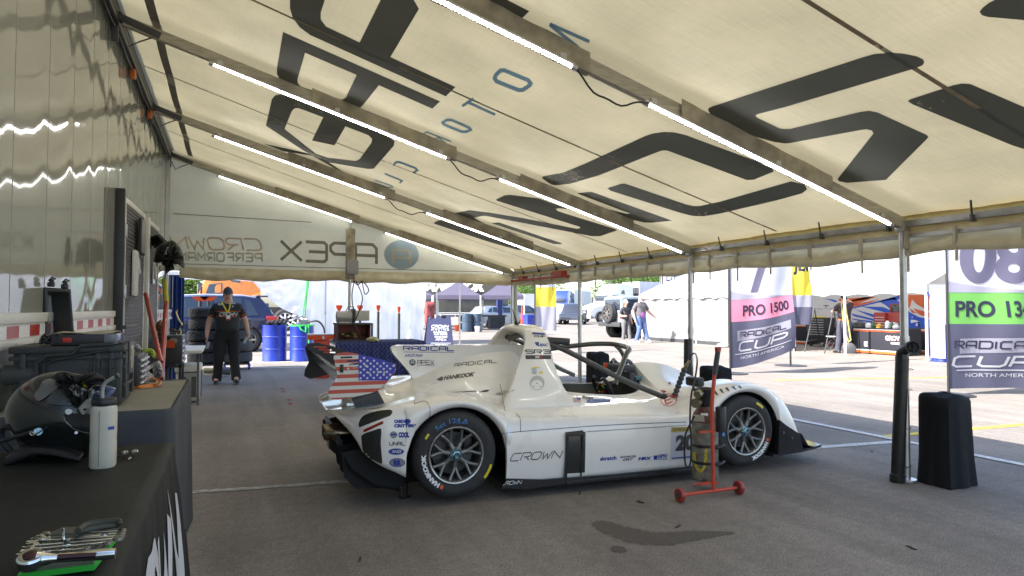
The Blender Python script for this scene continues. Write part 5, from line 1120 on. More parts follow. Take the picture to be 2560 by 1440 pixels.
hp('visor_opening', [(760, 760), (800, 740), (1000, 740), (1110, 770), (1110, 960), (1000, 930), (880, 880), (800, 820)], mat('deep_black', (.006, .006, .007), .6, 0, 0))
vs, fs = strokes2d([[(v.x, v.y) for v in cr([(a, b, 0) for a, b in H1([(770, 770), (800, 840), (870, 900), (960, 940), (1080, 970)])], 5)]], 3.2); sticker('carbon_trim', (vs, fs), None, sh2, mat('silver_carbon_weave', (.18, .19, .18), .3, .3, .5, 300), hs, step=6)
hp('visor_tape', [(485, 420), (530, 350), (620, 330), (720, 400), (640, 480), (480, 590), (420, 530)], mat('smoked_visor', (.22, .23, .24), .12, .5, .3, 20), sm=True)
hp('weave_panel', [(640, 490), (740, 440), (800, 520), (860, 640), (740, 640), (560, 610)], mat('grey_weave', (.075, .085, .075), .3, 0, .5, 160), s=sh2)
for x, y, r_, mm, nm in ((824, 716, 42, mat('pewter', (.30, .30, .29), .3, .8, .1), 'visor_pivot'), (470, 950, 52, hubm, 'tether_post'), (915, 962, 20, steel, 'screw')):
    P = sh(x*.20833, 880+y*.20833) or DP(x*.20833, 880+y*.20833, 2.22); rr = r_*.20833/F_PX*2.25; d = (EYE-P).normalized(); mb = MB(); mb.lathe([(rr, -.006), (rr, .003), (rr*.8, .006), (rr*.4, .006), (rr*.35, .009), (0, .009)], P, d, n=24); mb.build(nm, mm, hs, world=True)
mb = MB(); P = [DP(x*.20833, 880+y*.20833, 2.19) for x, y in ((420, 985), (385, 960), (362, 965), (375, 990), (400, 1000), (470, 960), (500, 940))]; mb.tube(cr(P, 4), .003, 8); mb.build('tether_clip', chrome, hs, world=True)
# ---- folded balaclava, gloves and tear-off bags on the helmet
black_cloth = mat('black_knit', (.010, .010, .011), .95, 0, .3, 40, bump=.5, bscale=80)
def lump(name, P, dep, th, m, parent=None, seed=1, label=None, cat=None):
    """soft thick cloth lump whose outline is given in the photo, at its own distance"""
    rnd = random.Random(seed); c = Vector((sum(p[0] for p in P)/len(P), sum(p[1] for p in P)/len(P)))
    L = [(v.x, v.y) for v in cr([(a, b, 0) for a, b in P]+[(P[0][0], P[0][1], 0)], 4)[:-1]]; rows = []
    for k, (s, d) in enumerate(((1, 0), (.94, -.55), (.78, -.9), (.5, -1.05), (.2, -1.15))):
        rows.append([DP(c.x+(x-c.x)*s, c.y+(y-c.y)*s, dep+th*(d+(.18*sin(i*1.3+k)+.12*sin(i*.6*k))*(k > 0))) for i, (x, y) in enumerate(L)])
    back = [DP(x, y, dep+th*.9) for x, y in [(c.x+(x-c.x)*.7, c.y+(y-c.y)*.7) for x, y in L]]
    mb = MB(); mb.grid([back]+rows, close=True); mb.add(rows[-1], [list(range(len(L)))]); mb.add(back, [list(range(len(L)))])
    o = mb.build(name, m, parent, world=parent is not None, ang=70)
    if label: tag(o, label, cat)
    return o
bal = lump('balaclava', H1([(620, 300), (700, 245), (800, 240), (900, 270), (1010, 270), (1090, 245), (1190, 260), (1270, 330), (1240, 390), (1130, 400), (1060, 470), (1010, 560), (960, 640), (870, 600), (790, 520), (770, 460), (700, 410), (740, 360), (660, 340)]), 2.24, .07, black_cloth, None, 3, 'black knitted balaclava draped over the top of the carbon helmet', 'balaclava')
sb2 = on_surface(bvh_of([bal]), .004)
def P4(P, m, nm, par, s): vs, fs = outline([H1(P)]); sticker(nm, (vs, fs), None, s, m, par, step=5)
P4([(835, 430), (925, 385), (1025, 460), (935, 545)], mat('woven_label', (.45, .44, .42), .8, 0, .4, 120), 'woven_label', bal, sb2); P4([(965, 375), (1000, 362), (1055, 400), (1040, 420), (975, 395)], decal_yellow, 'yellow_tag', bal, sb2)
bg1 = lump('tear_off_packet', H1([(1130, 400), (1250, 395), (1380, 430), (1370, 480), (1290, 570), (1180, 640), (1040, 690), (960, 660), (1010, 570), (1090, 450)]), 2.30, .02, mat('blue_white_foil', (.20, .25, .42), .25, .1, .9, 9, coat=.5), None, 5, 'crumpled blue and white plastic packet lying beside the helmet opening', 'packet')
P4([(1010, 560), (1090, 440), (1150, 450), (1110, 570)], decal_white, 'label', bg1, on_surface(bvh_of([bg1]), .004)); P4([(1150, 460), (1240, 480), (1230, 520), (1140, 500)], mat('pack_grey', (.4, .4, .42)), 'label', bg1, on_surface(bvh_of([bg1]), .004))
bg2 = lump('tear_off_packet', H1([(940, 680), (1040, 570), (1175, 595), (1090, 680), (1000, 755)]), 2.20, .006, mat('cream_paper', (.50, .48, .42), .7, 0, .2, 40), None, 6, 'small cream paper packet with a black dot by the helmet visor pivot', 'packet')
P4([(1005, 680), (1025, 665), (1045, 680), (1030, 705), (1008, 700)], blk, 'dot', bg2, on_surface(bvh_of([bg2]), .003))
# ---- neck restraint (collar with two loops)
hn = thing('neck_restraint', 'black padded neck restraint collar lying on the front table under the helmet', 'neck restraint', tuple(G(120, 1150, T1Z)))
def ribbon(mbx, P, dep, w, th=.018):
    mbx.tube(cr([DP(x, y, d) for (x, y), d in zip(P, dep)], 5), w, 10)
mb = MB(); PL = H1([(40, 1350), (140, 1345), (260, 1290), (420, 1235), (620, 1240), (800, 1280), (960, 1310)]); rows = []
for (x, y), dz in zip(PL, range(7)):
    for_ = 0
base = cr([DP(x, y, 2.19) for x, y in PL], 5); top_ = cr([DP(x, y, 2.24) for x, y in H1([(130, 1240), (170, 1190), (270, 1140), (430, 1110), (620, 1130), (820, 1170), (990, 1240)])], 5); in_ = cr([DP(x, y, 2.34) for x, y in H1([(150, 1190), (200, 1130), (300, 1090), (450, 1080), (640, 1100), (840, 1140), (1000, 1200)])], 5)
mb.grid([base, [a.lerp(b, .5)+Vector((0, -.012, .004)) for a, b in zip(base, top_)], top_, in_]); mb.build('collar', mat('padded_black_leather', (.018, .018, .019), .42, 0, .2, 40), hn, world=True, solid=.012, off=0)
mb = MB(); mb.tube(top_, .004, 8); mb.build('piping', mat('grey_piping', (.10, .10, .10), .5), hn, world=True)
mb = MB(); ribbon(mb, H1([(150, 1200), (90, 1150), (20, 1050), (15, 960), (50, 905), (110, 900), (180, 935), (230, 1010), (260, 1080), (290, 1130)]), [2.25]*10, .010)
ribbon(mb, H1([(10, 1075), (110, 1045), (240, 1005), (360, 970), (430, 960)]), [2.2, 2.2, 2.2, 2.2, 2.2], .007); mb.build('loop', blk, hn, world=True)
# ---- earphones
ear = thing('earphones', 'small black wired earphones lying on the black cloth right of the bottle', 'earphones', tuple(G(320, 1135, T1Z)))
mb = MB(); mb.tube(cr([G(x, y, T1Z+.006+.004*(i % 3)) for i, (x, y) in enumerate([(287, 1120), (300, 1117), (312, 1128), (295, 1136), (290, 1142), (310, 1138), (328, 1140), (336, 1142), (318, 1134), (322, 1126), (335, 1128), (341, 1130)])], 5), .0016, 6); mb.build('cord', blk, ear, world=True)
for x, y in ((311, 1132), (336, 1129)):
    mb = MB(); p = G(x, y, T1Z+.012); mb.sphere(p, .009, sc=(1.3, 1, .9)); mb.cyl(p, p+Vector((.01, -.004, .003)), .005, n=10); mb.build('earbud', mat('pearl_bud', (.4, .39, .33), .25, .5, .2), ear, world=True)
# ---- wrench tray
tz = T1Z+.004
qa = [G(x, y, tz+.012) for x, y in ((44, 1434), (237, 1410), (306, 1322), (120, 1338))]
tr_ = thing('wrench_tray', 'small tray with a bright green edge holding chrome wrenches at the table corner', 'tray', tuple(qa[0]))
mb = MB(); mb.prism([p-Vector((0, 0, .012)) for p in qa], (0, 0, .010)); mb.build('edge', mat('lime_green_plastic', (.03, .42, .04), .4, 0, .05), tr_, world=True)
cqa = sum(qa, Vector())/4; qb = [cqa+(p-cqa)*.93+Vector((0, 0, .001)) for p in qa]; mb = MB(); mb.prism([p-Vector((0, 0, .006)) for p in qb], (0, 0, .008)); pad = mb.build('pad', mat('grey_rubber_pad', (.11, .11, .09), .7, 0, .2, 40), tr_, world=True)
mp = quadmap(qb); mb = MB()
for k in range(9): mb.beam(mp(.08+.105*k, .02)+Vector((0, 0, .003)), mp(.08+.105*k, .98)+Vector((0, 0, .003)), .004, .004)
for v in (.04, .93): mb.beam(mp(.02, v)+Vector((0, 0, .004)), mp(.98, v)+Vector((0, 0, .004)), .005, .006)
mb.build('divider', mat('grey_tray', (.17, .17, .145), .5, 0, .1), tr_, world=True)
def wrench(p, q, r1, r2, label, tk=.006):
    p, q = Vector(p), Vector(q); d = (q-p).normalized(); s = Vector((-d.y, d.x, 0)).normalized(); t = thing('wrench', label, 'wrench', tuple(p), 0, 'chrome combination wrenches on the green edged tray')
    mb = MB(); mb.beam(p+d*r1, q-d*r2, .0085, tk*.7, bev=.001)
    c = []                                    # open jaw
    for i in range(17):
        a = R(40)+R(280)*i/16; c.append(p-(-d)*0+(d*-cos(a)+s*sin(a))*r1)
    inn = [p+(x-p)*.52+(-d)*r1*.10 for x in c]
    mb.grid([[v+Vector((0, 0, z)) for v in arr] for arr, z in ((c, -tk/2), (c, tk/2), (inn, tk/2), (inn, -tk/2), (c, -tk/2))])
    ring = [q+(d*cos(a)+s*sin(a))*r2 for a in [2*pi*i/20 for i in range(20)]]; rin = [q+(v-q)*.58 for v in ring]
    mb.grid([[v+Vector((0, 0, z)) for v in arr] for arr, z in ((ring, -tk/2), (ring, tk/2), (rin, tk/2), (rin, -tk/2), (ring, -tk/2))], close=True)
    mb.build('shank', chrome, t, world=True); return t
hz_ = T1Z+.034
wr = [((75, 1365), (295, 1346), .016, .010, 'nearest of the combination wrenches, just behind the big ratchet'), ((85, 1352), (300, 1340), .015, .010, 'second combination wrench behind the ratchet, large open jaw'), ((96, 1345), (303, 1333), .012, .009, 'third combination wrench from the ratchet, slim shank'), ((112, 1336), (306, 1327), .010, .008, 'farthest combination wrench, next to the black plier handles')]
for a, b, r1, r2, lb in wr+[((68, 1374), (270, 1356), .012, .009, 'slim combination wrench lying between the ratchet and the other wrenches'), ((104, 1349), (262, 1338), .009, .007, 'short combination wrench laid across the middle of the fan'), ((58, 1384), (215, 1372), .013, .008, 'wide jawed wrench whose shank passes under the ratchet')]: wrench(G(a[0], a[1], hz_), G(b[0], b[1], hz_), r1, r2, lb)
ra_, rb_ = G(62, 1402, T1Z+.045), G(289, 1383, T1Z+.04)
rt_ = thing('ratchet', 'large chrome ratchet handle lying across the front of the wrench tray', 'ratchet', tuple(ra_))
d = (rb_-ra_).normalized(); s = Vector((-d.y, d.x, 0))
mb = MB(); mb.lathe([(.0, -.012), (.020, -.012), (.023, -.008), (.023, .008), (.020, .012), (0, .012)], ra_+d*.01, (0, -.35, 1), n=28); mb.tube([ra_+d*.02, ra_+d*.05, ra_+d*.09, ra_+d*.13, rb_], [.016, .0085, .010, .011, .0105], 14); mb.build('handle', chrome, rt_, world=True)
mb = MB(); mb.lathe([(.012, .012), (.013, .014), (.008, .016), (0, .016)], ra_+d*.01, (0, -.35, 1), n=20); mb.tube([ra_+d*.055+Vector((0, -.008, .004)), ra_+d*.12+Vector((0, -.010, .003))], [.006, .005], 8); mb.build('selector', mat('dark_maroon_steel', (.09, .05, .05), .3, .8, .1), rt_, world=True)
pl = thing('pliers', 'pliers with thick dark olive handles lying at the back of the wrench tray', 'pliers', tuple(G(200, 1330, hz_)))
mb = MB(); mb.tube(cr([G(x, y, hz_+.014) for x, y in ((195, 1328), (215, 1313), (250, 1306), (297, 1302))], 5), [.004]*5+[.008]*10+[.007], 10) if False else mb.tube(cr([G(x, y, hz_+.014) for x, y in ((195, 1328), (215, 1313), (250, 1306), (297, 1302))], 5), .0075, 10); mb.tube(cr([G(x, y, hz_+.006) for x, y in ((195, 1330), (240, 1320), (292, 1312))], 5), .0075, 10); mb.tube(cr([G(297, 1302, hz_+.014), G(300, 1307, hz_+.012), G(292, 1312, hz_+.006)], 4), .006, 8); mb.build('handles', mat('olive_grip', (.045, .045, .03), .5, 0, .1), pl, world=True)
mb = MB(); mb.tube([G(195, 1329, hz_+.008), G(160, 1329, hz_+.008), G(128, 1334, hz_+.006)], [.010, .011, .004], 8); mb.build('jaws', mat('worn_steel', (.22, .20, .14), .35, .8, .3), pl, world=True)
ph = G(158, 1375, T1Z+.02); bd = thing('hex_bit', 'small upright steel hex bit standing among the wrenches', 'bit', tuple(ph)); mb = MB(); mb.cyl(ph, ph+Vector((0, 0, .045)), .003, n=6); mb.cyl(ph+Vector((.008, 0, 0)), ph+Vector((.008, 0, .022)), .007, n=6); mb.build('shaft', chrome, bd, world=True)
# ---- rugged case with open lid on the grey table
case = thing('rugged_case', 'large black rugged case with its lid open standing on the grey clothed table', 'case', (-.64, 3.55, T2Z))
cx0, cx1, cy0, cy1 = -.842, -.44, 3.38, 3.74; cz0 = T2Z+.004; cz1 = DP(200, 864, depth((-.6, 3.4, 1.2))).z
casem = mat('case_black', (.035, .038, .038), .5, 0, .15, 18, bump=.1)
mb = MB(); mb.b2((cx0, cy0, cz0), (cx1, cy1, cz1-.02), bev=.02); mb.b2((cx0-.012, cy0-.014, cz1-.03), (cx1+.012, cy1+.01, cz1), bev=.008); mb.b2((cx0-.01, cy0-.012, cz1-.06), (cx1+.01, cy1+.01, cz1-.042), bev=.004)
mb.build('lower_shell', casem, case, world=True)
mb = MB(); cy = cy0
for x in (cx0+.03, cx0+.30, cx1-.05): mb.b2((x, cy-.016, cz0+.02), (x+.022, cy+.01, cz1-.03), bev=.005)
mb.tube([(cx0+.09, cy-.016, cz0+.05), (cx0+.09, cy-.018, cz0+.20), (cx0+.13, cy-.02, cz0+.23), (cx0+.22, cy-.02, cz0+.235), (cx0+.25, cy-.02, cz0+.27), (cx1-.03, cy-.02, cz0+.275)], .009, 8)
mb.tube([(cx0+.115, cy-.014, cz0+.05), (cx0+.115, cy-.016, cz0+.19), (cx0+.15, cy-.018, cz0+.21), (cx1-.05, cy-.018, cz0+.25)], .006, 8)
for z in (cz0+.08, cz0+.16, cz0+.26, cz0+.34): mb.b2((cx1-.008, cy0+.03, z), (cx1+.012, cy1-.04, z+.016), bev=.003)
mb.b2((cx1, cy0+.04, cz0+.03), (cx1+.014, cy0+.07, cz1-.03), bev=.004); mb.b2((cx1, cy1-.09, cz0+.03), (cx1+.014, cy1-.06, cz1-.03), bev=.004)
mb.build('ribs', casem, case, world=True)
mb = MB()
for x in (cx0-.01,): mb.cyl((x-.05+.03, cy+.02, cz1-.12), (x+.10, cy+.02, cz1-.12), .042, n=24)
mb.build('wheel', mat('case_wheel', (.05, .052, .05), .6, 0, .1), case, world=True)
mb = MB(); mb.grid([[Vector((cx1-.12+.03*i, cy-.026, cz0+.10+.03*j)) for i in range(4)] for j in range(5)])
mb = MB(); [mb.tube([(cx1-.13+.03*i, cy-.028, cz0+.09), (cx1-.13+.03*i, cy-.028, cz0+.21)], .002, 6) for i in range(5)]; [mb.tube([(cx1-.13, cy-.028, cz0+.09+.04*i), (cx1-.01, cy-.028, cz0+.09+.04*i)], .002, 6) for i in range(4)]; mb.build('wire_pocket', mat('dark_wire', (.06, .06, .06), .4, .6), case, world=True)
mb = MB(); mb.b2((cx1+.013, cy0+.09, cz0+.13), (cx1+.019, cy0+.24, cz0+.28), bev=.002); pt_ = mb.build('badge_plate', dgrey, case, world=True)
mb = MB(); mb.b2((cx1+.0195, cy0+.12, cz0+.155), (cx1+.0215, cy0+.21, cz0+.26)); mb.build('picture_label', mat('sunset_label', (.42, .38, .24), .5, 0, .8, 30), pt_, world=True)
# lid, leaning back against the trailer, opening towards the camera's right
lx0, lx1, lz0 = cx0-.03, cx1-.16, cz1-.02; Q = [DP(x, y, 3.42) for x, y in ((138, 862), (185, 852), (176, 738), (120, 738))]
LA, LB, LC, LD = DP(118, 866, 3.46), DP(188, 852, 3.56), DP(178, 722, 3.58), DP(112, 718, 3.48)
mb = MB(); nrm = (LB-LA).cross(LD-LA).normalized()
if nrm.dot(EYE-LA) < 0: nrm = -nrm
qm = quadmap([LA, LB, LC, LD]); back = -nrm*.10+Vector((-.09, 0, 0))
o_ = [qm(0, 0), qm(1, 0), qm(1, 1), qm(0, 1)]; i_ = [qm(.10, .06), qm(.92, .05), qm(.92, .93), qm(.10, .93)]; ib = [p+back*.8+Vector((.01, 0, 0)) for p in [qm(.14, .09), qm(.9, .08), qm(.9, .9), qm(.14, .9)]]; ob = [p+back for p in o_]
mb.grid([ob, o_, i_, ib], close=True); mb.add(ib, [(0, 1, 2, 3)]); mb.add(ob, [(0, 1, 2, 3)]); lid = mb.build('lid', casem, case, world=True, ang=25, bevel=.008)
mb = MB(); inner = [p+nrm*.002 for p in ib]; mb.add(inner, [(0, 1, 2, 3)]); mb.build('lid_lining', mat('grey_lid_lining', (.26, .265, .27), .6, 0, .3, 16), lid, world=True)
for (x, y) in ((128, 711), (162, 716)):
    mb = MB(); p = DP(x, y, 3.5); mb.box(p, (.032, .03, .026), bev=.006); mb.box(p+Vector((.004, -.008, .02)), (.02, .02, .024), bev=.005); mb.tube([p+Vector((-.012, 0, .02)), p+Vector((.004, 0, .04)), p+Vector((.02, 0, .028))], .004); mb.build('lid_latch', blk, lid, world=True)
mb = MB(); rnd = random.Random(2); c0 = Vector((cx0+.13, cy0+.04, cz1+.03))
mb.tube([c0+Vector((.035*cos(i*.7)*(1+.2*sin(i)), .03*sin(i*.9), .022*sin(i*1.7))) for i in range(60)], .004, 6); tag(mb.build('coiled_cable', blk), 'coiled black cable lying on the rim of the open rugged case', 'cable')
bx_ = thing('binder_box', 'flat black box with papers on top lying across the open rugged case', 'box', (-.6, 3.5, cz1))
mb = MB(); mb.b2((-.71, 3.39, cz1+.002), (-.475, 3.66, cz1+.05), bev=.006); mb.build('box_shell', blk, bx_, world=True); mb = MB(); mb.b2((-.512, 3.383, cz1+.004), (-.462, 3.60, cz1+.05), bev=.004); mb.build('clear_end', mat('smoky_clear', (.14, .15, .18), .15, 0, .1), bx_, world=True)
mb = MB(); mb.grid([[Vector((-.70+.22*i/6, 3.40+.25*j/3, cz1+.054+.004*sin(i*1.1+j))) for i in range(7)] for j in range(4)]); mb.build('papers', mat('cream_papers', (.42, .38, .28), .8, 0, .2, 30), bx_, world=True, solid=.003)
mb = MB(); mb.b2((-.665, 3.384, cz1+.016), (-.632, 3.3895, cz1+.036), bev=.002); mb.build('red_badge', decal_red, bx_, world=True)
# jeans-like reflection items: bag behind the case
lump('plastic_bag', [(96, 870), (120, 856), (150, 862), (158, 900), (150, 980), (112, 990), (104, 930)], 3.9, .06, mat('bag_blue_white', (.18, .2, .28), .5, 0, .8, 9), None, 9, 'rumpled blue and white bag squeezed between the rugged case and the trailer wall', 'bag')
# ---- small tool chest with drawers, bag, cloth, cord
tc = thing('small_tool_chest', 'small black tool chest with bright drawer fronts on the far end of the grey table', 'tool chest', (-.52, 4.3, T2Z))
ty0, ty1, tx0, tx1 = 4.08, 4.42, -.80, -.455; tz1 = DP(340, 888, depth((-.5, 4.1, 1))).z
mb = MB(); mb.b2((tx0, ty0, T2Z+.003), (tx1, ty1, tz1), bev=.004); mb.build('carcass', blk, tc, world=True)
for k in range(5):
    z0 = T2Z+.02+(tz1-T2Z-.03)*k/5; mb = MB(); mb.b2((tx1-.002, ty0+.015, z0), (tx1+.012, ty1-.01, z0+(tz1-T2Z-.05)/5-.006), bev=.002); dr = mb.build('drawer', mat('grey_drawer', (.10, .10, .105), .4, .4), tc, world=True)
    mb = MB(); mb.b2((tx1+.011, ty0+.015, z0+.004), (tx1+.024, ty1-.01, z0+.016), bev=.002); mb.build('handle', mat('bright_pull', (.75, .75, .75), .25, .7), dr, world=True)
lump('clear_bag', [(322, 865), (345, 860), (354, 875), (350, 884), (324, 886)], 4.12, .04, mat('milky_bag', (.36, .35, .36), .35, 0, .2, 20, trans=.2), None, 12, 'milky plastic zip bag lying on the small tool chest', 'bag')
lump('microfibre_cloth', [(354, 874), (372, 870), (386, 876), (390, 890), (386, 897), (380, 886), (364, 882), (353, 884)], 4.10, .03, mat('lime_cloth', (.35, .42, .06), .9, 0, .4, 60, bump=.6, bscale=120), None, 13, 'lime green microfibre cloth hanging off the small tool chest', 'cloth')
mb = MB(); P = [(332, 948), (350, 944), (372, 946), (392, 950), (402, 955), (398, 962), (380, 966), (350, 969), (330, 968), (352, 965), (378, 962), (392, 957), (388, 948), (382, 944)]
mb.tube(cr([G(x, y, T2Z+.008+.006*(i % 2)) for i, (x, y) in enumerate(P)], 6), .0055, 8); tag(mb.build('extension_cable', mat('orange_cord', (.65, .20, .04), .5, 0, .1)), 'orange extension cord looped on the top of the grey table', 'cord')
mb = MB(); p = G(342, 943, T2Z+.02); mb.box(p, (.05, .035, .03), rz=.5, bev=.006); tag(mb.build('cord_plug', mat('yellow_clear_plug', (.5, .38, .12), .3)), 'yellowish plug end beside the orange cord', 'plug')
lump('silver_bag', [(384, 905), (400, 903), (407, 930), (400, 946), (386, 946), (382, 925)], 4.15, .05, mat('foil_grey', (.3, .3, .31), .3, .3, .6, 20), None, 15, 'silvery crumpled bag standing behind the orange cord', 'bag')
# ---- long red handled bars
for nm, a, b, c, lab in (('bar_a', (364, 735), (402, 905), None, 'plain long red bar leaning against the open trailer door'), ('bar_b', (416, 757), (402, 947), (411, 700), 'long red bar with a yellow upper end leaning behind the tool chest')):
    da, db = 6.3, 5.2; t = thing('pry_bar', lab, 'bar', tuple(DP(*b, db)))
    mb = MB(); mb.tube([DP(*b, db), DP(*a, da)], .019 if c is None else .022, 14); mb.build('shaft', redm, t, world=True)
    if c: mb = MB(); mb.tube([DP(*a, da), DP(*c, da+.3)], .024, 14); mb.build('sleeve', mat('mustard_sleeve', (.42, .38, .03), .5, 0, .1), t, world=True)
# ---- black fabric weights and tubes at the eave poles
bagm = mat('black_weight_cover', (.007, .008, .010), .75, 0, .25, 6, bump=.7, bscale=10, spec=.25)
def weight(px0, px1, pyt, pole_y, label, h=None):
    x0 = XE+.03; t = None; w_ = .31; rows = []; c = Vector((x0+w_/2+.02, pole_y-.16, 0)); n = 40
    if h is None: h = .66
    for z, s, f in ((.004, 1.13, .04), (.05, 1.10, .04), (.2, 1.03, .03), (.4, 1.0, .02), (.56, .98, .012), (.63, .97, .01), (.655, .92, .006), (.665, .8, .004), (.668, .4, 0)):
        row = []
        for i in range(n):
            a = 2*pi*i/n; ca, sa = cos(a), sin(a); q = max(abs(ca), abs(sa))**.72; r = 1/q*s*(1+f*sin(a*7+z*3)+f*.6*sin(a*13)); row.append(Vector((c.x+w_/2*ca*r*.92, c.y+.13*sa*r, z*h/.66+(.012*sin(a*3) if z > .6 else 0))))
        rows.append(row)
    mb = MB(); mb.grid(rows, close=True); mb.add(rows[-1], [list(range(n))]); o = mb.build('pole_weight', bagm, None, ang=70); tag(o, label, 'pole weight', 'black covered weights at the awning poles'); return o
weight(0, 0, 0, PY, 'black fabric covered weight beside the nearest awning pole'); weight(0, 0, 0, PY+BAY, 'black fabric covered weight behind the front wheel of the race car'); weight(0, 0, 0, PY+2*BAY, 'black fabric covered weight seen through the race car cockpit bars')
pipe = mat('black_abs_pipe', (.014, .015, .015), .35, 0, .3, 8, aniso=(9, 9, 1))
a = G(2243, 1205); a.z = .0; top = DP(2256, 885, depth(a)-.02)
t = thing('drain_pipe', 'leaning black plastic pipe with an elbow fitting strapped to the nearest awning pole', 'pipe', tuple(a))
mb = MB(); mb.tube([a+Vector((0, 0, .0)), a.lerp(top, .15), a.lerp(top, .97)], .046, 22); mb.lathe([(.052, 0), (.053, .005), (.053, .06), (.046, .065)], a, top-a, n=24); mb.build('tube', pipe, t, world=True)
q = DP(2282, 868, depth(a)-.12); mb = MB(); mb.tube([a.lerp(top, .95), a.lerp(top, 1.02), top.lerp(q, .6)+Vector((0, 0, .02)), q], [.046, .044, .036, .034], 18); mb.lathe([(.034, -.05), (.046, -.01), (.052, .0), (.052, .03), (.040, .03), (.036, .0), (.0, -.005)], q, (EYE-q).normalized()+Vector((.1, 0, 0)), n=8); mb.build('elbow', pipe, t, world=True)
mb = MB(); mb.lathe([(.047, -.012), (.048, 0), (.047, .012)], a.lerp(top, .965), top-a, n=24, a0=-.6, a1=.9); mb.build('orange_sticker', mat('orange_white_sticker', (.55, .2, .1), .5, 0, .5, 60), t, world=True)
for f in (.12, .42, .72, .88):
    mb = MB(); p = a.lerp(top, f); mb.tube([p+Vector((-.055, 0, 0)), p+Vector((0, -.055, 0)), p+Vector((.09, -.03, -.002)), Vector((XE+.035, PY-.02, p.z)), Vector((XE, PY+.035, p.z))], .0022, 6); mb.build('wire_tie', blk, t, world=True)
a = Vector((XE-.09, PY+BAY-.03, 0)); t = thing('drain_pipe', 'straight black plastic pipe standing against the second awning pole behind the car', 'pipe', tuple(a)); mb = MB(); mb.tube([a, a+Vector((.02, 0, .4)), a+Vector((.03, 0, .97))], .046, 20); mb.build('tube', pipe, t, world=True)
a = Vector((XE+.08, YEND+.02, .9)); mb = MB(); mb.tube([a+Vector((0, 0, -.4)), a+Vector((0, 0, .88))], .042, 16); tag(mb.build('wrapped_tube', mat('beige_wrap', (.5, .46, .33), .7, 0, .1, 10)), 'beige wrapped tube standing against the far corner awning pole', 'tube')
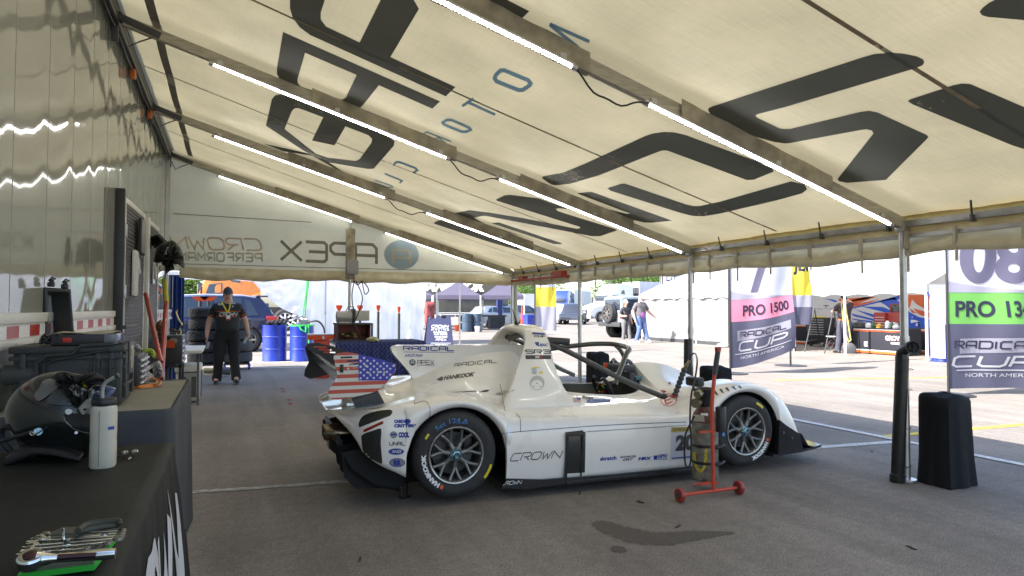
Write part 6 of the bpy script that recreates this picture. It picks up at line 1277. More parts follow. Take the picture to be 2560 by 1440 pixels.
# ================================================================ people
def skin_mesh(name, verts, edges, radii, m, parent, sub=2, root=0):
    me = bpy.data.meshes.new(name); me.from_pydata([tuple(v) for v in verts], edges, []); me.materials.append(m)
    o = bpy.data.objects.new(name, me); COL.objects.link(o); o.parent = parent
    o.modifiers.new('s', 'SKIN').use_smooth_shade = True
    for i, r in enumerate(radii):
        sv = me.skin_vertices[0].data[i]; sv.radius = r if isinstance(r, tuple) else (r, r); sv.use_root = (i == root)
    q = o.modifiers.new('u', 'SUBSURF'); q.levels = sub; q.render_levels = sub; return o
def person(label, loc, rz, h, J, fat=1.0, skin_m=skin, shirt=None, trousers=None, shoes=None, hair=None, cap=None, sleeve=.55, hem=.0, long_hair=False):
    """J: joints in metres for a 1.75 m figure facing -y: knee/ankle/elbow/wrist left,right"""
    t = thing('person', label, 'person', loc, rz); k = h/1.75
    V = lambda a: Vector(a)*k
    pel, waist, chest, neck, head0, head1 = V((0, 0, .95)), V((0, -.01, 1.10)), V((0, 0, 1.32)), V((0, .01, 1.48)), V((0, -.01, 1.54)), V((0, -.015, 1.62))
    vs = [pel, waist, chest, neck, head0, head1]; es = [(0, 1), (1, 2), (2, 3), (3, 4), (4, 5)]
    rs_ = [(.15*fat, .12*fat), (.145*fat, .12*fat), (.17*fat, .12*fat), .068*fat, .072*fat, .075]
    def chain(start, pts, rads):
        p = start
        for q, r in zip(pts, rads): vs.append(V(q)); rs_.append(r); es.append((p, len(vs)-1)); p = len(vs)-1
        return p
    fa = .7+.3*fat
    ends = []
    for s, side in ((-1, 'L'), (1, 'R')):
        chain(2, [(s*.18*fa, 0, 1.40), J['elb'+side], J['wri'+side], J['han'+side]], [.066*fa, .052*fa, .036, (.038, .022)]); ends.append(len(vs)-1)
        chain(0, [(s*.10*fa, 0, .88), J['kne'+side], J['ank'+side], J['toe'+side]], [.085*fa, .055*fa, .042, .035])
    rs_ = [tuple(x*k*1.08 for x in r) if isinstance(r, tuple) else r*k*1.08 for r in rs_]
    body_ = skin_mesh('body', vs, es, rs_, skin_m, t)
    # head: proper oval skull with nose, brow, ears and mouth
    hc_ = V((0, -.02, 1.655-.03*(fat > 1.1))); mb = MB(); rows = []
    for i in range(17):
        th = pi*i/16; row = []
        for j in range(24):
            a = 2*pi*j/24; x, y, z = sin(th)*sin(a), -sin(th)*cos(a), cos(th)
            wd = .076*(1 if z > -.1 else 1-.28*(-z-.1)); dp = .094 if y < 0 else .098; yy = y*dp; front = max(0, -y)
            if abs(x) < .25 and front > .6: yy -= .016*max(0, 1-abs(z+.12)/.28)*(1-abs(x)/.25)      # nose
            if front > .7 and .05 < abs(x) < .55 and 0 < z < .25: yy += .007                    # eye sockets
            if front > .7 and abs(x) < .35 and -.62 < z < -.48: yy -= .004
            row.append(hc_+Vector((x*wd, yy, z*.122))*k)
        rows.append(row)
    mb.grid(rows, close=True)
    for s in (-1, 1): mb.sphere(hc_+Vector((s*.078, .012, -.01))*k, .022*k, 8, 6, sc=(.4, .8, 1.2))
    mb.build('head', skin_m, body_, ang=80)
    mb = MB(); mb.sphere(hc_+Vector((-.028, -.088, .012))*k, .0075*k, 8, 6); mb.sphere(hc_+Vector((.028, -.088, .012))*k, .0075*k, 8, 6); mb.box(hc_+Vector((0, -.093, -.062))*k, (.042*k, .006, .007*k)); mb.box(hc_+Vector((-.03, -.090, .032))*k, (.03*k, .006, .006*k)); mb.box(hc_+Vector((.03, -.090, .032))*k, (.03*k, .006, .006*k)); mb.build('face_features', mat('dark_features', (.06, .03, .025), .6, 0, 0), body_)
    if hair:
        mb = MB(); rows = []
        for i in range(8):
            th = pi*.02+pi*.50*i/7; rows.append([hc_+Vector((sin(th)*sin(a)*.084, (-sin(th)*cos(a)*.103+.006) if cos(a) < .3 else -sin(th)*cos(a)*.096+.01, cos(th)*.131+(-.05*max(0, -cos(a))*i/7)))*k for a in [2*pi*j/24 for j in range(24)]])
        if long_hair:
            for dz in (.05, .12, .2): rows.append([v+Vector((0, .02, -dz*(1 if v.y > hc_.y-.01 else .1)))*k for v in rows[-1]])
        mb.grid(rows, close=True); mb.build('hair', hair, t, ang=80, solid=.004)
    if cap:
        mb = MB(); rows = []
        for i in range(8):
            th = pi*.03+pi*.44*i/7; rows.append([hc_+Vector((sin(th)*sin(a)*.088, -sin(th)*cos(a)*.106, cos(th)*.137+.012))*k for a in [2*pi*j/24 for j in range(24)]])
        mb.grid(rows, close=True); mb.grid([[hc_+Vector((u*.075, -.085-.085*f*(1-.35*u*u), .04-.018*f-.012*u*u))*k for u in (-1, -.6, -.2, .2, .6, 1)] for f in (0, .5, 1)])
        mb.sphere(hc_+Vector((0, 0, .15))*k, .009*k, 8, 5); mb.build('cap', cap, t, ang=60, solid=.004)
    # hands: palm on the body end + five fingers
    for s, side in ((-1, 'L'), (1, 'R')):
        w0, h0 = V(J['wri'+side]), V(J['han'+side]); d = (h0-w0).normalized(); lat = Vector((0, 1, 0)); lat = (lat-d*lat.dot(d)).normalized(); curl = d.cross(lat)*s
        mb = MB()
        for f, (o, L_) in enumerate(((-.026, .060), (-.009, .068), (.009, .064), (.025, .052))):
            b = h0+lat*o*k; mb.tube([b, b+d*L_*.45*k+curl*.006*k, b+d*L_*.75*k+curl*.020*k, b+d*L_*.9*k+curl*.034*k], [.009*k, .0085*k, .008*k, .006*k], 6)
        b = w0+(h0-w0)*.5-lat*.026*k; mb.tube([b, b-lat*.018*k+d*.022*k+curl*.012*k, b-lat*.018*k+d*.048*k+curl*.024*k], [.011*k, .010*k, .007*k], 6)
        mb.build('fingers', skin_m, body_)
    if trousers:
        vs, es, rr = [V((0, 0, 1.10)), V((0, 0, .93))], [(0, 1)], [(.165*fat*k, .140*fat*k), (.185*fat*k, .155*fat*k)]
        for s, side in ((-1, 'L'), (1, 'R')):
            p = 1
            kn, an = Vector(J['kne'+side]), Vector(J['ank'+side])
            for q, r in (((s*.105*fa, 0, .84), .135*fa), (tuple(Vector((s*.105*fa, 0, .84)).lerp(kn, .6)), .112*fa), (tuple(kn), .092*fa), (tuple(kn.lerp(an, .6)), .084*fa), (tuple(kn.lerp(an, 1.02)), .088*fa), (tuple(kn.lerp(an, 1.16)), .090*fa)):
                vs.append(V(q)); rr.append(r*k); es.append((p, len(vs)-1)); p = len(vs)-1
        skin_mesh('trousers', vs, es, rr, trousers, t)
    if shirt:
        vs, es, rr = [V((0, 0, .88-hem)), V((0, -.01, 1.08)), V((0, 0, 1.25)), V((0, 0, 1.38)), V((0, .01, 1.51))], [(0, 1), (1, 2), (2, 3), (3, 4)], [(.200*fat*k, .165*fat*k), (.205*fat*k, .180*fat*k), (.198*fat*k, .160*fat*k), (.185*fa*k, .130*fa*k), .095*fa*k]
        for s, side in ((-1, 'L'), (1, 'R')):
            sh_, el = Vector((s*.19*fa, 0, 1.40)), Vector(J['elb'+side]); vs += [V(sh_), V(sh_.lerp(el, sleeve)), V(sh_.lerp(el, sleeve+.25))]; rr += [.086*fa*k, .084*fa*k, .084*fa*k]; n_ = len(vs); es += [(3, n_-3), (n_-3, n_-2), (n_-2, n_-1)]
        skin_mesh('shirt', vs, es, rr, shirt, t)
    if shoes:
        for side in 'LR':
            an, to = V(J['ank'+side]), V(J['toe'+side]); d = Vector((to.x-an.x, to.y-an.y, 0)).normalized(); s = Vector((-d.y, d.x, 0)); mb = MB(); rows = []
            for u, wv, hv in ((-.10, .03, .07), (-.07, .048, .10), (0, .052, .11), (.07, .056, .08), (.14, .054, .06), (.19, .03, .04)):
                c = an+d*u*k; zb = min(an.z, to.z)-.06*k+(.0 if u < .1 else (to.z-min(an.z, to.z))*.5); rows.append([Vector((c.x, c.y, 0))+s*a*wv*k+Vector((0, 0, zb+b*hv*k)) for a, b in ((-1, 0), (-1, .5), (-.6, 1), (0, 1.1), (.6, 1), (1, .5), (1, 0))])
            mb.grid(rows, close=True); mb.add(rows[0], [list(range(7))]); mb.add(rows[-1], [list(range(7))]); mb.build('shoe', shoes, t, ang=60)
    return t, hc_
walk = dict(kneL=(-.13, -.12, .50), ankL=(-.16, .02, .10), toeL=(-.18, -.10, .05), kneR=(.12, -.10, .50), ankR=(.16, -.20, .12), toeR=(.17, -.34, .09),
            elbL=(-.31, .06, 1.13), wriL=(-.34, -.08, .91), hanL=(-.33, -.11, .83), elbR=(.31, .04, 1.13), wriR=(.36, .0, .89), hanR=(.36, -.01, .81))
blkfab = mat('black_sports_fabric', (.016, .018, .019), .75, 0, .2, 20, bump=.3, bscale=40, sheen=.1); cap_dk = mat('cap_navy_grey', (.05, .055, .07), .8, 0, .1)
mp_ = G(566, 958); face = math.atan2(mp_.x-0, mp_.y-0)
man, hcm = person('heavy set man in black team shirt, cap and yellow lanyard walking towards the camera', (mp_.x, mp_.y, 0), -face*.4, 1.645, walk, 1.12, skin, blkfab, mat('black_trousers', (.011, .011, .013), .85, 0, .2, 20, bump=.3, bscale=12), mat('black_shoes', (.015, .015, .015), .5, 0, .1), None, cap_dk, sleeve=.45)
bpy.context.view_layer.update()
ssh = bvh_of([c for c in man.children if c.name.startswith('shirt')]); shirt_o = [c for c in man.children if c.name.startswith('shirt')][0]; sms = on_surface(ssh, .004); sms2 = on_surface(ssh, .008)
def MP(p): return [(480+x*.19441, 700+y*.19441) for x, y in p]
for y in (404, 470): sticker('trim_stripe', rect(), MP([(288, y+5), (620, y+2), (620, y-6), (288, y-3)]), sms, orange_pl, shirt_o)
sticker('lettering', word('CROWN', 1.3, .28, .2, shear=.25), MP([(350, 460), (580, 456), (584, 418), (356, 422)]), sms, decal_white, shirt_o)
for q in ([(335, 325), (395, 325), (395, 298), (335, 298)], [(478, 312), (560, 312), (560, 292), (478, 292)], [(512, 352), (535, 352), (535, 330), (512, 330)]): sticker('chest_logo', rect(), MP(q), sms, mat('grey_logo', (.4, .4, .4)), shirt_o)
for q in ([(168, 458), (272, 462), (272, 452), (168, 446)], [(628, 462), (690, 446), (690, 436), (628, 452)]): sticker('cuff_stripe', rect(), MP(q), sms, orange_pl, shirt_o)
for L in ([(365, 240), (400, 320), (462, 425)], [(510, 240), (490, 330), (468, 425)]):
    vs, fs = strokes2d([MP(L)], 3.4); sticker('lanyard', (vs, fs), None, on_surface(ssh, .010), decal_yellow, man, step=3)
sticker('badge', rect(), MP([(442, 518), (490, 518), (490, 455), (442, 455)]), on_surface(ssh, .014), decal_white, man); sticker('badge_band', rect(), MP([(442, 518), (490, 518), (490, 500), (442, 500)]), on_surface(ssh, .018), decal_red, man)
for q, nm in (((205, 835), 'cup'), ((690, 770), 'crumpled cup')):
    p = MP([q])[0]; P = DP(p[0], p[1], depth(mp_)-.12); mb = MB(); mb.lathe([(.022, -.06), (.026, 0), (.028, .055), (.024, .055), (.02, -.05)], P, (0.1 if nm == 'cup' else .5, 0, 1), n=14); tag(mb.build('cup', mat('clear_plastic_cup', (.45, .48, .52), .2, .1, .3, 40)), 'crumpled clear plastic cup held in the walking man\'s '+('right hand, on the picture\'s left' if nm == 'cup' else 'left hand, below his watch'), 'cup')
mb = MB(); P = Vector(man.location)+Vector((0, 0, 0)); wv = rootm(man) @ (Vector((.357, .002, .915))*(1.645/1.75)); mb.lathe([(.038, -.016), (.040, 0), (.038, .016)], wv, (.2, -.1, -1), n=16); mb.build('watch', mat('grey_watch', (.35, .35, .34), .4), man, world=True)
stand = dict(kneL=(-.10, -.02, .50), ankL=(-.12, .02, .09), toeL=(-.14, -.12, .04), kneR=(.10, -.10, .50), ankR=(.12, -.16, .10), toeR=(.13, -.30, .06),
             elbL=(-.27, .05, 1.12), wriL=(-.25, -.18, 1.10), hanL=(-.20, -.24, 1.12), elbR=(.27, .03, 1.13), wriR=(.28, -.06, .90), hanR=(.28, -.07, .82))
wp = G(1564, 855); wom, _ = person('slim person in white cap, dark shirt and grey leggings walking beside the taller man', (wp.x, wp.y, 0), .15, 1.62, stand, .82, mat('pale_skin', (.6, .38, .3), .55), mat('dark_grey_tee', (.035, .035, .045), .8, 0, .2, 20), mat('grey_leggings', (.14, .14, .15), .8, 0, .3, 30), decal_white, mat('brown_hair', (.12, .06, .03), .7, 0, .3, 60), mat('white_cap', (.7, .68, .62), .8), long_hair=True, hem=.12)
mp2 = G(1601, 857); walk2 = dict(walk); walk2['elbR'] = (.40, .02, 1.15); walk2['wriR'] = (.55, -.1, .98); walk2['hanR'] = (.60, -.13, .92); 
man2, _ = person('tall person in grey printed shirt and blue jeans walking past the boxy off roader', (mp2.x, mp2.y, 0), .1, 1.84, walk2, 1.12, mat('pale_skin', (.6, .38, .3)), mat('grey_print_tee', (.12, .11, .12), .8, 0, .35, 9), mat('blue_jeans', (.10, .15, .32), .8, 0, .3, 12), decal_white, None, mat('tan_cap', (.35, .28, .2), .8))
bpy.context.view_layer.update()
s2 = [c for c in man2.children if c.name.startswith('shirt')][0]; b2_ = on_surface(bvh_of([s2]), .01)
sticker('shirt_print', disc(), [(1602, 797), (1611, 797), (1611, 780), (1602, 780)], b2_, mat('purple_print', (.45, .12, .5)), s2)
op = G(2112, 885); reach = dict(stand); reach['elbL'] = (-.30, -.1, 1.50); reach['wriL'] = (-.22, -.25, 1.62); reach['hanL'] = (-.2, -.3, 1.68); reach['elbR'] = (.30, -.1, 1.25); reach['wriR'] = (.2, -.3, 1.2); reach['hanR'] = (.16, -.36, 1.2)
op = Vector((16.9, op.y*16.9/op.x, 0))
man3, _ = person('person seen from behind in a black and orange shirt working by the tent pole', (op.x, op.y, 0), pi-.3, 1.75, reach, 1.0, skin, mat('black_orange_top', (.03, .02, .025), .8, 0, .1), mat('slate_trousers', (.06, .06, .09), .85, 0, .2), blk, mat('black_hair', (.01, .01, .01), .8), None)
bpy.context.view_layer.update()
s3 = [c for c in man3.children if c.name.startswith('shirt')][0]; b3 = on_surface(bvh_of([s3]), .012)
sticker('orange_panel', rect(), [(2088, 824), (2128, 824), (2126, 800), (2089, 796)], b3, mat('bright_orange_cloth', (.75, .16, .04), .8, 0, .1), s3, step=.1)
# ================================================================ vehicles
def wheel_mb(root, c, ax, r, w, rimm, spokes=5):
    c, ax = Vector(c), Vector(ax); mb = MB(); mb.lathe([(r*.62, 0), (r*.7, -.01), (r*.93, 0), (r, .03), (r, w-.03), (r*.93, w), (r*.6, w)], c, ax, n=28, caps=False); ty = mb.build('wheel', rubber, root)
    d, u, v = fr((0, 0, 0), ax); mb = MB(); mb.lathe([(r*.66, .0), (r*.62, -.005), (r*.60, .03), (r*.60, .08)], c, ax, n=28, caps=False)
    for i in range(spokes):
        a = 2*pi*i/spokes; q = c+(u*cos(a)+v*sin(a))*r*.61; mb.beam(c+ax*.012, q+ax*.01, r*.16, .02, up=ax)
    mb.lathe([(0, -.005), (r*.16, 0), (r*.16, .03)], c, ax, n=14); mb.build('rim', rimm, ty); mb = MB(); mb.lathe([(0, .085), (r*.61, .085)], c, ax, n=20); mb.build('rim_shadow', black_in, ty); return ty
def vehicle(name, label, cat, loc, rz, L, W, paint, st, wins, wheels, lamps=(), rimm=rim_lip, group=None, spokes=5, clad=None):
    """x forward. st rows: (x, z_sill, z_belt, z_roof, half roof width, half body width)"""
    t = thing(name, label, cat, loc, rz, group); mb = MB(); rows = []
    for x, zs, zb, zr, wr, wb in st:
        half = [(wb*.96, zs), (wb, zs*.6+zb*.4), (wb*.985, zb-.04), (wb*.95, zb)]
        if zr > zb+.03: half += [((wb*.95+wr)/2+.01, (zb+zr)/2), (wr, zr-.05), (wr*.8, zr)]
        else: half += [(wb*.93, zb+.005), (wb*.8, zb+.015), (wb*.6, zb+.02)]
        half += [(0, (zr if zr > zb+.03 else zb)+.025)]
        full = [Vector((x, -y, z)) for y, z in half]+[Vector((x, y, z)) for y, z in half[::-1][1:]]; rows.append(full)
    mb.grid(rows); mb.add(rows[0], [list(range(len(rows[0])))]); mb.add(rows[-1], [list(range(len(rows[-1])))])
    for a in (0, -1): mb.add([r[a] for r in rows], [])
    mb.add([rows[0][0], rows[-1][0], rows[-1][-1], rows[0][-1]], [(0, 1, 2, 3)])
    b = mb.build('body', paint, t, ang=32)
    bpy.context.view_layer.update(); bv = bvh_of([b]); Wm = rootm(t)
    for nm, P, m in wins:          # panels: (x, z) polygons projected on the sides
        for s in (-1, 1):
            vs, fs = outline([P]); vs, fs = slice2d(vs, fs, .25); out = []
            for v in vs:
                o = Wm @ Vector((v.x, s*3, v.y)); d = (Wm.to_3x3() @ Vector((0, -s, 0))); h = bv.ray_cast(o, d); out.append((h[0] if h[0] is not None else o+d*(3-W/2))-d*.012)
            q = MB(); q.add(out, fs); q.build(nm, m, t, world=True, flat=True)
    for x, r, w_ in wheels:
        for s in (-1, 1):
            wheel_mb(t, (x, s*(W/2+.01), r), (0, -s, 0), r, w_, rimm, spokes)
            q = MB(); q.lathe([(r*1.12, -.004), (r*1.12, .2)], (x, s*(W/2+.0), r), (0, -s, 0), n=24, caps=False); q.lathe([(0, .004), (r*1.12, .004)], (x, s*(W/2+.006), r*1.02), (0, -s, 0), n=24); q.build('wheel_arch', black_in, t)
    for nm, P, d, m in lamps: q = MB(); q.box(P, d, bev=.02); q.build(nm, m, t)
    return t
wg = glass('window_glass', (.02, .03, .05)); red_l = mat('tail_lamp_red', (.5, .02, .02), .2, 0, 0, coat=.5); clearl = mat('headlamp_clear', (.6, .62, .65), .15, 0, 0, coat=.5)
def suv_st(L, H, W, rear=.0, nose=.95):
    h = L/2; w = W/2; r = w*.74
    return [(-h, .45, .80, .80, r, w*.86), (-h+.05, .32, .95, .98, r, w*.95), (-h+.22, .28, 1.02, H*.78, r*.96, w*.98), (-h+.50, .26, 1.03, H*.96, r, w), (-h+1.0, .25, 1.03, H, r*1.02, w), (-h+2.0, .25, 1.0, H, r*1.02, w), (-h+2.6, .25, .98, H*.98, r, w), (-h+3.1, .25, .97, H*.82, r*.97, w), (-h+3.5, .25, .97, .985, r, w), (-h+4.0, .25, .95, .95, r, w*.98), (h-.25, .27, .88, .88, r, w*.93), (h-.05, .3, .75, .75, r, w*.84), (h, .4, .6, .6, r, w*.78)]
def suv_wins(L, H):
    h = L/2; T_ = H-.10
    return [('side_window', [(-h+.62, 1.08), (-h+.95, 1.07), (-h+1.02, T_-.02), (-h+.82, T_-.10)], wg), ('side_window', [(-h+1.05, 1.07), (-h+1.85, 1.05), (-h+1.85, T_), (-h+1.10, T_)], wg), ('side_window', [(-h+1.93, 1.05), (-h+2.85, 1.03), (-h+2.60, T_-.02), (-h+1.93, T_)], wg)]
navyp = mat('navy_metallic', (.025, .03, .085), .22, .5, .05, 3, coat=.9); silverp = mat('pale_silver', (.55, .57, .6), .25, .4, .03, coat=.8); darkp = mat('dark_blue_grey_paint', (.05, .055, .075), .22, .4, .03, coat=.9); whitep = mat('white_car_paint', (.75, .75, .75), .25, 0, .02, coat=.8)
w0 = G(619, 880); hd = math.atan2(-.22, -1); fwd = Vector((cos(hd), sin(hd), 0)); lft = Vector((-fwd.y, fwd.x, 0))
c0 = w0+fwd*1.42-lft*(.93) if (w0-lft).length > (w0+lft).length else w0+fwd*1.42+lft*.93
vehicle('parked_suv', 'dark blue SUV parked behind the walking man and the tyre stack', 'SUV', (c0.x, c0.y, 0), hd, 4.7, 1.88, navyp, suv_st(4.7, 1.70, 1.88), suv_wins(4.7, 1.70)+[('sill_cladding', [(-2.2, .28), (2.0, .28), (2.0, .42), (-2.2, .42)], dgrey)], [(-1.42, .36, .24), (1.42, .36, .24)], [('tail_lamp', (-2.12, .84, .98), (.32, .18, .16), red_l), ('tail_lamp', (-2.12, -.84, .98), (.32, .18, .16), red_l), ('tailgate_glass', (-2.06, 0, 1.28), (.10, 1.2, .34), wg), ('spoiler', (-1.9, 0, 1.66), (.35, 1.25, .05), navyp)])
def at_px(px, py, dep): p = DP(px, py, dep); return p
def gdist(px, dep): d = ray(px, 771); d = Vector((d.x, d.y, 0)); return Vector((d.x*dep, d.y*dep, 0))
# far parking: dark cars and vans
p = gdist(1392, 58); vehicle('parked_suv', 'white SUV parked left of the dark SUV in front of the blue truck', 'SUV', tuple(p), 1.0+pi, 4.7, 1.9, whitep, suv_st(4.7, 1.72, 1.9), suv_wins(4.7, 1.72), [(-1.42, .36, .24), (1.42, .36, .24)], [('tail_lamp', (-2.14, .84, 1.0), (.3, .2, .14), red_l), ('tail_lamp', (-2.14, -.84, 1.0), (.3, .2, .14), red_l), ('tailgate_glass', (-2.06, 0, 1.28), (.10, 1.2, .34), wg)]).location = p
p = gdist(1432, 56); vehicle('parked_suv', 'dark grey SUV parked between the white SUV and the white truck', 'SUV', tuple(p), .95+pi, 4.8, 1.95, darkp, suv_st(4.8, 1.78, 1.95), suv_wins(4.8, 1.78), [(-1.45, .38, .24), (1.45, .38, .24)], [('tail_lamp', (-2.2, .86, 1.05), (.2, .2, .2), red_l), ('tail_lamp', (-2.2, -.86, 1.05), (.2, .2, .2), red_l), ('tailgate_glass', (-2.1, 0, 1.30), (.10, 1.3, .34), wg)])
p = gdist(1252, 46); vehicle('parked_car', 'light blue grey car parked under the grey pop up canopies', 'car', tuple(p), .2, 4.5, 1.8, mat('sky_grey_paint', (.3, .36, .45), .2, .4, .02, coat=.9), suv_st(4.5, 1.5, 1.8), suv_wins(4.5, 1.5), [(-1.35, .34, .22), (1.35, .34, .22)])
p = gdist(1312, 60); vehicle('parked_car', 'black car parked behind the blue bin', 'car', tuple(p), -.1, 4.8, 1.9, mat('black_paint', (.015, .016, .02), .15, .3, 0, coat=1), suv_st(4.8, 1.65, 1.9), suv_wins(4.8, 1.65), [(-1.42, .36, .24), (1.42, .36, .24)])
# jeep-like off-roader, seen from behind its left corner
jp = G(1566, 842); jd = 1.2; J0 = gdist(1527, 29.5)+Vector((2.05, 0, 0))
grp_ = mat('grey_blue_offroad_paint', (.27, .33, .38), .3, .1, .03, coat=.6)
jst = [(-2.0, .62, 1.15, 1.80, .70, .80), (-1.95, .60, 1.15, 1.86, .72, .82), (-1.0, .60, 1.15, 1.88, .73, .82), (.3, .60, 1.13, 1.86, .72, .82), (.55, .60, 1.12, 1.40, .70, .80), (.68, .60, 1.12, 1.13, .70, .80), (1.9, .62, 1.05, 1.05, .6, .68), (2.05, .65, .98, .98, .6, .62)]
jeep = vehicle('off_roader', 'grey blue boxy off roader with spare wheel on its tailgate behind the walking pair', 'off-roader', tuple(J0), R(2), 4.1, 1.64, grp_, jst, [('side_window', [(-1.8, 1.22), (-1.0, 1.22), (-1.0, 1.74), (-1.75, 1.74)], wg), ('side_window', [(-.9, 1.22), (.3, 1.22), (.22, 1.74), (-.9, 1.74)], wg)], [(-1.35, .42, .30), (1.35, .42, .30)], [('rear_bumper', (-2.12, 0, .62), (.2, 1.7, .2), dgrey), ('tail_lamp', (-2.02, .70, 1.02), (.08, .16, .26), red_l), ('tail_lamp', (-2.02, -.70, 1.02), (.08, .16, .26), red_l), ('rear_window', (-2.0, 0, 1.50), (.06, 1.15, .48), wg), ('fender_flare', (-1.35, .86, .88), (1.1, .16, .08), dgrey), ('fender_flare', (-1.35, -.86, .88), (1.1, .16, .08), dgrey), ('fender_flare', (1.35, .8, .88), (1.1, .2, .08), dgrey), ('fender_flare', (1.35, -.8, .88), (1.1, .2, .08), dgrey)], rimm=mat('dark_alloy', (.08, .08, .09), .3, .7, .1))
wheel_mb(jeep, (-2.32, 0, 1.10), (1, 0, 0), .42, .26, rim_lip, 7)
# truck cabs
def truck(label, loc, rz, paint, z=1.0, trailer=True, tm=None, tl=14, th=4.0, tlabel=None):
    t = vehicle('truck_cab', label, 'truck', loc, rz, 7.0, 2.5, paint, [(-2.2, .9, 2.2, 3.55, 1.15, 1.24), (-1.6, .6, 2.0, 3.85, 1.12, 1.25), (-.2, .55, 2.0, 3.80, 1.10, 1.25), (.35, .55, 2.0, 3.50, 1.0, 1.24), (.8, .55, 1.95, 2.85, 1.0, 1.2), (1.15, .5, 1.90, 1.95, 1.0, 1.1), (2.2, .5, 1.65, 1.65, .9, 1.08), (3.0, .5, 1.42, 1.42, .9, 1.05), (3.25, .55, 1.1, 1.1, .9, 1.0)],
        [('side_window', [(-.15, 2.05), (.75, 2.02), (.55, 2.65), (-.15, 2.75)], wg), ('sleeper_window', [(-1.1, 2.75), (-.55, 2.85), (-.75, 3.15), (-1.05, 3.2)], wg)], [(2.1, .5, .3), (-2.6, .5, .55), (-3.6, .5, .55)], [('windscreen', (.96, 0, 2.38), (.30, 1.7, .62), wg), ('grille', (3.25, 0, .98), (.08, 1.1, .62), dgrey), ('bumper', (3.2, 0, .5), (.3, 2.3, .3), mat('bumper_grey', (.25, .25, .26), .4)), ('head_lamp', (3.08, .8, 1.0), (.2, .35, .22), clearl), ('head_lamp', (3.08, -.8, 1.0), (.2, .35, .22), clearl), ('mirror', (.95, 1.42, 2.2), (.12, .12, .6), dgrey), ('mirror', (.95, -1.42, 2.2), (.12, .12, .6), dgrey)], spokes=8)
    if trailer:
        M = rootm(t); c = M @ Vector((-3.0-tl/2, 0, 0)); tt = thing('semi_trailer', tlabel, 'trailer', tuple(c), rz)
        mb = MB(); mb.box((0, 0, 1.15+(th-1.15)/2), (tl, 2.55, th-1.15), bev=.03); mb.build('box_body', tm, tt)
        mb = MB(); mb.box((tl/2+.03, 0, 2.4), (.06, 2.4, 2.2)); [mb.box((tl/2+.08, y, 2.4), (.05, .08, 2.2)) for y in (-.8, 0, .8)]; mb.build('front_gear', dgrey, tt)
        mb = MB(); [mb.box((-tl/2+.4+k*(tl-.8)/9, s*1.285, 1.15+(th-1.15)/2), (.05, .02, th-1.2)) for k in range(10) for s in (-1, 1)]; mb.build('panel_ribs', mat('rib_grey', (.5, .52, .56), .4), tt)
        for x in (-tl/2+1.2, -tl/2+2.5):
            for s in (-1, 1): wheel_mb(tt, (x, s*1.28, .5), (0, -s, 0), .5, .3, rim_lip, 8)
    return t
bluep = mat('royal_blue_paint', (.03, .06, .50), .2, .1, .02, coat=.9); greyt = mat('grey_trailer_side', (.42, .45, .54), .4, .1, .05)
truck('royal blue truck cab parked beyond the SUVs', tuple(gdist(1402, 88)), R(50)+pi, bluep, tm=mat('white_trailer_side', (.7, .72, .78), .4), tl=13, tlabel='white box trailer behind the royal blue truck cab')
truck('white truck cab with sloped bonnet parked behind the off roader', tuple(gdist(1522, 66)), R(10)+pi, whitep, tm=greyt, tl=14, th=4.1, tlabel='long pale grey trailer behind the white truck cab')
truck('bright orange truck cab parked behind the dark blue SUV', tuple(gdist(545, 38.5)), R(4)+pi, mat('orange_truck_paint', (.75, .22, .03), .25, .1, .03, coat=.8), trailer=False)
# ================================================================ service area behind the awning
# row of white pop-up canopies with hanging side curtains
Yc = 22.6
wc = thing('white_canopy', 'white canopy on thin poles with white side curtains behind the far end of the awning', 'canopy', (3, Yc, 0))
whitefab = mat('white_canopy_fabric', (.84, .85, .88), .7, 0, .05, 3, bump=.3, bscale=4, trans=.5, tcol=(.84, .86, .92))
xl, xr = YP(300, 700, Yc).x, YP(1197, 700, Yc).x; zt = 2.42
mb = MB(); mb.grid([[Vector((xl+(xr-xl)*i/40, Yc+dy, z+.02*sin(i*1.3))) for i in range(41)] for dy, z in ((0, zt-.13), (.0, zt), (.2, zt+.05), (1.5, zt+.7), (3.0, zt+.05), (3.0, zt-.13))]); mb.build('roof', whitefab, wc, world=True)
mb = MB()
for px in (338, 815, 1151):
    x = YP(px, 700, Yc).x
    for yy in (Yc+.05,) + ((Yc+2.95,) if px != 815 else ()): mb = MB(); mb.beam((x, yy, 0), (x, yy, zt-.05), .045, .045); mb.box((x, yy, 1.15), (.07, .07, .12)); mb.box((x, yy, .01), (.12, .12, .02)); mb.build('pole', alu, wc, world=True)
mb = MB(); mb.beam((xl, Yc+.05, zt-.03), (xr, Yc+.05, zt-.03), .03, .03)
for i in range(12): mb.box((xl+(xr-xl)*(i+.5)/12, Yc-.02, zt-.10), (.05, .03, .05))
mb.build('frame_bar', mat('white_bar', (.6, .6, .63), .4, .3), wc, world=True)
xa_, xb_ = YP(768, 800, Yc+.3).x, YP(1063, 800, Yc+.3).x
mb = MB(); mb.grid([[Vector((xa_+(xb_-xa_)*i/60, Yc+.35+.16*sin(i*.45+z*.8)+.08*sin(i*1.1-z*2.6)+.05*sin(z*7+i*.3), z)) for i in range(61)] for z in [.08+2.3*j/30 for j in range(31)]]); mb.build('side_curtain', whitefab, wc, world=True, ang=80)
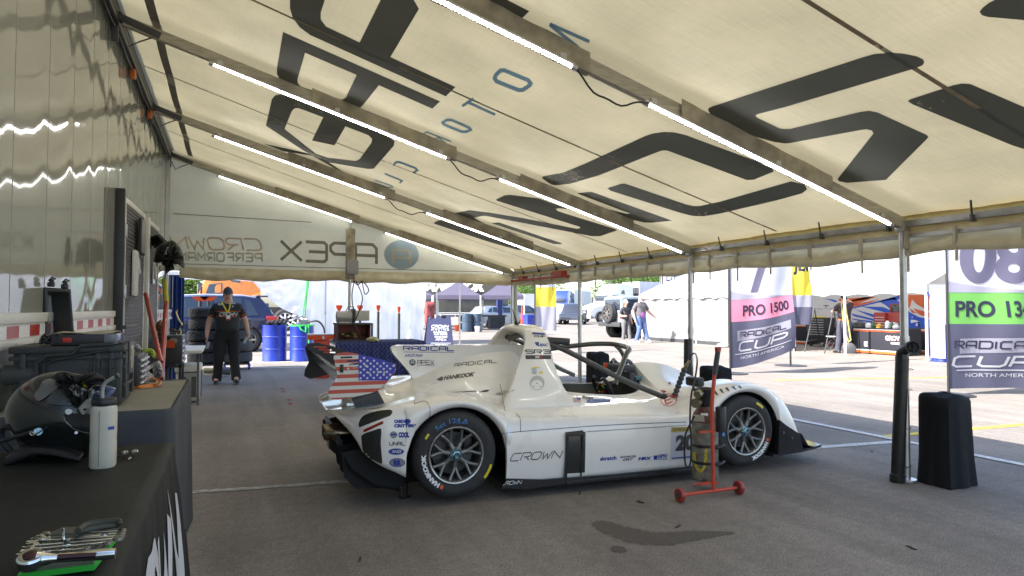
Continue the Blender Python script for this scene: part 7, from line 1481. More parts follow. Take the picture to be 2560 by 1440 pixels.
# drape pulled aside in front, edge running diagonally
dr = [(625, 697), (640, 712), (660, 735), (685, 757), (712, 775), (745, 788), (775, 797)]; top = [(625, 692), (650, 692), (680, 692), (705, 692), (730, 692), (755, 692), (782, 692)]; rows = []
for j in range(13):
    s = j/12; rows.append([YP(a[0]+(b[0]-a[0])*s, a[1]+(b[1]-a[1])*s+4*sin(s*pi)*sin(i*.5), Yc+.15+.09*sin(i*.9+s*7)+.05*sin(s*14-i*.4)) for i, (a, b) in enumerate(zip(cr([(x, y, 0) for x, y in top], 4), cr([(x, y, 0) for x, y in dr], 4)))])
mb = MB(); mb.grid(rows); mb.build('side_curtain', whitefab, wc, world=True, ang=80)
mb = MB(); p0, p1 = YP(769, 700, Yc-.05), YP(757, 790, Yc-.05); mb.tube([p0, YP(768, 722, Yc-.05)], .05, 6); mb.tube([YP(767, 720, Yc-.05), p1], .025, 5); mb.tube([YP(768, 722, Yc-.05), YP(763, 795, Yc-.05)], .015, 5); tag(mb.build('ratchet_strap', mat('bright_green_webbing', (.04, .6, .1), .6, 0, .1)), 'bright green ratchet strap hanging from the white canopy corner', 'strap')
p = gdist(713, 30); wt_ = thing('dark_trailer', 'dark trailer underside and pale steel wheel showing below the pulled aside white curtain', 'trailer', tuple(p)); wheel_mb(wt_, (0, 0, .75), (.1, .99, 0), .52, .35, mat('white_steel_rim', (.6, .6, .62), .4), 8)
mb = MB(); mb.box((p.x, p.y+1.6, 1.1), (9, 2.2, .5), rz=-.2); mb.build('chassis', blk, wt_, world=True)
# drums
def drum(px, dep_y, label, lid=None):
    p = G(px, dep_y); t = thing('steel_drum', label, 'drum', (p.x, p.y, 0), 0, 'blue steel drums')
    mb = MB(); r = .29; prof = [(r*.96, .0), (r, .01), (r, .02), (r*.98, .035)]
    for z in (.30, .60): prof += [(r*.98, z-.03), (r*.98, z-.015), (r*1.02, z), (r*.98, z+.015)]
    prof += [(r*.98, .86), (r*1.0, .875), (r*1.0, .885), (r*.95, .885), (r*.95, .87), (0, .87)]
    mb.lathe(prof, (p.x, p.y, 0), n=36); mb.build('shell', bluem, t, world=True, ang=30); return p, t
d1, _ = drum(686, 902, 'blue steel drum nearer the walking man with clutter on its lid'); d2, _ = drum(754, 902, 'blue steel drum with bright green webbing over its lid'); d3p = Vector((16.75, 10.8, 0))
p3 = G(2372, 907); drum(2360, 904, 'blue steel drum at the right end of the big white tent')
mb = MB()
for k in range(5): mb.cyl((d1.x-.2+.1*k, d1.y-.1+.05*(k % 2), .90), (d1.x-.1+.1*k, d1.y+.1, .95+.02*k), .05, n=12)
tag(mb.build('tool_clutter', mat('dark_clutter', (.04, .035, .03), .4, .4, .4, 20)), 'dark metal parts piled on the blue drum nearer the man', 'parts')
mb = MB(); rnd = random.Random(8)
mb.tube([Vector((d2.x-.1+.13*cos(i*.8), d2.y+.13*sin(i*.8), 1.02+.1*sin(i*.5))) for i in range(30)], .018, 6); mb.box((d2.x+.05, d2.y, .95), (.25, .2, .12)); tag(mb.build('hose_fittings', mat('silver_fittings', (.45, .45, .46), .3, .7, .3, 20)), 'coiled silver hose and fittings on the second blue drum', 'hose')
mb = MB(); mb.lathe([(.296, .86), (.297, .89), (.25, .895)], (d2.x, d2.y, 0), n=30, caps=False); mb.tube([Vector((d2.x-.1, d2.y-.3, .88)), Vector((d2.x-.05, d2.y-.33, .78)), Vector((d2.x+.05, d2.y-.33, .72)), Vector((d2.x+.06, d2.y-.31, .86))], .02, 5); mb.beam((d2.x+.12, d2.y-.30, .87), (d2.x+.13, d2.y-.31, .45), .012, .025); tag(mb.build('webbing', mat('bright_green_webbing', (.04, .6, .1))), 'bright green webbing strap draped over the second blue drum', 'strap')
mb = MB(); mb.tube(cr([Vector((d2.x+.1, d2.y-.1, .95)), Vector((d2.x+.35, d2.y-.2, .98)), Vector((d2.x+.5, d2.y-.2, .8)), Vector((d2.x+.52, d2.y-.2, .55))], 6), .022, 8); tag(mb.build('black_hose', blk), 'thick black hose curving down from the second blue drum', 'hose')
# tyre stacks on dollies
def stack(px, py, n, m, lab, tread=True, z0=.14, casters=True):
    p = G(px, py); t = []
    for k in range(n):
        z = z0+.235*k; rt = .31-.01*(k % 2); q = thing('tyre', f'{lab}, {["lowest", "second", "third", "fourth", "topmost"][k if k < n-1 else 4]} in its stack', 'tyre', (p.x+.01*sin(k*2.3), p.y, z), 0, 'stacked racing tyres')
        mb = MB(); c = Vector(q.location); mb.lathe([(.17, .01), (.24, -.0), (.285, .015), (rt, .04), (rt, .19), (.285, .215), (.24, .23), (.17, .22)], c, n=48, caps=False); mb.build('casing', m, q, world=True, ang=40)
        mb = MB(); mb.lathe([(.165, .02), (.16, .115), (.165, .21)], c, n=30, caps=False); mb.lathe([(0, .18), (.16, .18)], c, n=24); mb.build('rim', gun, q, world=True)
    if casters:
        dl = thing('tyre_dolly', f'low dolly on blue casters under the {lab.split(",")[0]}', 'dolly', (p.x, p.y, 0)); mb = MB(); mb.box((p.x, p.y, .115), (.5, .5, .03)); mb.build('deck', dgrey, dl, world=True)
        for sx in (-.24, .24):
            for sy in (-.24, .24): mb = MB(); mb.cyl((p.x+sx-.02, p.y+sy, .05), (p.x+sx+.02, p.y+sy, .05), .05, n=14); mb.box((p.x+sx, p.y+sy, .09), (.05, .07, .04)); mb.build('caster', bluem, dl, world=True)
    return p
def tread_mat():
    m = mat('treaded_rubber', (.016, .017, .018), .6, 0, .3, 20); n = m.node_tree; b = n.nodes['Principled BSDF']
    v = n.nodes.new('ShaderNodeTexVoronoi'); v.inputs['Scale'].default_value = 22; v.feature = 'DISTANCE_TO_EDGE'; tc = n.nodes.new('ShaderNodeTexCoord'); n.links.new(tc.outputs['Object'], v.inputs['Vector'])
    bp = n.nodes.new('ShaderNodeBump'); bp.inputs['Strength'].default_value = 1; bp.inputs['Distance'].default_value = .03; n.links.new(v.outputs[0], bp.inputs['Height']); n.links.new(bp.outputs[0], b.inputs['Normal']); return m
pA_ = stack(508, 925, 5, tread_mat(), 'treaded wet weather tyre at the left'); pB_ = stack(592, 922, 4, mat('slick_rubber', (.06, .06, .062), .75, 0, .15, 20), 'grey slick tyre behind the walking man')
for k, (px, dx) in enumerate(((505, 0), (517, .12))):
    q = Vector((pA_.x-.08+.16*k, pA_.y+.05, 1.33)); mb = MB(); mb.cyl(q, q+Vector((0, 0, .12)), .04, n=14); t = thing('orange_wedge_post', ['left', 'right'][k]+' orange topped post on the treaded tyre stack', 'post', tuple(q), 0, 'orange topped posts'); mb.build('tube', dgrey, t, world=True); mb = MB(); mb.prism([q+Vector((-.17, -.02, .21)), q+Vector((.17, -.02, .21)), q+Vector((.06, -.02, .11)), q+Vector((-.06, -.02, .11))], (0, .06, 0)); mb.build('wedge', orange_pl, t, world=True)
# orange wedge-topped posts behind the blanket table
for k, (px, pyt, pyb) in enumerate(((847, 763, 850), (900, 763, 780), (945, 763, 852), (997, 767, 852))):
    dep = 12.2; p = DP(px, pyb, dep); zt_ = DP(px, pyt, dep).z; p.z = .0; t = thing('orange_wedge_post', ['dark post with orange wedge left of the compressor', 'dark post with orange wedge right behind the compressor', 'dark post with orange wedge right of the rags', 'dark post with the narrowest orange wedge, rightmost of the row'][k], 'post', tuple(p), 0, 'orange topped posts')
    mb = MB(); mb.cyl(p, (p.x, p.y, zt_-.12), .024, n=14); mb.cyl((p.x, p.y, zt_-.25), (p.x, p.y, zt_-.235), .0255, n=14); mb.build('tube', dgrey, t, world=True)
    wv = (.055, .05, .035, .025)[k]; mb = MB(); mb.prism([Vector((p.x-wv, p.y-.01, zt_)), Vector((p.x+wv, p.y-.01, zt_)), Vector((p.x+wv, p.y-.01, zt_-.04)), Vector((p.x+.012, p.y-.01, zt_-.115)), Vector((p.x-.012, p.y-.01, zt_-.115)), Vector((p.x-wv, p.y-.01, zt_-.04))], (0, .03, 0)); mb.build('wedge', orange_pl, t, world=True)
# blanket covered table
bz_ = .86; tl, tr2 = DP(826, 852, (1.3-bz_)*F_PX/82), DP(1128, 862, (1.3-bz_)*F_PX/92)
bt = thing('blanket_table', 'long table covered with a navy quilted moving blanket behind the car\'s tail', 'table', ((tl.x+tr2.x)/2, tl.y, 0))
def quilt_mat():
    m = mat('navy_quilt', (.02, .03, .13), .9, 0, 0); n = m.node_tree; b = n.nodes['Principled BSDF']; tc = n.nodes.new('ShaderNodeTexCoord'); wv = n.nodes.new('ShaderNodeTexWave'); wv.wave_type = 'BANDS'; wv.bands_direction = 'X'; wv.inputs['Scale'].default_value = 5.5; wv.inputs['Distortion'].default_value = 0
    sp = n.nodes.new('ShaderNodeSeparateXYZ'); n.links.new(tc.outputs['Object'], sp.inputs[0]); pg = n.nodes.new('ShaderNodeMath'); pg.operation = 'PINGPONG'; pg.inputs[1].default_value = .035; ad0 = n.nodes.new('ShaderNodeMath'); ad0.operation = 'ADD'; n.links.new(sp.outputs[1], ad0.inputs[0]); n.links.new(sp.outputs[2], ad0.inputs[1]); n.links.new(ad0.outputs[0], pg.inputs[0])
    ad = n.nodes.new('ShaderNodeMath'); ad.operation = 'ADD'; n.links.new(sp.outputs[0], ad.inputs[0]); n.links.new(pg.outputs[0], ad.inputs[1]); cb = n.nodes.new('ShaderNodeCombineXYZ'); n.links.new(ad.outputs[0], cb.inputs[0]); n.links.new(cb.outputs[0], wv.inputs['Vector'])
    r = n.nodes.new('ShaderNodeValToRGB'); r.color_ramp.elements[0].color = (.012, .02, .09, 1); r.color_ramp.elements[1].color = (.045, .06, .22, 1); n.links.new(wv.outputs[0], r.inputs[0]); n.links.new(r.outputs[0], b.inputs['Base Color'])
    bp = n.nodes.new('ShaderNodeBump'); bp.inputs['Distance'].default_value = .02; bp.inputs['Strength'].default_value = .6; n.links.new(wv.outputs[0], bp.inputs['Height']); n.links.new(bp.outputs[0], b.inputs['Normal']); return m
x0, x1, y0_, y1_ = tl.x, tr2.x, tl.y-.45, tl.y+.3; rows = []; nn = 70
for i in range(nn+1):
    x = x0+(x1-x0)*i/nn; e = .03*sin(i*.7)+.02*sin(i*1.9); rows.append([Vector((x, y1_, bz_)), Vector((x, (y0_+y1_)/2, bz_+.004)), Vector((x, y0_+.03, bz_)), Vector((x, y0_, bz_-.03)), Vector((x, y0_-.02-e*.4, bz_-.25)), Vector((x, y0_-.03-e*.8, bz_-.55)), Vector((x, y0_-.02-e, .12+.03*sin(i*.3)))])
endc = [[Vector((x1+.04+.1*s*(1 if q.z < bz_-.01 else .2), q.y, min(q.z, bz_-.6*s))) for q in rows[-1]] for s in (.3, 1)]
mb = MB(); mb.grid(rows+endc); mb.build('moving_blanket', quilt_mat(), bt, world=True, ang=70); mb = MB(); mb.b2((x0+.03, y0_+.05, bz_-.04), (x1-.03, y1_-.02, bz_-.01)); mb.build('tabletop', white_plastic, bt, world=True)
for x in (x0+.15, x1-.15):
    for y in (y0_+.1, y1_-.1): mb = MB(); mb.cyl((x, y, 0), (x, y, bz_-.04), .015); mb.build('leg', dgrey, bt, world=True)
dt = (1.3-bz_)*F_PX/82
c = DP(886, 850, dt); cbx = thing('compressor_cart', 'open fronted red steel box on the blanket table carrying a grey compressor', 'cart', (c.x, c.y, bz_))
sx, zz = .235, DP(886, 808, dt).z
mb = MB(); mb.b2((c.x-sx, c.y, zz-.02), (c.x+sx, c.y+.35, zz)); mb.b2((c.x-sx, c.y, bz_+.005), (c.x+sx, c.y+.35, bz_+.02)); [mb.b2((c.x+s*sx-.012, c.y-.005, bz_+.005), (c.x+s*sx+.012, c.y+.02, zz)) for s in (-1, 1)]; mb.build('frame', dgrey, cbx, world=True)
mb = MB(); mb.b2((c.x-sx+.01, c.y+.3, bz_+.02), (c.x+sx-.01, c.y+.32, zz-.02)); [mb.b2((c.x+s*(sx-.02)-.004, c.y+.02, bz_+.02), (c.x+s*(sx-.02)+.004, c.y+.3, zz-.02)) for s in (-1, 1)]; mb.build('red_panels', mat('dark_red_panel', (.22, .03, .02), .5, 0, .2), cbx, world=True)
mb = MB(); rnd = random.Random(4)
for k in range(10): p = Vector((c.x+rnd.uniform(-.18, .18), c.y+.1+rnd.uniform(0, .1), bz_+.04+rnd.uniform(0, .07))); mb.sphere(p, rnd.uniform(.012, .03), 8, 6); mb.box(p+Vector((.02, 0, 0)), (.05, .03, .02), rz=rnd.random())
mb.build('fittings', mat('mixed_fittings', (.15, .13, .06), .35, .6, .6, 15), cbx, world=True)
cm = thing('compressor', 'grey and white compressor motor on top of the red box', 'compressor', (c.x, c.y, zz)); mb = MB(); mb.cyl((c.x-.22, c.y+.12, zz+.085), (c.x-.02, c.y+.12, zz+.085), .075, n=24); mb.b2((c.x-.2, c.y+.05, zz), (c.x, c.y+.2, zz+.02)); mb.build('motor', mat('motor_grey', (.42, .42, .43), .4, .3, .2, 20), cm, world=True); mb = MB(); mb.b2((c.x+.02, c.y+.05, zz+.03), (c.x+.21, c.y+.2, zz+.17), bev=.01); mb.build('head_box', mat('pale_box', (.5, .49, .45), .5, 0, .1), cm, world=True); mb = MB(); mb.b2((c.x-.02, c.y+.04, zz+.01), (c.x+.02, c.y+.2, zz+.19)); mb.tube([(c.x-.1, c.y+.1, zz+.16), (c.x-.07, c.y+.1, zz+.22), (c.x, c.y+.1, zz+.22), (c.x+.01, c.y+.1, zz+.17)], .006); mb.build('flange', dgrey, cm, world=True)
lump('folded_rags', [(916, 846), (930, 841), (943, 844), (948, 853), (930, 855), (916, 854)], dt-.1, .08, mat('white_yellow_rag', (.55, .55, .35), .9, 0, .3, 14), None, 21, 'folded white and yellow rags on the blanket table', 'rags')
for k, L in enumerate(([(886, 700), (880, 740), (884, 790), (880, 812)], [(890, 702), (906, 745), (893, 790), (886, 808), (900, 838)], [(905, 702), (912, 735), (922, 726), (915, 712), (910, 708)], [(884, 703), (894, 712), (905, 702)])):
    mb = MB(); mb.tube(cr([DP(x, y, dt-.05) for x, y in L], 6), .007, 6); tag(mb.build('hanging_cable', blk), 'black cable hanging from the far awning edge to the compressor', 'cable', 'cables hanging over the compressor')
# orange organiser case on its stand and a lower orange box
oc = DP(808, 858, 12.2); t = thing('orange_case', 'wide orange organiser case on an orange stand behind the black wing end plate', 'case', (oc.x, oc.y, 0))
zt1 = DP(808, 838, 12.2).z; zt0 = DP(808, 850, 12.2).z
mb = MB(); mb.b2((oc.x-.26, oc.y, zt0), (oc.x+.27, oc.y+.35, zt1), bev=.015); [mb.b2((oc.x-.24+.06*k, oc.y-.012, zt1-.03), (oc.x-.21+.06*k, oc.y, zt1-.005)) for k in range(9)]; mb.build('organiser', orange_pl, t, world=True)
mb = MB(); mb.b2((oc.x-.14, oc.y+.03, .0), (oc.x+.13, oc.y+.3, zt0-.002), bev=.02); [mb.b2((oc.x-.145, oc.y+.02, z), (oc.x+.135, oc.y+.03, z+.015)) for z in (.12, .3, .5)]; mb.build('stand', mat('orange_red_box', (.62, .06, .02), .45, 0, .1), t, world=True); mb = MB(); mb.b2((oc.x-.02, oc.y-.016, zt0+.02), (oc.x+.02, oc.y-.008, zt1-.02)); mb.build('catch', white_plastic, t, world=True); mb = MB(); mb.b2((oc.x-.26, oc.y, zt1), (oc.x+.27, oc.y+.35, zt1+.02), bev=.004); mb.build('clear_lid', mat('frosted_lid', (.5, .45, .42), .3), t, world=True)
# A-frame sign
sd = 15.6; A, B_, C__, D_ = [DP(x, y, sd+o) for x, y, o in ((1060, 905, -.35), (1138, 905, -.35), (1127, 796, 0), (1069, 797, 0))]
sg = thing('a_frame_sign', 'navy folding sign board with white lettering near the white curtain edge', 'sign', (A.x, A.y, 0))
mb = MB(); q = quadmap([A, B_, C__, D_]); back = Vector((.12, .7, 0)); mb.grid([[q(0, 0), q(1, 0)], [q(0, 1), q(1, 1)]]); mb.add([q(0, 0)+back, q(1, 0)+back, q(1, 1)+Vector((0, .04, 0)), q(0, 1)+Vector((0, .04, 0))], [(0, 1, 2, 3)])
for a, b in ((0, .12), (.36, .62), (.8, 1)): mb.add([q(a, 1), q(b, 1), q(b, 1.06), q(a, 1.06)], [(0, 1, 2, 3)])
board = mb.build('board', mat('navy_board', (.015, .02, .075), .5, 0, .05), sg, world=True, solid=.02, off=-1, flat=True)
bvS = on_surface(bvh_of([board]), .006)
for shp, Q in ((word('CROWN', 1.3, .28, .2, shear=.25), rq(1079, 813, 1121, 819)), (word('RACING', .9, .8, .18), rq(1079, 823, 1122, 826.5)), (btext('RADICAL', .05, .2), rq(1083, 829, 1118, 832)), (btext('CUP SEATS', .03), rq(1085, 833.5, 1118, 838)), (btext('AVAILABLE', .03), rq(1086, 840, 1118, 844)), (word('APEX', 1.3, .25, .16), rq(1090, 847, 1116, 852)), (rect(), rq(1077, 857.5, 1127, 858.4)), (rect(), rq(1079, 820.6, 1121, 821.2)), (btext('RENTAL', .03), rq(1088, 861, 1122, 866))): sticker('lettering', shp, Q, bvS, decal_white, board)
# ================================================================ items along the trailer, beyond the grey table
def on_floor(px, py): return G(px, py)
# white folding table
z = .74; a, b_ = G(458, 872, z), G(514, 867, z); t = thing('folding_table', 'small white folding table left of the walking man', 'table', ((a.x+b_.x)/2, a.y, 0))
xa2, xb2 = XW+.15, -.33; ya2, yb2 = 9.6, 10.9
mb = MB(); mb.b2((xa2, ya2, z-.04), (xb2, yb2, z), bev=.008); mb.build('tabletop', white_plastic, t, world=True)
for x in (xa2+.06, xb2-.05):
    for y in (ya2+.15, yb2-.15): mb = MB(); mb.cyl((x, y, 0), (x, y, z-.04), .013, n=10); mb.cyl((x, y, 0), (x, y, .02), .017, n=10); mb.build('leg', dgrey, t, world=True)
for y in (ya2+.15, yb2-.15): mb = MB(); mb.cyl((xa2+.06, y, .12), (xb2-.05, y, .12), .009, n=8); mb.build('brace', dgrey, t, world=True)
# grey cooler under it
p = Vector((-.50, 10.3, 0)); t = thing('cooler', 'grey and white upright cooler under the white folding table', 'cooler', tuple(p)); mb = MB(); mb.b2((p.x-.16, p.y-.3, .02), (p.x+.13, p.y+.2, .42), bev=.03); mb.build('body', grey_pl, t, world=True); mb = MB(); mb.b2((p.x-.18, p.y-.32, .425), (p.x+.15, p.y+.22, .52), bev=.03); mb.build('lid', white_plastic, t, world=True); mb = MB(); mb.b2((p.x-.1, p.y-.315, .1), (p.x-.04, p.y-.302, .36)); mb.b2((p.x+.03, p.y-.315, .1), (p.x+.09, p.y-.302, .36)); mb.build('ribs', dgrey, t, world=True); mb = MB(); mb.b2((p.x-.15, p.y-.318, .04), (p.x-.09, p.y-.304, .06)); mb.build('orange_tab', orange_pl, t, world=True)
# black tool box on stand with orange patch
x0b, x1b, yb_ = -.80, -.40, 7.75; zb0, zb1 = .60, 1.0
t = thing('black_tool_box', 'black tool box with an orange patch standing on a black steel frame', 'tool box', (-.6, 8.0, 0))
P0, P1 = DP(416, 913, 7.3), DP(455, 840, 7.3); mb = MB(); mb.b2((P0.x-.02, P0.y, P0.z), (P1.x, P0.y+.55, P1.z), bev=.01); mb.build('casing', blk, t, world=True)
mb = MB(); x0b, x1b, yb_ = P0.x-.02, P1.x, P0.y
for x in (x0b+.02, x1b-.02):
    for y in (yb_+.03, yb_+.5): mb.beam((x, y, .0), (x, y, P0.z), .025, .025)
mb.beam((x0b, yb_+.03, P0.z-.02), (x1b, yb_+.03, P0.z-.02), .025, .025); mb.build('stand', blk, t, world=True)
for k in range(5): z = P0.z+.03+k*.055; mb = MB(); mb.b2((x1b-.002, yb_+.02, z), (x1b+.014, yb_+.5, z+.018), bev=.002); mb.build('drawer_pull', chrome, t, world=True)
def flatq(nm, pts, m, par, th=.004): mb = MB(); mb.prism(pts, (0, -th, 0)); return mb.build(nm, m, par, world=True)
flatq('orange_patch', [DP(x, y, 7.29) for x, y in ((413.5, 869), (437, 870), (436.5, 853), (433, 851), (417, 851))], mat('orange_patch', (.70, .10, .03), .5), t); vs = [DP(433+11*cos(a), 852+7*sin(a), 7.295) for a in [2*pi*i/20 for i in range(20)]]; flatq('oval_badge', vs, mat('silver_badge', (.5, .5, .5), .3, .5), t, .002)
mb = MB(); [mb.cyl(DP(x, y, 7.4), DP(x+14, y+1, 7.4), .012, n=10) for x, y in ((424, 824), (440, 828), (428, 833))]; mb.tube(cr([DP(x, y, 7.45) for x, y in ((452, 838), (449, 820), (455, 812), (447, 800), (440, 780), (444, 776))], 5), .01, 6); tag(mb.build('gauge_fittings', mat('brass', (.5, .42, .22), .3, 1, .1)), 'brass and steel fittings on top of the black tool box', 'fittings')
mb = MB(); mb.tube([DP(456+4*cos(i*.7), 827+4*sin(i*.7), 7.45+.004*i) for i in range(30)], .008, 6); tag(mb.build('teal_hose', mat('teal_hose', (.03, .25, .27), .5)), 'coiled teal hose on the black tool box', 'hose')
# clutter: dark bag and gauge box behind the red bars, hanging monitor, cables, umbrella
lump('black_kit_bag', [(366, 818), (376, 808), (392, 812), (404, 826), (410, 850), (418, 872), (412, 930), (372, 930), (366, 880)], 7.9, .12, blk_matt, None, 31, 'black kit bag heaped behind the two red bars', 'bag')
lump('open_carton', [(392, 806), (404, 800), (412, 826), (404, 840), (390, 822)], 7.5, .05, mat('tan_orange_carton', (.30, .16, .08), .7, 0, .7, 20), None, 33, 'small tan and orange carton on top of the black kit bag', 'carton')
A, B_, C__, D_ = DP(369, 722, 8.2), DP(396, 735, 8.9), DP(403, 675, 8.9), DP(372, 672, 8.2)
t = thing('wall_monitor', 'flat screen monitor hung on the trailer side above the red bars', 'screen', tuple(A)); mb = MB(); mb.add([A, B_, C__, D_], [(0, 1, 2, 3)]); mb.build('screen', mat('blue_grey_screen', (.02, .03, .10), .08, 0, .3, 6, coat=1), t, world=True, solid=.03, off=1)
mb = MB(); mb.tube([D_, A], .02, 6); mb.tube([A, B_], .012, 6); mb.build('bezel', blk, t, world=True)
mb = MB(); mb.tube(cr([DP(x, y, 8.5) for x, y in ((376, 735), (378, 750), (376, 770), (384, 785), (382, 800), (378, 806))], 5), .008, 6); tag(mb.build('monitor_lead', blk), 'thin black lead hanging below the wall monitor', 'lead')
for k in range(5):
    a, b_ = DP(370+6*k, 599+6*k, 7.3), DP(398+5*k, 588+5.2*k, 7.0); mb = MB(); mb.cyl(a, b_, .017, n=10); tag(mb.build('rack_rod', blk), 'short black rod on the wall rack above the folded umbrella', 'rod', 'five black rods above the umbrella')
ump = DP(412, 700, 6.6); um = thing('folded_umbrella', 'black half folded umbrella hanging beside the trailer doors', 'umbrella', tuple(ump))
UP = [(383, 655), (390, 625), (402, 610), (420, 603), (432, 601), (446, 612), (455, 628), (460, 645), (461, 672), (452, 660), (444, 655), (440, 664), (434, 660), (436, 673), (424, 678), (416, 684), (408, 672), (402, 655), (396, 658)]
uo = lump('canopy_cloth', UP, 6.6, .10, mat('black_nylon', (.012, .016, .015), .5, 0, .3, 10, bump=1, bscale=9), um, 41); mb = MB(); mb.tube([DP(415, 680, 6.6), DP(413, 745, 6.55)], .011, 8); mb.sphere(DP(405, 670, 6.5), .03); mb.build('shaft', mat('pale_shaft', (.4, .38, .32), .4), um, world=True)
sticker('lettering', btext('AIRU', .04, .2), [(411, 637), (419, 617), (422, 619), (414, 639)], on_surface(bvh_of([uo]), .006), decal_white, uo)
# blue curtain with white strap, dark floor jack bottle
mb = MB(); a, b_ = DP(424, 700, 10.9), DP(461, 700, 11.2)
mb.grid([[a.lerp(b_, i/20)+Vector((0, .05*sin(i*1.1)+.02*sin(i*2.7), -a.z+z_)) for i in range(21)] for z_ in (.1, .6, 1.1, 1.5, 1.85)]); tag(mb.build('blue_curtain', mat('navy_curtain', (.025, .05, .17), .85, 0, .15, 5, trans=.25, tcol=(.03, .08, .35))), 'navy blue curtain hanging at the far left corner of the awning', 'curtain')
mb = MB(); a = DP(432, 690, 10.4); mb.beam(a, a-Vector((0, 0, .5)), .02, .005); tag(mb.build('white_strap', decal_white), 'thin white strap hanging in front of the navy curtain', 'strap')
p = G(556, 942); t = thing('bottle_jack', 'grey canister lying behind the walking man\'s legs', 'canister', tuple(p)); mb = MB(); mb.cyl(p+Vector((-.05, 0, .12)), p+Vector((.14, 0, .10)), .075, n=20); mb.build('canister', mat('slate_can', (.10, .11, .13), .4, .3, .1), t, world=True); mb = MB(); mb.cyl(p+Vector((-.32, 0, .13)), p+Vector((-.08, 0, .12)), .05, n=14); mb.tube([p+Vector((-.35, 0, .16)), p+Vector((-.3, -.05, .05)), p+Vector((-.1, -.06, .03))], .012); mb.build('pump', mat('brass', (.5, .42, .22), .3, 1, .1), t, world=True)
# ================================================================ grey pop-up canopies and black trailer
gfab = mat('lavender_grey_fabric', (.10, .09, .14), .75, 0, .08, 3, trans=.25, tcol=(.2, .18, .28))
def popup(pxl, pxr, dep, label, zt=2.1):
    a, b_ = gdist(pxl, dep), gdist(pxr, dep); W_ = (b_-a).length; t = thing('grey_canopy', label, 'canopy', tuple(a), 0, 'grey pop up canopies'); ux = (b_-a).normalized(); uy = Vector((-ux.y, ux.x, 0)); c = a+ux*W_/2+uy*W_/2
    ring = []; mb = MB(); hh = .95
    for s in (1, .66, .33, .06):
        row = []
        for e, (p, q) in enumerate(((a, b_), (b_, b_+uy*W_), (b_+uy*W_, a+uy*W_), (a+uy*W_, a))):
            for i in range(8): v = p.lerp(q, i/8); v = c+(v-c)*s; v.z = zt+hh*(1-s)**1.15; row.append(v)
        ring.append(row)
    skirt_ = [v-Vector((0, 0, .24)) for v in ring[0]]; mb.grid([skirt_]+ring, close=True); mb.add(ring[-1], [list(range(32))]); mb.build('roof', gfab, t, world=True, ang=40)
    for p in (a, b_, b_+uy*W_, a+uy*W_): mb = MB(); mb.beam(p, p+Vector((0, 0, zt)), .05, .05); mb.build('pole', white_plastic, t, world=True)
    return t
popup(1083, 1201, 39, 'grey pop up canopy behind the folding sign board'); popup(1203, 1311, 39.2, 'grey pop up canopy right of the other one, above the parked car'); popup(960, 1080, 39.4, 'grey pop up canopy mostly hidden behind the white curtain')
a, b_ = gdist(1010, 47), gdist(1243, 45); ux = (b_-a).normalized(); uy = Vector((-ux.y, ux.x, 0))
bt_ = thing('black_trailer', 'black race trailer with huge white letters behind the grey pop up canopies', 'trailer', tuple(a)); mb = MB(); mb.prism([a+Vector((0, 0, .9)), b_+Vector((0, 0, .9)), b_+uy*2.6+Vector((0, 0, .9)), a+uy*2.6+Vector((0, 0, .9))], (0, 0, 3.2)); bb = mb.build('box_body', mat('gloss_black_panel', (.018, .022, .026), .12, 0, .2, 3, bump=.5, bscale=1.2), bt_, world=True)
bbs = on_surface(bvh_of([bb]), .03); sticker('lettering', btext('HANKOOK', .06, .15), [(1040, 729), (1212, 729), (1220, 703), (1048, 703)], bbs, decal_white, bb)
for k in range(14): sticker('red_reflector' if k % 2 else 'white_reflector', rect(), rq(1085+11*k, 785.5, 1096+11*k, 788.5), bbs, refl_r if k % 2 == 0 or k % 3 else refl_w, bb)
mb = MB(); mb.b2((b_.x-.05, b_.y-.2, 0), (b_.x+.3, b_.y+.1, 4.2)); mb.build('end_post', navy_cloth, bt_, world=True)
def small(name, label, cat, m, f): mb = MB(); f(mb); return tag(mb.build(name, m), label, cat)
p = gdist(1180, 37); small('barrel_stack', 'dark blue grey barrels stacked under the grey canopies', 'barrels', mat('slate_blue_drum', (.04, .07, .11), .4, 0, .2), lambda mb: [mb.lathe([(.28, z), (.29, z+.05), (.27, z+.25), (.29, z+.45), (.28, z+.5)], p+Vector((dx, 0, 0)), n=18) for z in (0, .52) for dx in (-.3, .3)])
p4 = gdist(1194, 36); small('white_bucket', 'small white bucket with a red band beside a canopy pole', 'bucket', decal_white, lambda mb: mb.lathe([(.12, 0), (.15, .32), (.15, .34), (.14, .34)], p4, n=18))
p5 = gdist(1133, 38.5); small('white_rack', 'white tube rack with shelves beneath the grey canopy', 'rack', white_plastic, lambda mb: [mb.beam(p5+Vector((-.9, 0, z)), p5+Vector((.9, -.2, z)), .04, .05) for z in (.5, .95, 1.05)]+[mb.beam(p5+Vector((x, -.1, 0)), p5+Vector((x, -.1, 1.0)), .04, .04) for x in (-.8, .1, .8)])
p6 = gdist(1143, 37.8); small('orange_bucket', 'orange bucket under the white tube rack', 'bucket', orange_pl, lambda mb: mb.lathe([(.13, 0), (.15, .36), (.14, .36)], p6, n=16))
p7 = gdist(1150, 40); small('dark_workbench', 'dark cluttered workbench in the shade of the grey canopies', 'bench', mat('bench_dark', (.03, .035, .045), .6, 0, .5, 4), lambda mb: [mb.box(p7+Vector((1, .5, .85)), (4.4, .5, .1))]+[mb.box(p7+Vector((dx, .5, .45)), (s, .45, .8)) for dx, s in ((-.8, .6), (.6, .9), (2.6, 1.0))])
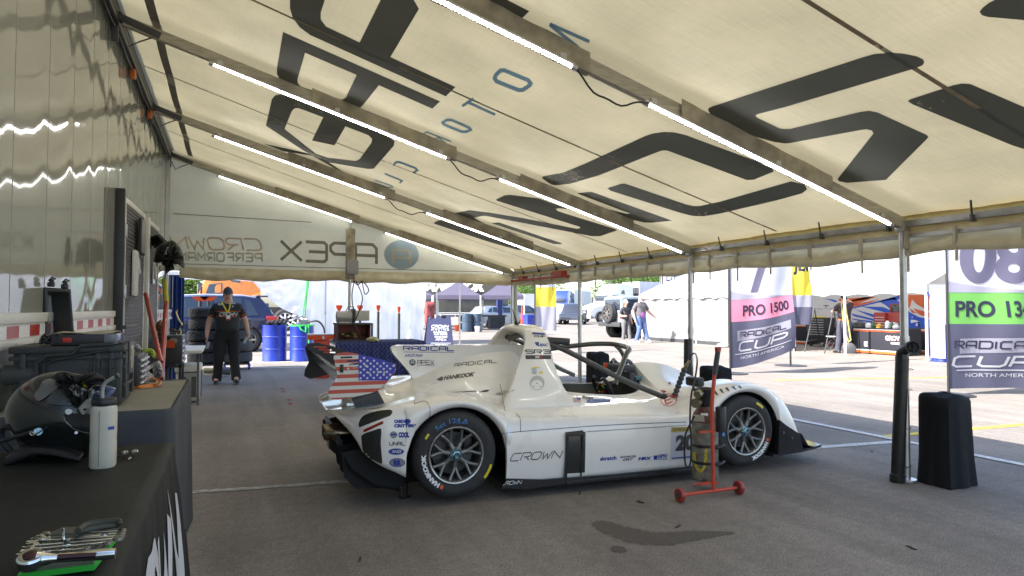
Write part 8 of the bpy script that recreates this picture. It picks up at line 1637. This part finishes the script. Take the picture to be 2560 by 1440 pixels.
p8 = gdist(1074, 37); small('red_machine', 'red and grey machine at the edge of the white curtain', 'machine', mat('red_grey_machine', (.25, .05, .05), .5, 0, .8, 3), lambda mb: [mb.box(p8+Vector((0, 0, 1.0)), (.5, .4, 1.3), bev=.08), mb.cyl(p8+Vector((-.2, -.1, 1.5)), p8+Vector((.2, -.1, 1.5)), .18)])
p9 = gdist(1325, 33); t = thing('wheelie_bin', 'blue plastic wheelie bin standing in front of the black parked car', 'bin', tuple(p9)); mb = MB(); mb.prism([p9+Vector((-.22, -.25, .05)), p9+Vector((.22, -.25, .05)), p9+Vector((.22, .25, .05)), p9+Vector((-.22, .25, .05))], (0, 0, .1)); mb.grid([[p9+Vector((sx*w_, sy*w_*1.1, z)) for sx, sy in ((-1, -1), (1, -1), (1, 1), (-1, 1))] for z, w_ in ((.1, .22), (.95, .28))], close=True); mb.build('tub', bluem, t, world=True); mb = MB(); mb.box(p9+Vector((0, 0, .98)), (.6, .66, .06), bev=.02); mb.build('lid', bluem, t, world=True)
p10 = gdist(1305, 36); small('orange_marker', 'tall thin orange marker cone near the blue bin', 'cone', orange_pl, lambda mb: mb.lathe([(.20, 0), (.20, .03), (.10, .05), (.02, 1.5), (0, 1.52)], p10, n=12))
# ================================================================ feather flags
def flag(name, label, base, hd, W_, H, cols, z0, curve, m_pole=blk, lean=0, grp='feather flags on poles', lift=0):
    """cols: list of (t0,t1,material) bands from the bottom; hd heading of the cloth away from the pole"""
    b = Vector(base); u = Vector((cos(hd), sin(hd), 0)); n = Vector((-u.y, u.x, 0)); t = thing(name, label, 'flag', tuple(b), 0, grp)
    mb = MB(); mb.tube([b, b+Vector((lean*.5, 0, z0)), b+Vector((lean, 0, z0+H))], [.022, .02, .014], 8); mb.lathe([(.35, 0), (.35, .012), (.05, .03), (0, .03)], b, n=18); mb.build('pole', m_pole, t, world=True)
    def P(s, v): 
        x = s*W_*curve(v); return b+Vector((lean*(z0+v*H)/(z0+H), 0, z0+v*H))+u*x+n*(.06*sin(s*5+v*4)+.025*sin(s*13-v*7)+.04*sin(v*11+s*3))*min(1, s*3)+Vector((0, 0, lift*s**1.8*max(0, 1-v*1.6)))
    first = None
    for t0, t1, m in cols:
        mb = MB(); k = max(2, int((t1-t0)*30)); mb.grid([[P(s/16, t0+(t1-t0)*j/k+(.0 if t0 > 0 or j > 0 else 0)) for s in range(17)] for j in range(k+1)]); o = mb.build('flag_cloth', m, t, world=True, ang=80)
    def put(nm, shp, s0, s1, v0, v1, m, side=-1, step=(.05, .1), off=.004):
        vs, fs = slice2d(shp[0], shp[1], step); out = [P(s0+(s1-s0)*v.x, v0+(v1-v0)*v.y)+n*side*(off+v.z) for v in vs]; q = MB(); q.add(out, fs); q.build(nm, m, t, world=True, flat=True)
    return t, put, P
def fc(nm, col, tr_=.5): return mat(nm, col, .7, 0, .04, 3, trans=tr_, tcol=col)
f_wh, f_gr, f_dk, f_pk, f_gn, f_lv = fc('flag_white', (.62, .62, .66)), fc('flag_grey', (.35, .34, .42)), fc('flag_navy_grey', (.10, .10, .15)), fc('flag_pink', (.75, .25, .35)), fc('flag_green', (.17, .45, .10)), fc('flag_lilac', (.42, .41, .50)); ftx = mat('flag_print', (.02, .02, .05), .7, 0, 0, trans=.3, tcol=(.05, .05, .12)); f_yl = fc('flag_yellow', (.75, .62, .06))
def banner(base, hd, W_, pyb, pyt_band, colr, number, word2, z0, H, label, vb, lift=0, X=(.18, .84, .2, .92, .16, .95)):
    t, put, P = flag('feather_flag', label, base, hd, W_, H, [(0, vb[0], f_dk), (vb[0], vb[1], colr), (vb[1], 1, f_wh)], z0, lambda v: 1-.35*max(0, v-.7)/.3, lift=lift)
    put('panel', ([Vector((0, 0, 0)), Vector((1, .15, 0)), Vector((1, 1, 0)), Vector((0, .9, 0))], [(0, 1, 2, 3)]), .12, .92, vb[2], vb[3], f_lv)
    put('lettering', word('RADICAL', 1.25, .35, .2), X[0], X[1], vb[2]+(vb[3]-vb[2])*.32, vb[2]+(vb[3]-vb[2])*.74, ftx, off=.010)
    put('lettering', word('CUP', 1.5, .35, .2, shear=.2), X[0]-.03, X[1]+.02, vb[4], vb[5], f_wh, off=.008); put('rule', rect(), .08, .92, vb[4]-.022, vb[4]-.016, f_wh, off=.008)
    put('lettering', btext('NORTH AMERICA', .0), .18, .82, vb[4]-.055, vb[4]-.036, f_wh, off=.008)
    put('lettering', btext(word2, .03), X[2], X[3], vb[0]+(vb[1]-vb[0])*.22, vb[0]+(vb[1]-vb[0])*.74, ftx, off=.010)
    put('swoosh', ([Vector((0, 0, 0)), Vector((1, 0, 0)), Vector((.55, .35, 0)), Vector((.25, .6, 0)), Vector((0, 1, 0))], [(0, 1, 2, 3, 4)]), 0, 1, vb[1], vb[1]+.06, f_lv, off=.005)
    put('lettering', btext(number, .04, 0 if number != '1' else .4), X[4], X[5], vb[1]+.045, vb[1]+.045+.26, fc('flag_num', (.17, .16, .24)), off=.010)
    return t
b68 = G(2372, 988); d68 = depth(b68)
z68 = DP(2385, 972, d68).z; zt68 = DP(2385, 660, d68).z
vz = lambda y, z0, H, d: (DP(2385, y, d).z-z0)/H
H68 = 3.0
banner((b68.x, b68.y, 0), R(-20), 1.75, 0, 0, f_gn, '08', 'PRO 1340', z68, H68, 'feather flag with green band lettered PRO 1340 at the right edge', [vz(810, z68, H68, d68), vz(731, z68, H68, d68), vz(885, z68, H68, d68), vz(843, z68, H68, d68), vz(917, z68, H68, d68), vz(892, z68, H68, d68)], X=(.07, .78, .07, .84, .12, .77))
b15 = G(1826, 934); d15 = depth(b15); z15 = DP(1830, 921, d15).z; H15 = 3.1
v2 = lambda y: (DP(1830, y, d15).z-z15)/H15
banner((b15.x, b15.y, 0), R(-23), 1.30, 0, 0, f_pk, '1', 'PRO 1500', z15, H15, 'feather flag with pink band lettered PRO 1500 beyond the front wheel', [v2(805), v2(750), v2(855), v2(825), v2(880), v2(858)], lift=.42, X=(.18, .84, .2, .92, .32, .62))
def plainflag(px, py, hd, W_, H, z0, cols, label, txt=None, dist=None, lean=0):
    b = G(px, py) if dist is None else gdist(px, dist); t, put, P = flag('feather_flag', label, (b.x, b.y, 0), hd, W_, H, cols, z0, lambda v: 1-.5*max(0, v-.5), lean=lean)
    for q in (txt or ()): put('lettering', *q)
    return t
plainflag(1337, 0, R(-20), .62, 3.0, .67, [(0, .23, f_gr), (.23, .42, f_yl), (.42, .5, f_wh), (.5, 1, f_yl)], 'yellow and grey feather flag left of the white SUV', dist=19)
plainflag(1643, 848, R(-15), 1.0, 3.6, .72, [(0, .17, f_dk), (.17, .28, f_lv), (.28, 1, f_wh)], 'slim white feather flag lettered CUP in front of the big white tent', [(btext('CUP', .05, .2), .2, .9, .06, .10, f_wh), (rect(), .15, .95, .11, .145, f_lv), (btext('DE', 0), .3, .8, .5, .62, ftx)], lean=.25)
plainflag(1822, 868, R(-10), .9, 4.0, .9, [(0, .16, f_dk), (.16, 1, f_wh)], 'white feather flag on a slim pole just behind the pink banded flag', [(rect(), .1, .3, .2, .9, f_yl)])
plainflag(1975, 0, R(-12), .52, 3.4, .95, [(0, .12, f_dk), (.12, .2, f_gr), (.2, 1, f_yl)], 'narrow yellow feather flag just right of the pink banded flag', [(btext('JEN', .05), .2, .95, .34, .44, ftx)], dist=15.2)
# ================================================================ big white tent
X0, X1, YA, YB = 16.2, 22.0, 11.05, 23.6; ez, rz_ = 1.95, 4.3
tent = thing('marquee', 'big white marquee tent on white poles right of the off roader', 'tent', (X0, YA, 0))
tf = mat('white_marquee_vinyl', (.74, .74, .76), .6, 0, .04, 2, bump=.2, bscale=2, trans=.25, tcol=(.7, .7, .72))
mb = MB(); rows = []
for j in range(61):
    y = YA+(YB-YA)*j/60; rows.append([Vector((X0-.05+(X1-X0)*s, y, ez+(rz_-ez)*s-.06*sin(pi*((j % 10)/10))*sin(pi*s))) for s in [i/14 for i in range(15)]])
mb.grid(rows); rows = []
for j in range(121): y = YA+(YB-YA)*j/120; sc_2 = .06*abs(sin(pi*j/7.5)); rows.append([Vector((X0-.06+.02*sin(j*.8), y, ez)), Vector((X0-.09+.03*sin(j*1.1), y, ez-.12)), Vector((X0-.07+.03*sin(j*.9), y, ez-.27+sc_2))])
mb.grid(rows); mb.build('roof', tf, tent, world=True, ang=50)
mb = MB(); wallm = mat('shade_toned_tent_wall', (.27, .265, .26), .7, 0, .08, 2, bump=.4, bscale=2.5, trans=.2, tcol=(.3, .3, .3))  # white wall fabric, its shade put into the colour as grey
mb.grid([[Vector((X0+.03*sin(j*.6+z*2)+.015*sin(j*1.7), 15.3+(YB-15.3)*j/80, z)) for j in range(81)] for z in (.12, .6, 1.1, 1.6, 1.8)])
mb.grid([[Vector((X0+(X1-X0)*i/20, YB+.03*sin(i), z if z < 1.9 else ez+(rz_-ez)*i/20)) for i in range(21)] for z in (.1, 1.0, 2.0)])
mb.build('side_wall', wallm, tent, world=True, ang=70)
mb = MB(); mb.b2((X0-.03, 15.3, .0), (X0+.03, YB, .13)); mb.build('dark_hem', dgrey, tent, world=True)
mb = MB(); mb.grid([[Vector((X0+.03*sin(j*1.3), YA-.05-.35*j/10, .1+z)) for j in range(11)] for z in (0, .8, 1.7)]); mb.grid([[Vector((X0+(X1-X0)*i/12, YA-.02+.05*sin(i*2), z)) for i in range(13)] for z in (.05, 1.0, 1.95)]); mb.build('end_curtain', tf, tent, world=True, ang=70)
for y in (YA+.05, 13.5, 15.35, 17.6, 20.0, YB-.05): mb = MB(); mb.cyl((X0-.0, y, 0), (X0, y, ez), .035, n=14); mb.build('pole', mat('white_pole', (.75, .75, .78), .35, .1), tent, world=True)
mb = MB(); mb.beam((X0-.02, YA, ez-.2), (X0+.6, YA-.35, .25), .03, .03); mb.build('guy_strap', bluem, tent, world=True)
# graphic trailer behind the tent
def wedge_mat():
    return None
gt = thing('graphic_trailer', 'white trailer painted with blue and orange shards inside the big white tent', 'trailer', (X1, YA, 0))
mb = MB(); mb.b2((X1+.02, 6.5, .5), (X1+2.6, YB+3, 4.2)); gside = mb.build('box_body', mat('warm_white_side', (.62, .61, .58), .35, 0, .03), gt, world=True)
gs = lambda P, m, o=.004: (lambda pts: (MB().add([Vector((X1+.02-o, q.y, q.z)) for q in pts], [list(range(len(pts)))]).build('shard', m, gside, world=True, flat=True)))([XP(x, y, X1) for x, y in P])
og, bg_ = mat('orange_vinyl', (.62, .12, .03), .35), mat('cobalt_vinyl', (.03, .10, .52), .35)
def S6(p): return [(1990+x*.14453, 740+y*.14453) for x, y in p]
for P, m in (([(720, 50), (1350, 10), (1200, 60), (860, 110), (760, 90)], og), ([(860, 180), (1450, 50), (1300, 110), (920, 215)], og), ([(700, 130), (830, 100), (1180, 20), (1400, 10), (1250, 60), (900, 200), (780, 210)], og), ([(1750, -20), (2300, -20), (2300, 260), (2090, 150), (2000, 60), (1960, 200), (1860, 170)], og), ([(2020, 210), (2300, 290), (2300, 380), (2150, 330), (2100, 300)], og), ([(1960, 210), (2090, 300), (2000, 290)], og),
             ([(880, 225), (1780, -10), (1800, 60), (1600, 70), (900, 240)], bg_), ([(1430, 90), (1700, 20), (1960, 280), (2110, 360), (2300, 400), (2300, 560), (1900, 560), (1700, 300), (1560, 170)], bg_), ([(1120, 180), (1500, 190), (1760, 300), (1700, 330), (1400, 250)], bg_), ([(1000, 230), (1380, 330), (1700, 420), (1690, 460), (1380, 390)], bg_), ([(940, 300), (1400, 410), (1380, 440), (1000, 350)], bg_), ([(960, 390), (1350, 440), (1340, 470), (980, 410)], bg_), ([(930, 440), (1100, 500), (1000, 510)], bg_), ([(470, 40), (640, 60), (720, 90), (660, 110), (690, 150), (650, 100), (600, 80)], bg_), ([(560, 300), (720, 320), (700, 330)], bg_)): gs(S6(P), m)
for P in ([(1980, 410), (2040, 415), (2150, 440), (2020, 460), (1985, 470)], [(1990, 370), (2010, 350), (2020, 375)], [(2070, 480), (2100, 465), (2100, 520), (2070, 520)]): gs(S6(P), decal_white, .012)
# tables with branded skirts
skirtm = mat('black_table_skirt', (.014, .014, .022), .8, 0, .15, 4); 
def skirted(pxl, pxr, xw_, label, h=.76, y=None):
    a, b_ = XP(pxl, 850, xw_), XP(pxr, 850, xw_); t = thing('skirted_table', label, 'table', (xw_, (a.y+b_.y)/2, 0), 0, 'black skirted tables in the marquee'); mb = MB(); ya_, yb_2 = max(a.y, b_.y), min(a.y, b_.y)
    mb.b2((xw_, yb_2, .02), (xw_+.7, ya_, h), bev=.03); o = mb.build('cloth', skirtm, t, world=True)
    for z0_, z1_, m in ((h-.10, h-.055, og), (h-.055, h-.03, decal_white), (.10, .125, decal_white), (.03, .10, og)): q = MB(); q.b2((xw_-.006, yb_2+.02, z0_), (xw_-.002, ya_-.02, z1_)); q.build('stripe', m, o, world=True)
    return t, o, ya_, yb_2
t, o, ya_, yb_2 = skirted(2133, 2262, 17.3, 'black skirted table with pink lettering in front of the red tool cabinet')
def plate_text(txt, x, y0_, y1_, z0_, z1_, m, par, shp=None):
    vs, fs = shp or btext(txt, .04); mb = MB(); mb.add([Vector((x-.012, y0_+(y1_-y0_)*v.x, z0_+(z1_-z0_)*v.y)) for v in vs], fs); mb.build('lettering', m, par, world=True, flat=True)
ga, gb = XP(2214, 850, 17.3).y, XP(2256, 850, 17.3).y
plate_text('GROVE', 17.3, ga, gb, .42, .56, mat('pink_white', (.75, .5, .5)), o); plate_text('RACING', 17.3, XP(2228, 850, 17.3).y, XP(2250, 850, 17.3).y, .32, .38, decal_white, o); plate_text('E', 17.3, XP(2161, 850, 17.3).y, XP(2169, 850, 17.3).y, .22, .36, decal_white, o)
skirted(2268, 2320, 18.6, 'black skirted table behind the dark draped folding chair'); skirted(1978, 2016, 19.6, 'black skirted table left of the black tool chest'); skirted(2062, 2132, 19.8, 'black skirted table behind the orange shirted person')
# black tool chest, red cabinet
a, b_ = XP(2017, 850, 18.9), XP(2062, 850, 18.9); t = thing('roller_cabinet', 'wide black roller cabinet with pale drawer edges inside the marquee', 'cabinet', (18.9, a.y, 0)); mb = MB(); mb.b2((18.9, min(a.y, b_.y), .15), (19.4, max(a.y, b_.y), 1.02), bev=.01); mb.build('carcass', blk, t, world=True)
for k in range(7): mb = MB(); mb.b2((18.885, min(a.y, b_.y)+.04, .42+.085*k), (18.899, max(a.y, b_.y)-.04, .435+.085*k)); mb.build('drawer_edge', mat('pale_edge', (.6, .6, .6), .4), t, world=True)
mb = MB(); mb.b2((18.88, min(a.y, b_.y)+.3, 1.02), (19.3, max(a.y, b_.y)-.0, 1.06)); mb.build('yellow_tray', decal_yellow, t, world=True)
for y in (min(a.y, b_.y)+.1, max(a.y, b_.y)-.1): mb = MB(); mb.cyl((19.0, y-.02, .07), (19.0, y+.02, .07), .07, n=12); mb.build('caster', dgrey, t, world=True)
a, b_ = XP(2190, 850, 19.2), XP(2240, 850, 19.2); zz0, zz1, zz2 = XP(2200, 825, 19.2).z, XP(2200, 781, 19.2).z, XP(2220, 759, 19.2).z
t = thing('red_tool_cabinet', 'tall red tool cabinet with its lid open behind the skirted table', 'cabinet', (19.2, a.y, 0)); ya3, yb3 = max(a.y, b_.y), min(a.y, b_.y)
mb = MB(); mb.b2((19.2, yb3+.0, .1), (19.7, ya3-.3, zz1), bev=.01); mb.b2((19.12, yb3+.3, zz0+.02), (19.5, ya3, zz1), bev=.01); mb.build('carcass', redm, t, world=True)
mb = MB(); mb.b2((19.5, yb3, zz1), (19.53, ya3-.28, zz2), bev=.005); ld = mb.build('lid', redm, t, world=True); mb = MB(); mb.b2((19.49, yb3+.05, zz1+.03), (19.499, ya3-.33, zz2-.03)); mb.build('lid_foam', mat('grey_foam_tools', (.10, .12, .11), .7, 0, .8, 12), ld, world=True)
for k in range(5): mb = MB(); mb.b2((19.105, yb3+.34, zz0+.06+k*.085), (19.118, ya3-.04, zz0+.08+k*.085)); mb.build('drawer_edge', mat('pale_edge', (.6, .6, .6)), t, world=True)
for k, (px, w_, h_, m, nm) in enumerate(((2137, .10, .12, dgrey, 'dark helmet'), (2150, .16, .20, dgrey, 'dark jacket'), (2172, .09, .14, decal_white, 'white container'), (2183, .05, .2, mat('green_bottle', (.03, .1, .04), .3), 'green bottle'), (2198, .08, .13, mat('amber_jar', (.6, .35, .05), .3), 'amber jar'), (2219, .07, .22, decal_white, 'white bottle'), (2230, .04, .2, mat('green_bottle', (.03, .1, .04)), 'slim green bottle'), (2240, .09, .10, decal_white, 'white tub'))):
    q = XP(px, 840, 17.5); mb = MB(); mb.lathe([(w_*.9, 0), (w_, .02), (w_, h_*.7), (w_*.5, h_*.9), (w_*.4, h_), (0, h_)], (17.5, q.y, .765), n=14); tag(mb.build('bench_item', m), nm+' standing on the skirted table in the marquee', 'container')
# folding chairs
def chair(px, py, rz, label, cloth=None):
    p = G(px, py); t = thing('folding_chair', label, 'chair', (p.x, p.y, 0), rz, 'folding chairs at the marquee'); fm = mat('grey_chair_tube', (.10, .10, .12), .4, .5); sm = cloth or mat('beige_chair_pad', (.62, .60, .56), .6)
    for s in (-1, 1):
        mb = MB(); mb.tube([(s*.21, .28, 0), (s*.20, .0, .45), (s*.20, -.12, .70), (s*.19, -.18, .92)], .012, 8); mb.build('front_leg', fm, t); mb = MB(); mb.tube([(s*.19, -.24, 0), (s*.19, .18, .45)], .012, 8); mb.build('rear_leg', fm, t)
    mb = MB(); mb.cyl((-.2, .2, .12), (.2, .2, .12), .008, n=8); mb.cyl((-.19, -.17, .1), (.19, -.17, .1), .008, n=8); mb.build('stretcher', fm, t)
    mb = MB(); mb.box((0, .05, .45), (.40, .38, .03), bev=.012); mb.build('seat', sm, t)
    mb = MB(); rows = []
    for j in range(7): f = j/6; w_ = .20*math.sqrt(max(.12, 1-(abs(f-.5)*2)**3*.8)); rows.append([Vector((w_*(i/4-1), -.13-.055*f-.02*(1-(i/4-1)**2), .66+.26*f)) for i in range(9)])
    mb.grid(rows); mb.build('backrest', sm, t, solid=.02)
    return t
chair(2228, 882, R(120), 'beige folding chair right in front of the table with pink lettering'); chair(2090, 877, R(60), 'beige folding chair behind the person in orange'); chair(2312, 868, R(215), 'folding chair with a dark jacket over its back beside the right tent pole', blk_matt); chair(2252, 872, R(200), 'dark folding chair partly hidden by the nearest awning pole', blk_matt)
# tripod stands with a bar
st = thing('trestle_stand', 'tall thin black trestle stand with cross bar in front of the marquee', 'stand', tuple(G(2045, 878)))
for a, top_, b_ in (((2011, 880), (2036, 771), (2051, 862)), ((2061, 884), (2084, 771), (2098, 860))):
    d0 = depth(G(a[0], a[1])); P0, P1, PT = G(*a), G(b_[0], b_[1]), DP(top_[0], top_[1], d0)
    for q in (P0, P1): mb = MB(); mb.tube([q, PT], .018, 8); mb.build('leg', dgrey, st, world=True)
    mb = MB(); mb.tube([P0.lerp(PT, .25), P1.lerp(PT, .2)], .009, 6); mb.build('brace', dgrey, st, world=True)
mb = MB(); mb.tube([DP(2036, 771, depth(G(2011, 880))), DP(2084, 771, depth(G(2061, 884)))], .018, 8); mb.tube([DP(2065, 771, 19.8), DP(2065, 764, 19.8)], .015, 6); mb.tube([DP(2059, 764, 19.8), DP(2071, 764, 19.8)], .015, 6); mb.build('cross_bar', dgrey, st, world=True)
p = G(2121, 884); t = thing('hand_truck', 'hand truck with yellow rails leaning beside the person in orange', 'hand truck', tuple(p)); dd = depth(p)
mb = MB(); mb.tube([DP(2103, 754, dd), DP(2112, 830, dd), DP(2122, 855, dd), DP(2127, 850, dd), DP(2113, 760, dd)], .02, 8); mb.build('rails', mat('olive_yellow_tube', (.45, .42, .12), .5), t, world=True); mb = MB(); mb.lathe([(.17, 0), (.2, .02), (.2, .06), (.17, .08)], DP(2122, 873, dd), (.8, .6, 0), n=20); mb.build('wheel', dgrey, t, world=True)
# pole weights, small kit outside the marquee
small('concrete_foot', 'white plastic weight at the foot of a flag pole before the marquee', 'weight', white_plastic, lambda mb: mb.lathe([(.25, 0), (.25, .06), (.08, .12), (0, .12)], G(1811, 865), n=16))
# ================================================================ trees, far trailers, lamp post
def leaf_tree(c, H, Rr, label, seed, n=2600):
    rnd = random.Random(seed); t = thing('tree', label, 'tree', (c.x, c.y, 0), 0, 'leafy trees beyond the parking')
    mb = MB(); mb.tube([(c.x, c.y, 0), (c.x+.1, c.y, H*.35), (c.x, c.y, H*.7)], [.35, .26, .1], 8)
    for k in range(6): a = k*1.05; mb.tube([(c.x, c.y, H*(.3+.05*k)), (c.x+Rr*.6*cos(a), c.y+Rr*.6*sin(a), H*(.55+.05*k))], [.14, .04], 6)
    mb.build('trunk', mat('bark', (.08, .06, .045), .9, 0, .3), t, world=True)
    clumps = [(Vector((c.x+rnd.gauss(0, .42)*Rr, c.y+rnd.gauss(0, .42)*Rr, H*.62+rnd.gauss(0, .17)*H)), rnd.uniform(.22, .42)*Rr) for _ in range(26)]; vs, fs = [], []
    for i in range(n):
        q, r = clumps[rnd.randrange(26)]; v = Vector((rnd.gauss(0, 1), rnd.gauss(0, 1), rnd.gauss(0, 1))).normalized()*r*rnd.random()**.35; p = q+v; s = rnd.uniform(.14, .30); a = Vector((rnd.uniform(-1, 1), rnd.uniform(-1, 1), rnd.uniform(-.6, 1))).normalized(); d_, u_, v_ = fr((0, 0, 0), a)
        k = len(vs); vs += [p-u_*s, p-v_*s*.6, p+u_*s, p+v_*s*.6]; fs.append((k, k+1, k+2, k+3))
    me = bpy.data.meshes.new('crown'); me.from_pydata([tuple(rootm(t).inverted() @ v) for v in vs], [], fs); me.materials.append(MATS.get('foliage') or mat('foliage', (.085, .15, .03), .7, 0, .45, .6, trans=.35, tcol=(.16, .28, .04))); o = bpy.data.objects.new('crown', me); COL.objects.link(o); o.parent = t
tl_ = [(1545, 135, 9.2, 4.6), (1568, 140, 10.2, 5), (1592, 132, 9.6, 4.8), (1618, 138, 10.4, 5.2), (1646, 134, 9.8, 5), (1672, 140, 10.2, 5), (1698, 136, 9.6, 4.6), (1312, 150, 8.0, 5), (1334, 145, 9.0, 5), (1296, 155, 6.0, 4.5), (740, 120, 6.5, 4), (476, 110, 8, 4)]
nm_ = ['leafy tree at the left end of the tree row above the grey trailer', 'second leafy tree from the left above the grey trailer', 'third leafy tree above the grey trailer', 'middle leafy tree above the grey trailer', 'third leafy tree from the right end of the row', 'second leafy tree from the right end of the row', 'leafy tree at the right end of the row beside the slim flag', 'leafy tree left of the yellow flag', 'leafy tree directly behind the yellow flag', 'low leafy tree just right of the far awning corner pole', 'leafy tree between the orange truck and the white curtain', 'leafy tree left of the orange truck']
for k, (px, dd, H_, r_) in enumerate(tl_): leaf_tree(gdist(px, dd), H_, r_, nm_[k], 50+k)
p = gdist(1524, 110); t = thing('lamp_post', 'slim grey lamp post beyond the white truck', 'lamp post', tuple(p)); mb = MB(); mb.cyl(p, p+Vector((0, 0, 6.3)), .10, n=8); mb.build('post', grey_pl, t, world=True); mb = MB(); mb.box(p+Vector((-.5, 0, 6.3)), (.9, .3, .12)); mb.box(p+Vector((.5, 0, 6.3)), (.9, .3, .12)); mb.build('lamp_head', grey_pl, t, world=True)
p = gdist(1327, 95); small('white_container', 'plain white container block beyond the black parked car', 'container', mat('white_wall', (.72, .72, .74), .6), lambda mb: [mb.box(p+Vector((0, 0, 1.7)), (5, 3, 3.4), rz=.3), mb.box(p+Vector((0, -1.6, 3.35)), (5.1, .1, .15), rz=.3)])
